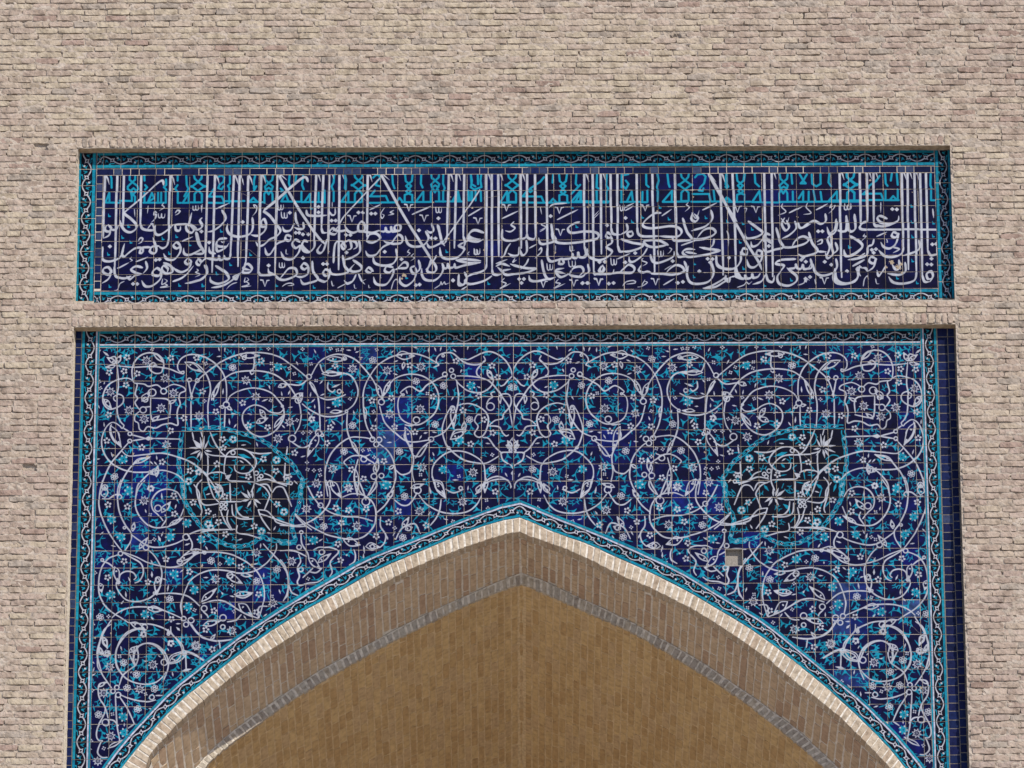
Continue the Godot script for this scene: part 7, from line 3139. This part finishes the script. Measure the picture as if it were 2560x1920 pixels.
func navy_mat() -> StandardMaterial3D:
	var m := StandardMaterial3D.new()
	m.vertex_color_use_as_albedo = true
	m.roughness = 0.36
	m.metallic_specular = 0.2
	m.albedo_texture = noise_tex(0.02, 31, Color(0.75, 0.75, 0.78), Color(0.95, 0.95, 0.95), Color(1, 1, 1), 256)
	m.uv1_triplanar = true
	m.uv1_world_triplanar = true
	m.uv1_scale = Vector3.ONE * 3.0
	return m

func navy_tone(faded: float) -> Color:
	var c := Color8(19, 22, 56).srgb_to_linear().lerp(Color8(26, 38, 80).srgb_to_linear(), rng.randf())
	if rng.randf() < faded:
		c = Color8(38, 48, 84).srgb_to_linear().lerp(Color8(58, 70, 100).srgb_to_linear(), rng.randf())
	return c

func build_inscription() -> void:
	var panel := thing("inscription_panel", "long blue tile panel with white Arabic calligraphy set in the brick wall", "tile panel", Vector3(0, LEVEL + 1.05, TILE_Z))
	rng.seed = 77
	var x_left := -5.10
	var y_top := 3.0
	var w := 2568
	var h := 500
	var cols := PackedFloat32Array([-4.780, -4.577, -4.374, -4.171, -3.968, -3.765, -3.562, -3.359, -3.156, -2.953, -2.750, -2.547, -2.344, -2.141, -1.938, -1.735, -1.532, -1.329, -1.126, -0.923, -0.721, -0.518, -0.315, -0.112, 0.091, 0.294, 0.497, 0.700, 0.903, 1.106, 1.309, 1.512, 1.715, 1.917, 2.120, 2.323, 2.526, 2.729, 2.932, 3.135, 3.338, 3.541, 3.744, 3.947, 4.149, 4.352, 4.555, 4.758, 4.961])
	var rows := PackedFloat32Array([2.631, 2.428, 2.222, 2.016, 1.816, 1.613, 1.408, 1.206])
	# the design, drawn on the whole panel and cut in two textures
	var base := Image.create(w, h, false, Image.FORMAT_RGBA8)
	base.fill(Color8(18, 18, 58))
	glaze_base(base, x_left, y_top, cols, rows, Color8(11, 10, 38), Color8(13, 17, 70), 0.04, func(_x, _y, c): return c)
	mottle(base, 301, 0.30)
	start_layer(w, h, Color8(20, 128, 156))
	inscription_turquoise()
	var layer := end_layer()
	base.blend_rect(layer, Rect2i(0, 0, w, h), Vector2i.ZERO)
	start_layer(w, h, Color8(160, 164, 174))
	inscription_white()
	layer = end_layer()
	mottle(layer, 302, 0.10)
	base.blend_rect(layer, Rect2i(0, 0, w, h), Vector2i.ZERO)
	for d in [[2381, 368, 8], [2400, 384, 9], [2365, 384, 5], [2408, 374, 5], [962, 403, 7], [955, 413, 4], [1160, 197, 3], [2325, 115, 4], [2447, 152, 2], [1869, 464, 3], [786, 240, 3]]:
		chip(base, d[0], d[1], d[2])
	for k in 60:
		chip(base, int((cols[rng.randi_range(1, cols.size() - 2)] - x_left) * TEXEL) + rng.randi_range(-3, 3), int((y_top - rows[rng.randi_range(1, rows.size() - 2)]) * TEXEL) + rng.randi_range(-22, 22), rng.randi_range(1, 3))
	for k in 8:
		crack(base, int((cols[rng.randi_range(1, cols.size() - 3)] - x_left) * TEXEL), int((y_top - rows[rng.randi_range(1, rows.size() - 3)]) * TEXEL))
	var mats := []
	for s in 2:
		mats.append(glaze(ImageTexture.create_from_image(base.get_region(Rect2i(s * (w / 2 - 64), 0, w / 2 + 64, h))), null))
	var wm := (w / 2 + 64) / TEXEL
	var start := [x_left, x_left + (w / 2 - 64) / TEXEL]
	var hm := h / TEXEL
	for i in cols.size() - 1:
		for j in rows.size() - 1:
			var s := 0 if (cols[i] + cols[i + 1]) * 0.5 < x_left + w * 0.5 / TEXEL else 1
			var off := Vector2(rng.randf_range(-0.0035, 0.0035), rng.randf_range(-0.0035, 0.0036))
			var uv := func(p: Vector2) -> Vector2:
				return Vector2((p.x + off.x - start[s]) / wm, (y_top + LEVEL - p.y + off.y) / hm)
			var t := rng.randf_range(0.88, 1.08)
			part("tile", face_mesh(lift(rect(cols[i], cols[i + 1], rows[j + 1], rows[j], 0.0036)), TILE_Z + rng.randf_range(-0.001, 0.001), TILE_Z - 0.02, 0.0018, uv, Color(t, t, t), tilt_of()), mats[s], panel)
	# border of scrolling vines
	var strip := glaze(border_strip(false, 51), null)
	var x_in := cols[0]
	var x_out := cols[cols.size() - 1]
	var xl := -5.078
	var xr := 5.150
	var yt := 2.912
	var yb := 1.045
	var y_band := 2.714
	var y_low := rows[rows.size() - 1]
	var xa := -4.859
	for i in cols.size() - 1:
		strip_tile("border_tile", panel, strip, cols[i], cols[i + 1], y_band, yt, 0, i % 8)
		strip_tile("border_tile", panel, strip, cols[i], cols[i + 1], yb, y_low, 2, i % 8, 0.2, 1.0)
	var ys := yt
	var k := 0
	while ys > yb + 0.05:
		var y2 := maxf(ys - TILE, yb)
		strip_tile("border_tile", panel, strip, xl, xa, y2, ys, 1, k % 8)
		strip_tile("border_tile", panel, strip, x_out + 0.0, xr, y2, ys, 3, (k + 3) % 8)
		ys = y2
		k += 1
	# plain small tiles between border and script
	var navy := navy_mat()
	var x := xa
	while x < x_out - 0.02:
		var l := 0.0995 if rng.randf() < 0.62 else 0.2
		var x2 := minf(x + l, x_out)
		plain_tile("blue_tile", panel, navy, rect(x, x2, rows[0], y_band, 0.006), navy_tone(0.55 if l < 0.15 else 0.04))
		x = x2
	var y := rows[0]
	while y > y_low + 0.03:
		var y2 := maxf(y - rng.randf_range(0.093, 0.106), y_low)
		plain_tile("blue_tile", panel, navy, rect(xa, x_in, y2, y, 0.0065), navy_tone(0.25))
		y = y2
	# corners left over above and below the narrow column
	strip_tile("border_tile", panel, strip, xa, x_in, y_band, yt, 0, 5)
	strip_tile("border_tile", panel, strip, xa, x_in, yb, y_low, 2, 5, 0.2, 1.0)
	var bed := SurfaceTool.new()
	bed.begin(Mesh.PRIMITIVE_TRIANGLES)
	for i in 51:
		for j in 10:
			# each bed runs from the middle of one tile to the middle of the next
			var gx := -5.0895 + i * 0.2034
			var gy := 0.985 + j * 0.2034
			add_flat(bed, lift(PackedVector2Array([Vector2(maxf(gx, -5.084), gy), Vector2(minf(gx + 0.2034, 5.157), gy), Vector2(minf(gx + 0.2034, 5.157), minf(gy + 0.2034, 2.917)), Vector2(maxf(gx, -5.084), minf(gy + 0.2034, 2.917))])), TILE_Z - 0.003)
	part("grout", bed.commit(), grout_mat, panel)

func chip(im: Image, x: int, y: int, r: int) -> void:
	# glaze lost: the clay body shows
	for dy in range(-r, r + 1):
		for dx in range(-r, r + 1):
			var d := sqrt(float(dx * dx + dy * dy)) + 0.45 * r * wob.get_noise_2d((x + dx) * 14.0, (y + dy) * 14.0) * 2.0
			if d < r * 0.8 and x + dx >= 0 and y + dy >= 0 and x + dx < im.get_width() and y + dy < im.get_height():
				im.set_pixel(x + dx, y + dy, Color8(168, 152, 128).lerp(Color8(136, 124, 108), 0.5 + wob.get_noise_2d((x + dx) * 40.0, (y + dy) * 40.0)))

func crack(im: Image, x: int, y: int) -> void:
	# a cracked tile: a thin pale line from one edge to another
	var p := Vector2(x + 2, y + rng.randf_range(8, 42))
	var d := Vector2(1, rng.randf_range(-0.8, 0.8))
	while p.x < x + 48 and p.y > y + 1 and p.y < y + 49:
		im.set_pixel(clampi(int(p.x), 0, im.get_width() - 1), clampi(int(p.y), 0, im.get_height() - 1), Color8(128, 122, 112))
		p += d.normalized()
		d.y = clampf(d.y + rng.randf_range(-0.35, 0.35), -1.2, 1.2)

func build_spandrels() -> void:
	rng.seed = 99
	var axis := 0.005
	var y_top := 0.75
	var w := 1260
	var h := 1380
	start_layer(w, h, Color8(20, 122, 148))
	vine_turquoise()
	var turq_buf := buf
	start_layer(w, h, Color8(158, 162, 172))
	vine_white()
	var small_leaves := fill_spots(turq_buf, 19, 8, 64, 66)
	for p in small_leaves:
		var a := rng.randf() * TAU
		var kind := rng.randf()
		if kind < 0.26:
			blade(p.x - 6 * cos(a), p.y - 6 * sin(a), p.x + 7 * cos(a), p.y + 7 * sin(a), 5.4)
		elif kind < 0.44:
			petals(p.x, p.y, 4, 3.6, 2.0, a)
	var white := end_layer()
	var white_buf := buf
	buf = turq_buf
	for p in fill_spots(white_buf, 21, 8, 64, 66):
		if rng.randf() < 0.35:
			continue
		curl_spray(p.x, p.y, rng.randf() * TAU, rng.randf_range(6.0, 9.0))
	var turq := end_layer()
	mottle(turq, 303, 0.14)
	bh = h
	mottle(white, 304, 0.10)
	var outer := lift(arch_outer())
	var arch_poly := outer.duplicate()
	arch_poly.append(Vector2(outer[outer.size() - 1].x, LEVEL - 9.0))
	arch_poly.append(Vector2(outer[0].x, LEVEL - 9.0))
	var seam := 0.018
	var medal := medallion()
	var navy := navy_mat()
	var strip := glaze(border_strip(true, 52), null)
	var bright: Array = bright_tiles()
	for side in 2:
		var root := thing("tiled_spandrel", "blue floral tile spandrel %s" % ("left of the arch apex with one narrow dark blue strip" if side == 0 else "with one tile missing and a two-tile dark blue strip"), "tile panel", Vector3(-2.5 if side == 0 else 2.5, LEVEL - 1.2, TILE_Z), "tiled spandrels over the arch")
		var cols := PackedFloat32Array()
		var rows := PackedFloat32Array()
		if side == 0:
			cols.append(-4.78)
			for k in 23:
				cols.append(-4.571 + 0.2008 * k)
			cols.append(seam)
		else:
			for k in 24:
				cols.append(seam + 0.2012 * k)
			cols.append(4.737)
		for k in 27:
			rows.append(0.517 - TILE * k)
		var x_left := axis - w / TEXEL if side == 0 else axis
		var base := Image.create(w, h, false, Image.FORMAT_RGBA8)
		base.fill(Color8(18, 18, 58))
		glaze_base(base, x_left, y_top, cols, rows, Color8(11, 10, 40), Color8(13, 18, 78), 0.04, func(cx, cy, c):
			var mx: float = cx if side == 0 else 2.0 * axis - cx
			if Geometry2D.is_point_in_polygon(Vector2(mx, cy), medal):
				c = Color8(11, 13, 26).lerp(c, 0.14)
			for b in bright:
				if absf(cx - b[0]) < 0.105 and absf(cy - b[1]) < 0.105:
					c = Color8(13, 22, 84).lerp(Color8(36, 52, 98), b[2])
			return c)
		mottle(base, 305 + side, 0.32)
		if side == 1:
			turq.flip_x()
			white.flip_x()
		base.blend_rect(turq, Rect2i(0, 0, w, h), Vector2i.ZERO)
		base.blend_rect(white, Rect2i(0, 0, w, h), Vector2i.ZERO)
		for k in 16:
			chip(base, rng.randi_range(40, w - 40), rng.randi_range(80, h - 200), rng.randi_range(2, 4))
		for k in 110:
			chip(base, int((cols[rng.randi_range(1, cols.size() - 2)] - x_left) * TEXEL) + rng.randi_range(-3, 3), int((y_top - rows[rng.randi_range(1, rows.size() - 2)]) * TEXEL) + rng.randi_range(-22, 22), rng.randi_range(1, 3))
		for k in 14:
			crack(base, int((cols[rng.randi_range(1, cols.size() - 3)] - x_left) * TEXEL), int((y_top - rows[rng.randi_range(1, rows.size() - 8)]) * TEXEL))
		var mat := glaze(ImageTexture.create_from_image(base), null)
		var grout := SurfaceTool.new()
		grout.begin(Mesh.PRIMITIVE_TRIANGLES)
		for i in cols.size() - 1:
			for j in rows.size() - 1:
				var cell := lift(PackedVector2Array([Vector2(cols[i], rows[j + 1]), Vector2(cols[i + 1], rows[j + 1]), Vector2(cols[i + 1], rows[j]), Vector2(cols[i], rows[j])]))
				var hole := side == 1 and absf((cols[i] + cols[i + 1]) * 0.5 - 2.532) < 0.1 and absf((rows[j] + rows[j + 1]) * 0.5 - -2.051) < 0.1
				if hole:
					hole_pocket(root, cols[i], cols[i + 1], rows[j + 1], rows[j])
					continue
				for piece in Geometry2D.clip_polygons(cell, arch_poly):
					add_flat(grout, piece, TILE_Z - 0.003)
				var off := Vector2(rng.randf_range(-0.0035, 0.0035), rng.randf_range(-0.0035, 0.0036))
				var t := rng.randf_range(0.86, 1.08)
				var tl := tilt_of()
				var zf := TILE_Z + rng.randf_range(-0.001, 0.001)
				var uv := func(p: Vector2) -> Vector2:
					return Vector2((p.x + off.x - x_left) / (w / TEXEL), (y_top + LEVEL - p.y + off.y) / (h / TEXEL))
				for piece in Geometry2D.clip_polygons(lift(rect(cols[i], cols[i + 1], rows[j + 1], rows[j], 0.0036)), arch_poly):
					if area(piece) > 0.0006:
						part("tile", face_mesh(piece, zf, TILE_Z - 0.02, 0.0016, uv, Color(t, t, t), tl), mat, root)
		# border along the top and the outer side
		for i in cols.size() - 1:
			strip_tile("border_tile", root, strip, cols[i], cols[i + 1], 0.517, 0.72, 0, i % 8)
		var xo := -4.985 if side == 0 else 4.925
		var xi := -4.78 if side == 0 else 4.737
		var y := 0.72
		var k := 0
		while y > -5.0:
			if side == 0:
				strip_tile("border_tile", root, strip, xo, xi, y - TILE, y, 1, k % 8)
			else:
				strip_tile("border_tile", root, strip, xi, xo, y - TILE, y, 3, k % 8)
			y -= TILE
			k += 1
		# plain dark blue tiles along the jamb
		var edges := [[-5.06, -4.988]] if side == 0 else [[4.93, 5.052], [5.052, 5.132]]
		for e in edges:
			y = 0.72
			while y > -5.0:
				var y2: float = y - rng.randf_range(0.094, 0.108)
				plain_tile("blue_tile", root, navy, rect(e[0], e[1], y2, y, 0.006), navy_tone(0.03))
				y = y2
		for piece in [[-5.084, -4.78], [4.737, 5.157]]:
			if (side == 0) == (piece[0] < 0.0):
				add_flat(grout, lift(PackedVector2Array([Vector2(piece[0], -5.2), Vector2(piece[1], -5.2), Vector2(piece[1], 0.73), Vector2(piece[0], 0.73)])), TILE_Z - 0.003)
		add_flat(grout, lift(PackedVector2Array([Vector2(cols[0], 0.517), Vector2(cols[cols.size() - 1], 0.517), Vector2(cols[cols.size() - 1], 0.73), Vector2(cols[0], 0.73)])), TILE_Z - 0.003)
		part("grout", grout.commit(), grout_mat, root)

func area(p: PackedVector2Array) -> float:
	var a := 0.0
	for i in p.size():
		a += p[i].cross(p[(i + 1) % p.size()])
	return absf(a) * 0.5

func grout_tone() -> Color:
	var t := 0.92 if rng.randf() < 0.45 else rng.randf_range(0.16, 0.7)
	return Color(t, t * 0.98, t * 0.95)

func add_flat(st: SurfaceTool, poly: PackedVector2Array, z: float) -> void:
	var tri := Geometry2D.triangulate_polygon(poly)
	st.set_color(grout_tone())
	st.set_normal(Vector3(0, 0, 1))
	for i in range(0, tri.size(), 3):
		var a := poly[tri[i]]
		var b := poly[tri[i + 1]]
		var c := poly[tri[i + 2]]
		for p in ([a, c, b] if (b - a).cross(c - a) > 0.0 else [a, b, c]):
			st.add_vertex(Vector3(p.x, p.y, z))

func hole_pocket(root: Node, x0: float, x1: float, y0: float, y1: float) -> void:
	# where the tile fell out: a shallow square pocket of grey mortar with a raised lump
	var d := 0.075
	var z0 := TILE_Z - 0.003
	var plaster := rough_mat(Color8(158, 152, 146), noise_tex(0.03, 61, Color(0.8, 0.8, 0.8), Color(0.93, 0.93, 0.93), Color(1, 1, 1), 256), bump_tex(0.06, 62, 5.0), 4.0, 1.0)
	var a := y0 + LEVEL
	var b := y1 + LEVEL
	var list := [
		[Vector3(x0, a, z0 - d - 0.01), Vector3(x1, b, z0 - d)],
		[Vector3(x0, a, z0 - d), Vector3(x0 + 0.006, b, z0)],
		[Vector3(x1 - 0.006, a, z0 - d), Vector3(x1, b, z0)],
		[Vector3(x0 + 0.006, a, z0 - d), Vector3(x1 - 0.006, a + 0.006, z0)],
		[Vector3(x0 + 0.006, b - 0.006, z0 - d), Vector3(x1 - 0.006, b, z0)]]
	part("mortar_pocket", boxes_mesh(list), plaster, root)

func curve_uv(a: PackedVector2Array, b: PackedVector2Array, i: int, s0: float, s1: float) -> Callable:
	return func(p: Vector2) -> Vector2:
		var m0 := (a[i] + b[i]) * 0.5
		var m1 := (a[i + 1] + b[i + 1]) * 0.5
		var t := clampf((p - m0).dot(m1 - m0) / (m1 - m0).length_squared(), -0.1, 1.1)
		var lo := a[i].lerp(a[i + 1], t)
		var hi := b[i].lerp(b[i + 1], t)
		return Vector2(lerpf(s0, s1, t), clampf((p - lo).dot(hi - lo) / (hi - lo).length_squared(), 0.0, 1.0))

func build_arch_border() -> void:
	var root := thing("arch_border", "black and turquoise tile border with white vines following the pointed arch", "tile border", Vector3(0.09, LEVEL - 1.4, TILE_Z))
	rng.seed = 123
	var strip := glaze(border_strip(true, 53, true), null)
	var bo := arch_outer()
	var n_side := along_counts(bo, 0.205)
	var b := lift(along(bo, n_side[0], n_side[1]))
	var a := lift(along(arch_inner(), n_side[0], n_side[1]))
	for i in b.size() - 1:
		var da := (a[i + 1] - a[i]) * 0.009
		var db := (b[i + 1] - b[i]) * 0.009
		var poly := PackedVector2Array([a[i] + da, a[i + 1] - da, b[i + 1] - db, b[i] + db])
		var k := i % 8
		var t := rng.randf_range(0.86, 1.08)
		part("border_tile", face_mesh(poly, TILE_Z + 0.002 + rng.randf_range(-0.0015, 0.0015), TILE_Z - 0.02, 0.002, curve_uv(a, b, i, k / 8.0, (k + 1) / 8.0), Color(t, t, t), tilt_of()), strip, root)
	var st := SurfaceTool.new()
	st.begin(Mesh.PRIMITIVE_TRIANGLES)
	for i in b.size() - 1:
		var oa := (a[i] - b[i]).normalized() * 0.03
		add_flat(st, PackedVector2Array([a[i] + oa, a[i + 1] + oa, b[i + 1] - oa * 0.4, b[i] - oa * 0.4]), TILE_Z - 0.004)
	part("grout", st.commit(), grout_mat, root)

func along_counts(c: PackedVector2Array, step: float) -> Array:
	var top := 0
	for i in c.size():
		if c[i].y > c[top].y:
			top = i
	var l := 0.0
	var r := 0.0
	for i in c.size() - 1:
		if i < top:
			l += c[i].distance_to(c[i + 1])
		else:
			r += c[i].distance_to(c[i + 1])
	return [maxi(1, roundi(l / step)), maxi(1, roundi(r / step))]

func ring_of_bricks(called: String, root: Node, outer: PackedVector2Array, inner: PackedVector2Array, step: float, joint: float, z_front: float, z_back: float, mats: Array, mortar: Material, bare_edge: float) -> void:
	var n := along_counts(outer, step)
	var a := lift(along(inner, n[0], n[1]))
	var b := lift(along(outer, n[0], n[1]))
	for i in b.size() - 1:
		var j := joint * rng.randf_range(0.55, 1.35) * 0.5
		var da := (a[i + 1] - a[i]).normalized() * j
		var db := (b[i + 1] - b[i]).normalized() * j
		var up := (b[i] - a[i]).normalized()
		var poly := PackedVector2Array([a[i] + da * rng.randf_range(0.4, 1.5) + up * rng.randf_range(-0.006, 0.008), a[i + 1] - da * rng.randf_range(0.4, 1.5) + up * rng.randf_range(-0.006, 0.008), b[i + 1] - db * rng.randf_range(0.4, 1.5) - up * rng.randf_range(0.006, 0.026), b[i] + db * rng.randf_range(0.4, 1.5) - up * rng.randf_range(0.006, 0.026)])
		part(called, face_mesh(poly, z_front + rng.randf_range(-0.004, 0.004), z_back, 0.005, no_uv, Color.WHITE, tilt_of() * 2.0), mats[rng.randi() % mats.size()], root)
	var st := SurfaceTool.new()
	st.begin(Mesh.PRIMITIVE_TRIANGLES)
	for i in b.size() - 1:
		var up := (b[i] - a[i]).normalized() * 0.008
		add_flat(st, PackedVector2Array([a[i] + up, a[i + 1] + up, b[i + 1] - up * bare_edge, b[i] - up * bare_edge]), z_front - 0.006)
		# underside of the ring between front and back
		var q := [Vector3(a[i].x + up.x, a[i].y + up.y, z_front - 0.012), Vector3(a[i + 1].x + up.x, a[i + 1].y + up.y, z_front - 0.012), Vector3(a[i + 1].x + up.x, a[i + 1].y + up.y, z_back), Vector3(a[i].x + up.x, a[i].y + up.y, z_back)]
		var nn := Vector3(-up.x, -up.y, 0).normalized()
		st.set_normal(nn)
		for p in [q[0], q[1], q[2], q[0], q[2], q[3]]:
			st.add_vertex(p)
	part("mortar", st.commit(), mortar, root)

func rule_bricks(called: String, root: Node, front: PackedVector2Array, drop: Callable, z0: float, z1: float, x0: float, x1: float, pitch: float, length: float, joint: float, proud: float, mats: Array, limit: int) -> void:
	# bricks laid front to back in upright slices of a vault; drop(x, t) is the height lost at fraction t of the depth
	var sts := []
	for m in mats:
		var st := SurfaceTool.new()
		st.begin(Mesh.PRIMITIVE_TRIANGLES)
		sts.append(st)
	var made := []
	var n := int((x1 - x0) / pitch)
	for i in n:
		var x := x0 + (i + 0.5) * pitch
		var y := y_on(front, x)
		var m := (y_on(front, x + 0.03) - y_on(front, x - 0.03)) / 0.06
		var depth := z0 - z1
		var s := -rng.randf() * length if i % 2 == 0 else -length * (0.5 + 0.3 * rng.randf())
		while s < depth:
			var l := length * rng.randf_range(0.86, 1.1)
			if rng.randf() < 0.12:
				l *= 0.6
			var a := maxf(s, 0.0)
			var b := minf(s + l, depth)
			if b - a > 0.06:
				var pa := Vector3(x, y - drop.call(x, a / depth), z0 - a)
				var pb := Vector3(x, y - drop.call(x, b / depth), z0 - b)
				var along_ := pb - pa
				var tang := Vector3(1, m, 0).normalized()
				var nrm := tang.cross(along_).normalized()
				if nrm.y > 0.0:
					nrm = -nrm
				var ul := along_.normalized()
				var side := nrm.cross(ul)
				var wide := pitch * sqrt(1.0 + m * m) - joint * rng.randf_range(0.7, 1.2)
				wide = minf(wide, 0.13)
				var basis_ := Basis(ul * (along_.length() - joint * rng.randf_range(0.5, 1.1)) / 0.268, side * wide / 0.059, nrm)
				var t := Transform3D(basis_, (pa + pb) * 0.5 + Vector3(0, LEVEL, 0) + nrm * (proud + rng.randf_range(-0.002, 0.003)))
				made.append([t, rng.randi() % smooth_units.size(), rng.randi() % mats.size(), a])
			s += l
	made.sort_custom(func(p, q): return p[3] < q[3])
	for k in made.size():
		var e: Array = made[k]
		if k < limit:
			var o := part(called, smooth_units[e[1]], mats[e[2]], root)
			o.transform = Transform3D(e[0].basis, e[0].origin - root.position)
		else:
			sts[e[2]].append_from(smooth_units[e[1]], 0, e[0])
	if made.size() > limit:
		var mesh := ArrayMesh.new()
		for k in mats.size():
			sts[k].commit(mesh)
		for k in mesh.get_surface_count():
			mesh.surface_set_material(k, mats[k])
		part(called + "work", mesh, null, root, true)

func rule_sheet(front: PackedVector2Array, drop: Callable, z0: float, z1: float, x0: float, x1: float, up: float) -> ArrayMesh:
	var pts := []
	var nu := 140
	var nv := 16
	for j in nv:
		for i in nu:
			var x := lerpf(x0, x1, float(i) / (nu - 1))
			var t := float(j) / (nv - 1)
			pts.append(Vector3(x, LEVEL + y_on(front, x) - drop.call(x, t) + up, lerpf(z0, z1, t)))
	return grid_mesh(pts, nu, nv)

func build_arch() -> void:
	rng.seed = 321
	var root := thing("brick_arch", "pointed brick arch with a pale outer brick ring and a grey inner ring", "arch", Vector3(0.09, LEVEL - 1.6, -0.2))
	ring_of_bricks("ring_brick", root, arch_inner(), rim_inner(), 0.0835, 0.021, -0.162, -0.43, arch_mats, arch_mortar, 1.6)
	var e1 := rim_inner()
	var e2 := step_outer()
	var drop := func(x: float, t: float) -> float:
		return (y_on(e1, x) - y_on(e2, x)) * t
	part("soffit_mortar", rule_sheet(e1, drop, -0.42, -1.40, -4.7, 4.75, 0.006), arch_mortar, root)
	rule_bricks("soffit_brick", root, e1, drop, -0.42, -1.40, -4.7, 4.75, 0.084, 0.42, 0.024, 0.004, soffit_mats(), 300)
	var grey := []
	for c in [Color8(190, 184, 175), Color8(182, 176, 168), Color8(194, 185, 172), Color8(176, 168, 160)]:
		var m: StandardMaterial3D = arch_mats[0].duplicate()
		m.albedo_color = c
		grey.append(m)
	ring_of_bricks("inner_ring_brick", root, step_outer(), step_inner(), 0.0835, 0.027, -1.40 + 0.012, -1.40 - 0.14, grey, arch_mortar, 0.0)

func soffit_mats() -> Array:
	var out := []
	for c in [Color8(200, 178, 154), Color8(194, 172, 148), Color8(204, 183, 158), Color8(190, 166, 144), Color8(186, 161, 140)]:
		var m: StandardMaterial3D = arch_mats[0].duplicate()
		m.albedo_color = c
		out.append(m)
	out.append(out[0])
	out.append(out[2])
	return out

func build_vault() -> void:
	rng.seed = 654
	var root := thing("brick_vault", "golden brown brick vault rising to a crease behind the grey inner ring", "vault", Vector3(0.09, LEVEL - 2.0, -1.40))
	var e3 := step_inner()
	var z0: float = -1.40 - 0.05
	var z1 := -6.3
	var depth := z0 - z1
	var drop := func(_x: float, t: float) -> float:
		var d := t * depth
		return 0.31 * d + 0.014 * d * d
	part("mortar", rule_sheet(e3, drop, z0, z1, -4.5, 4.5, 0.006), vault_mortar, root)
	rule_bricks("brick", root, e3, drop, z0, z1, -4.5, 4.5, 0.0815, 0.285, 0.019, 0.001, vault_mats, 300)
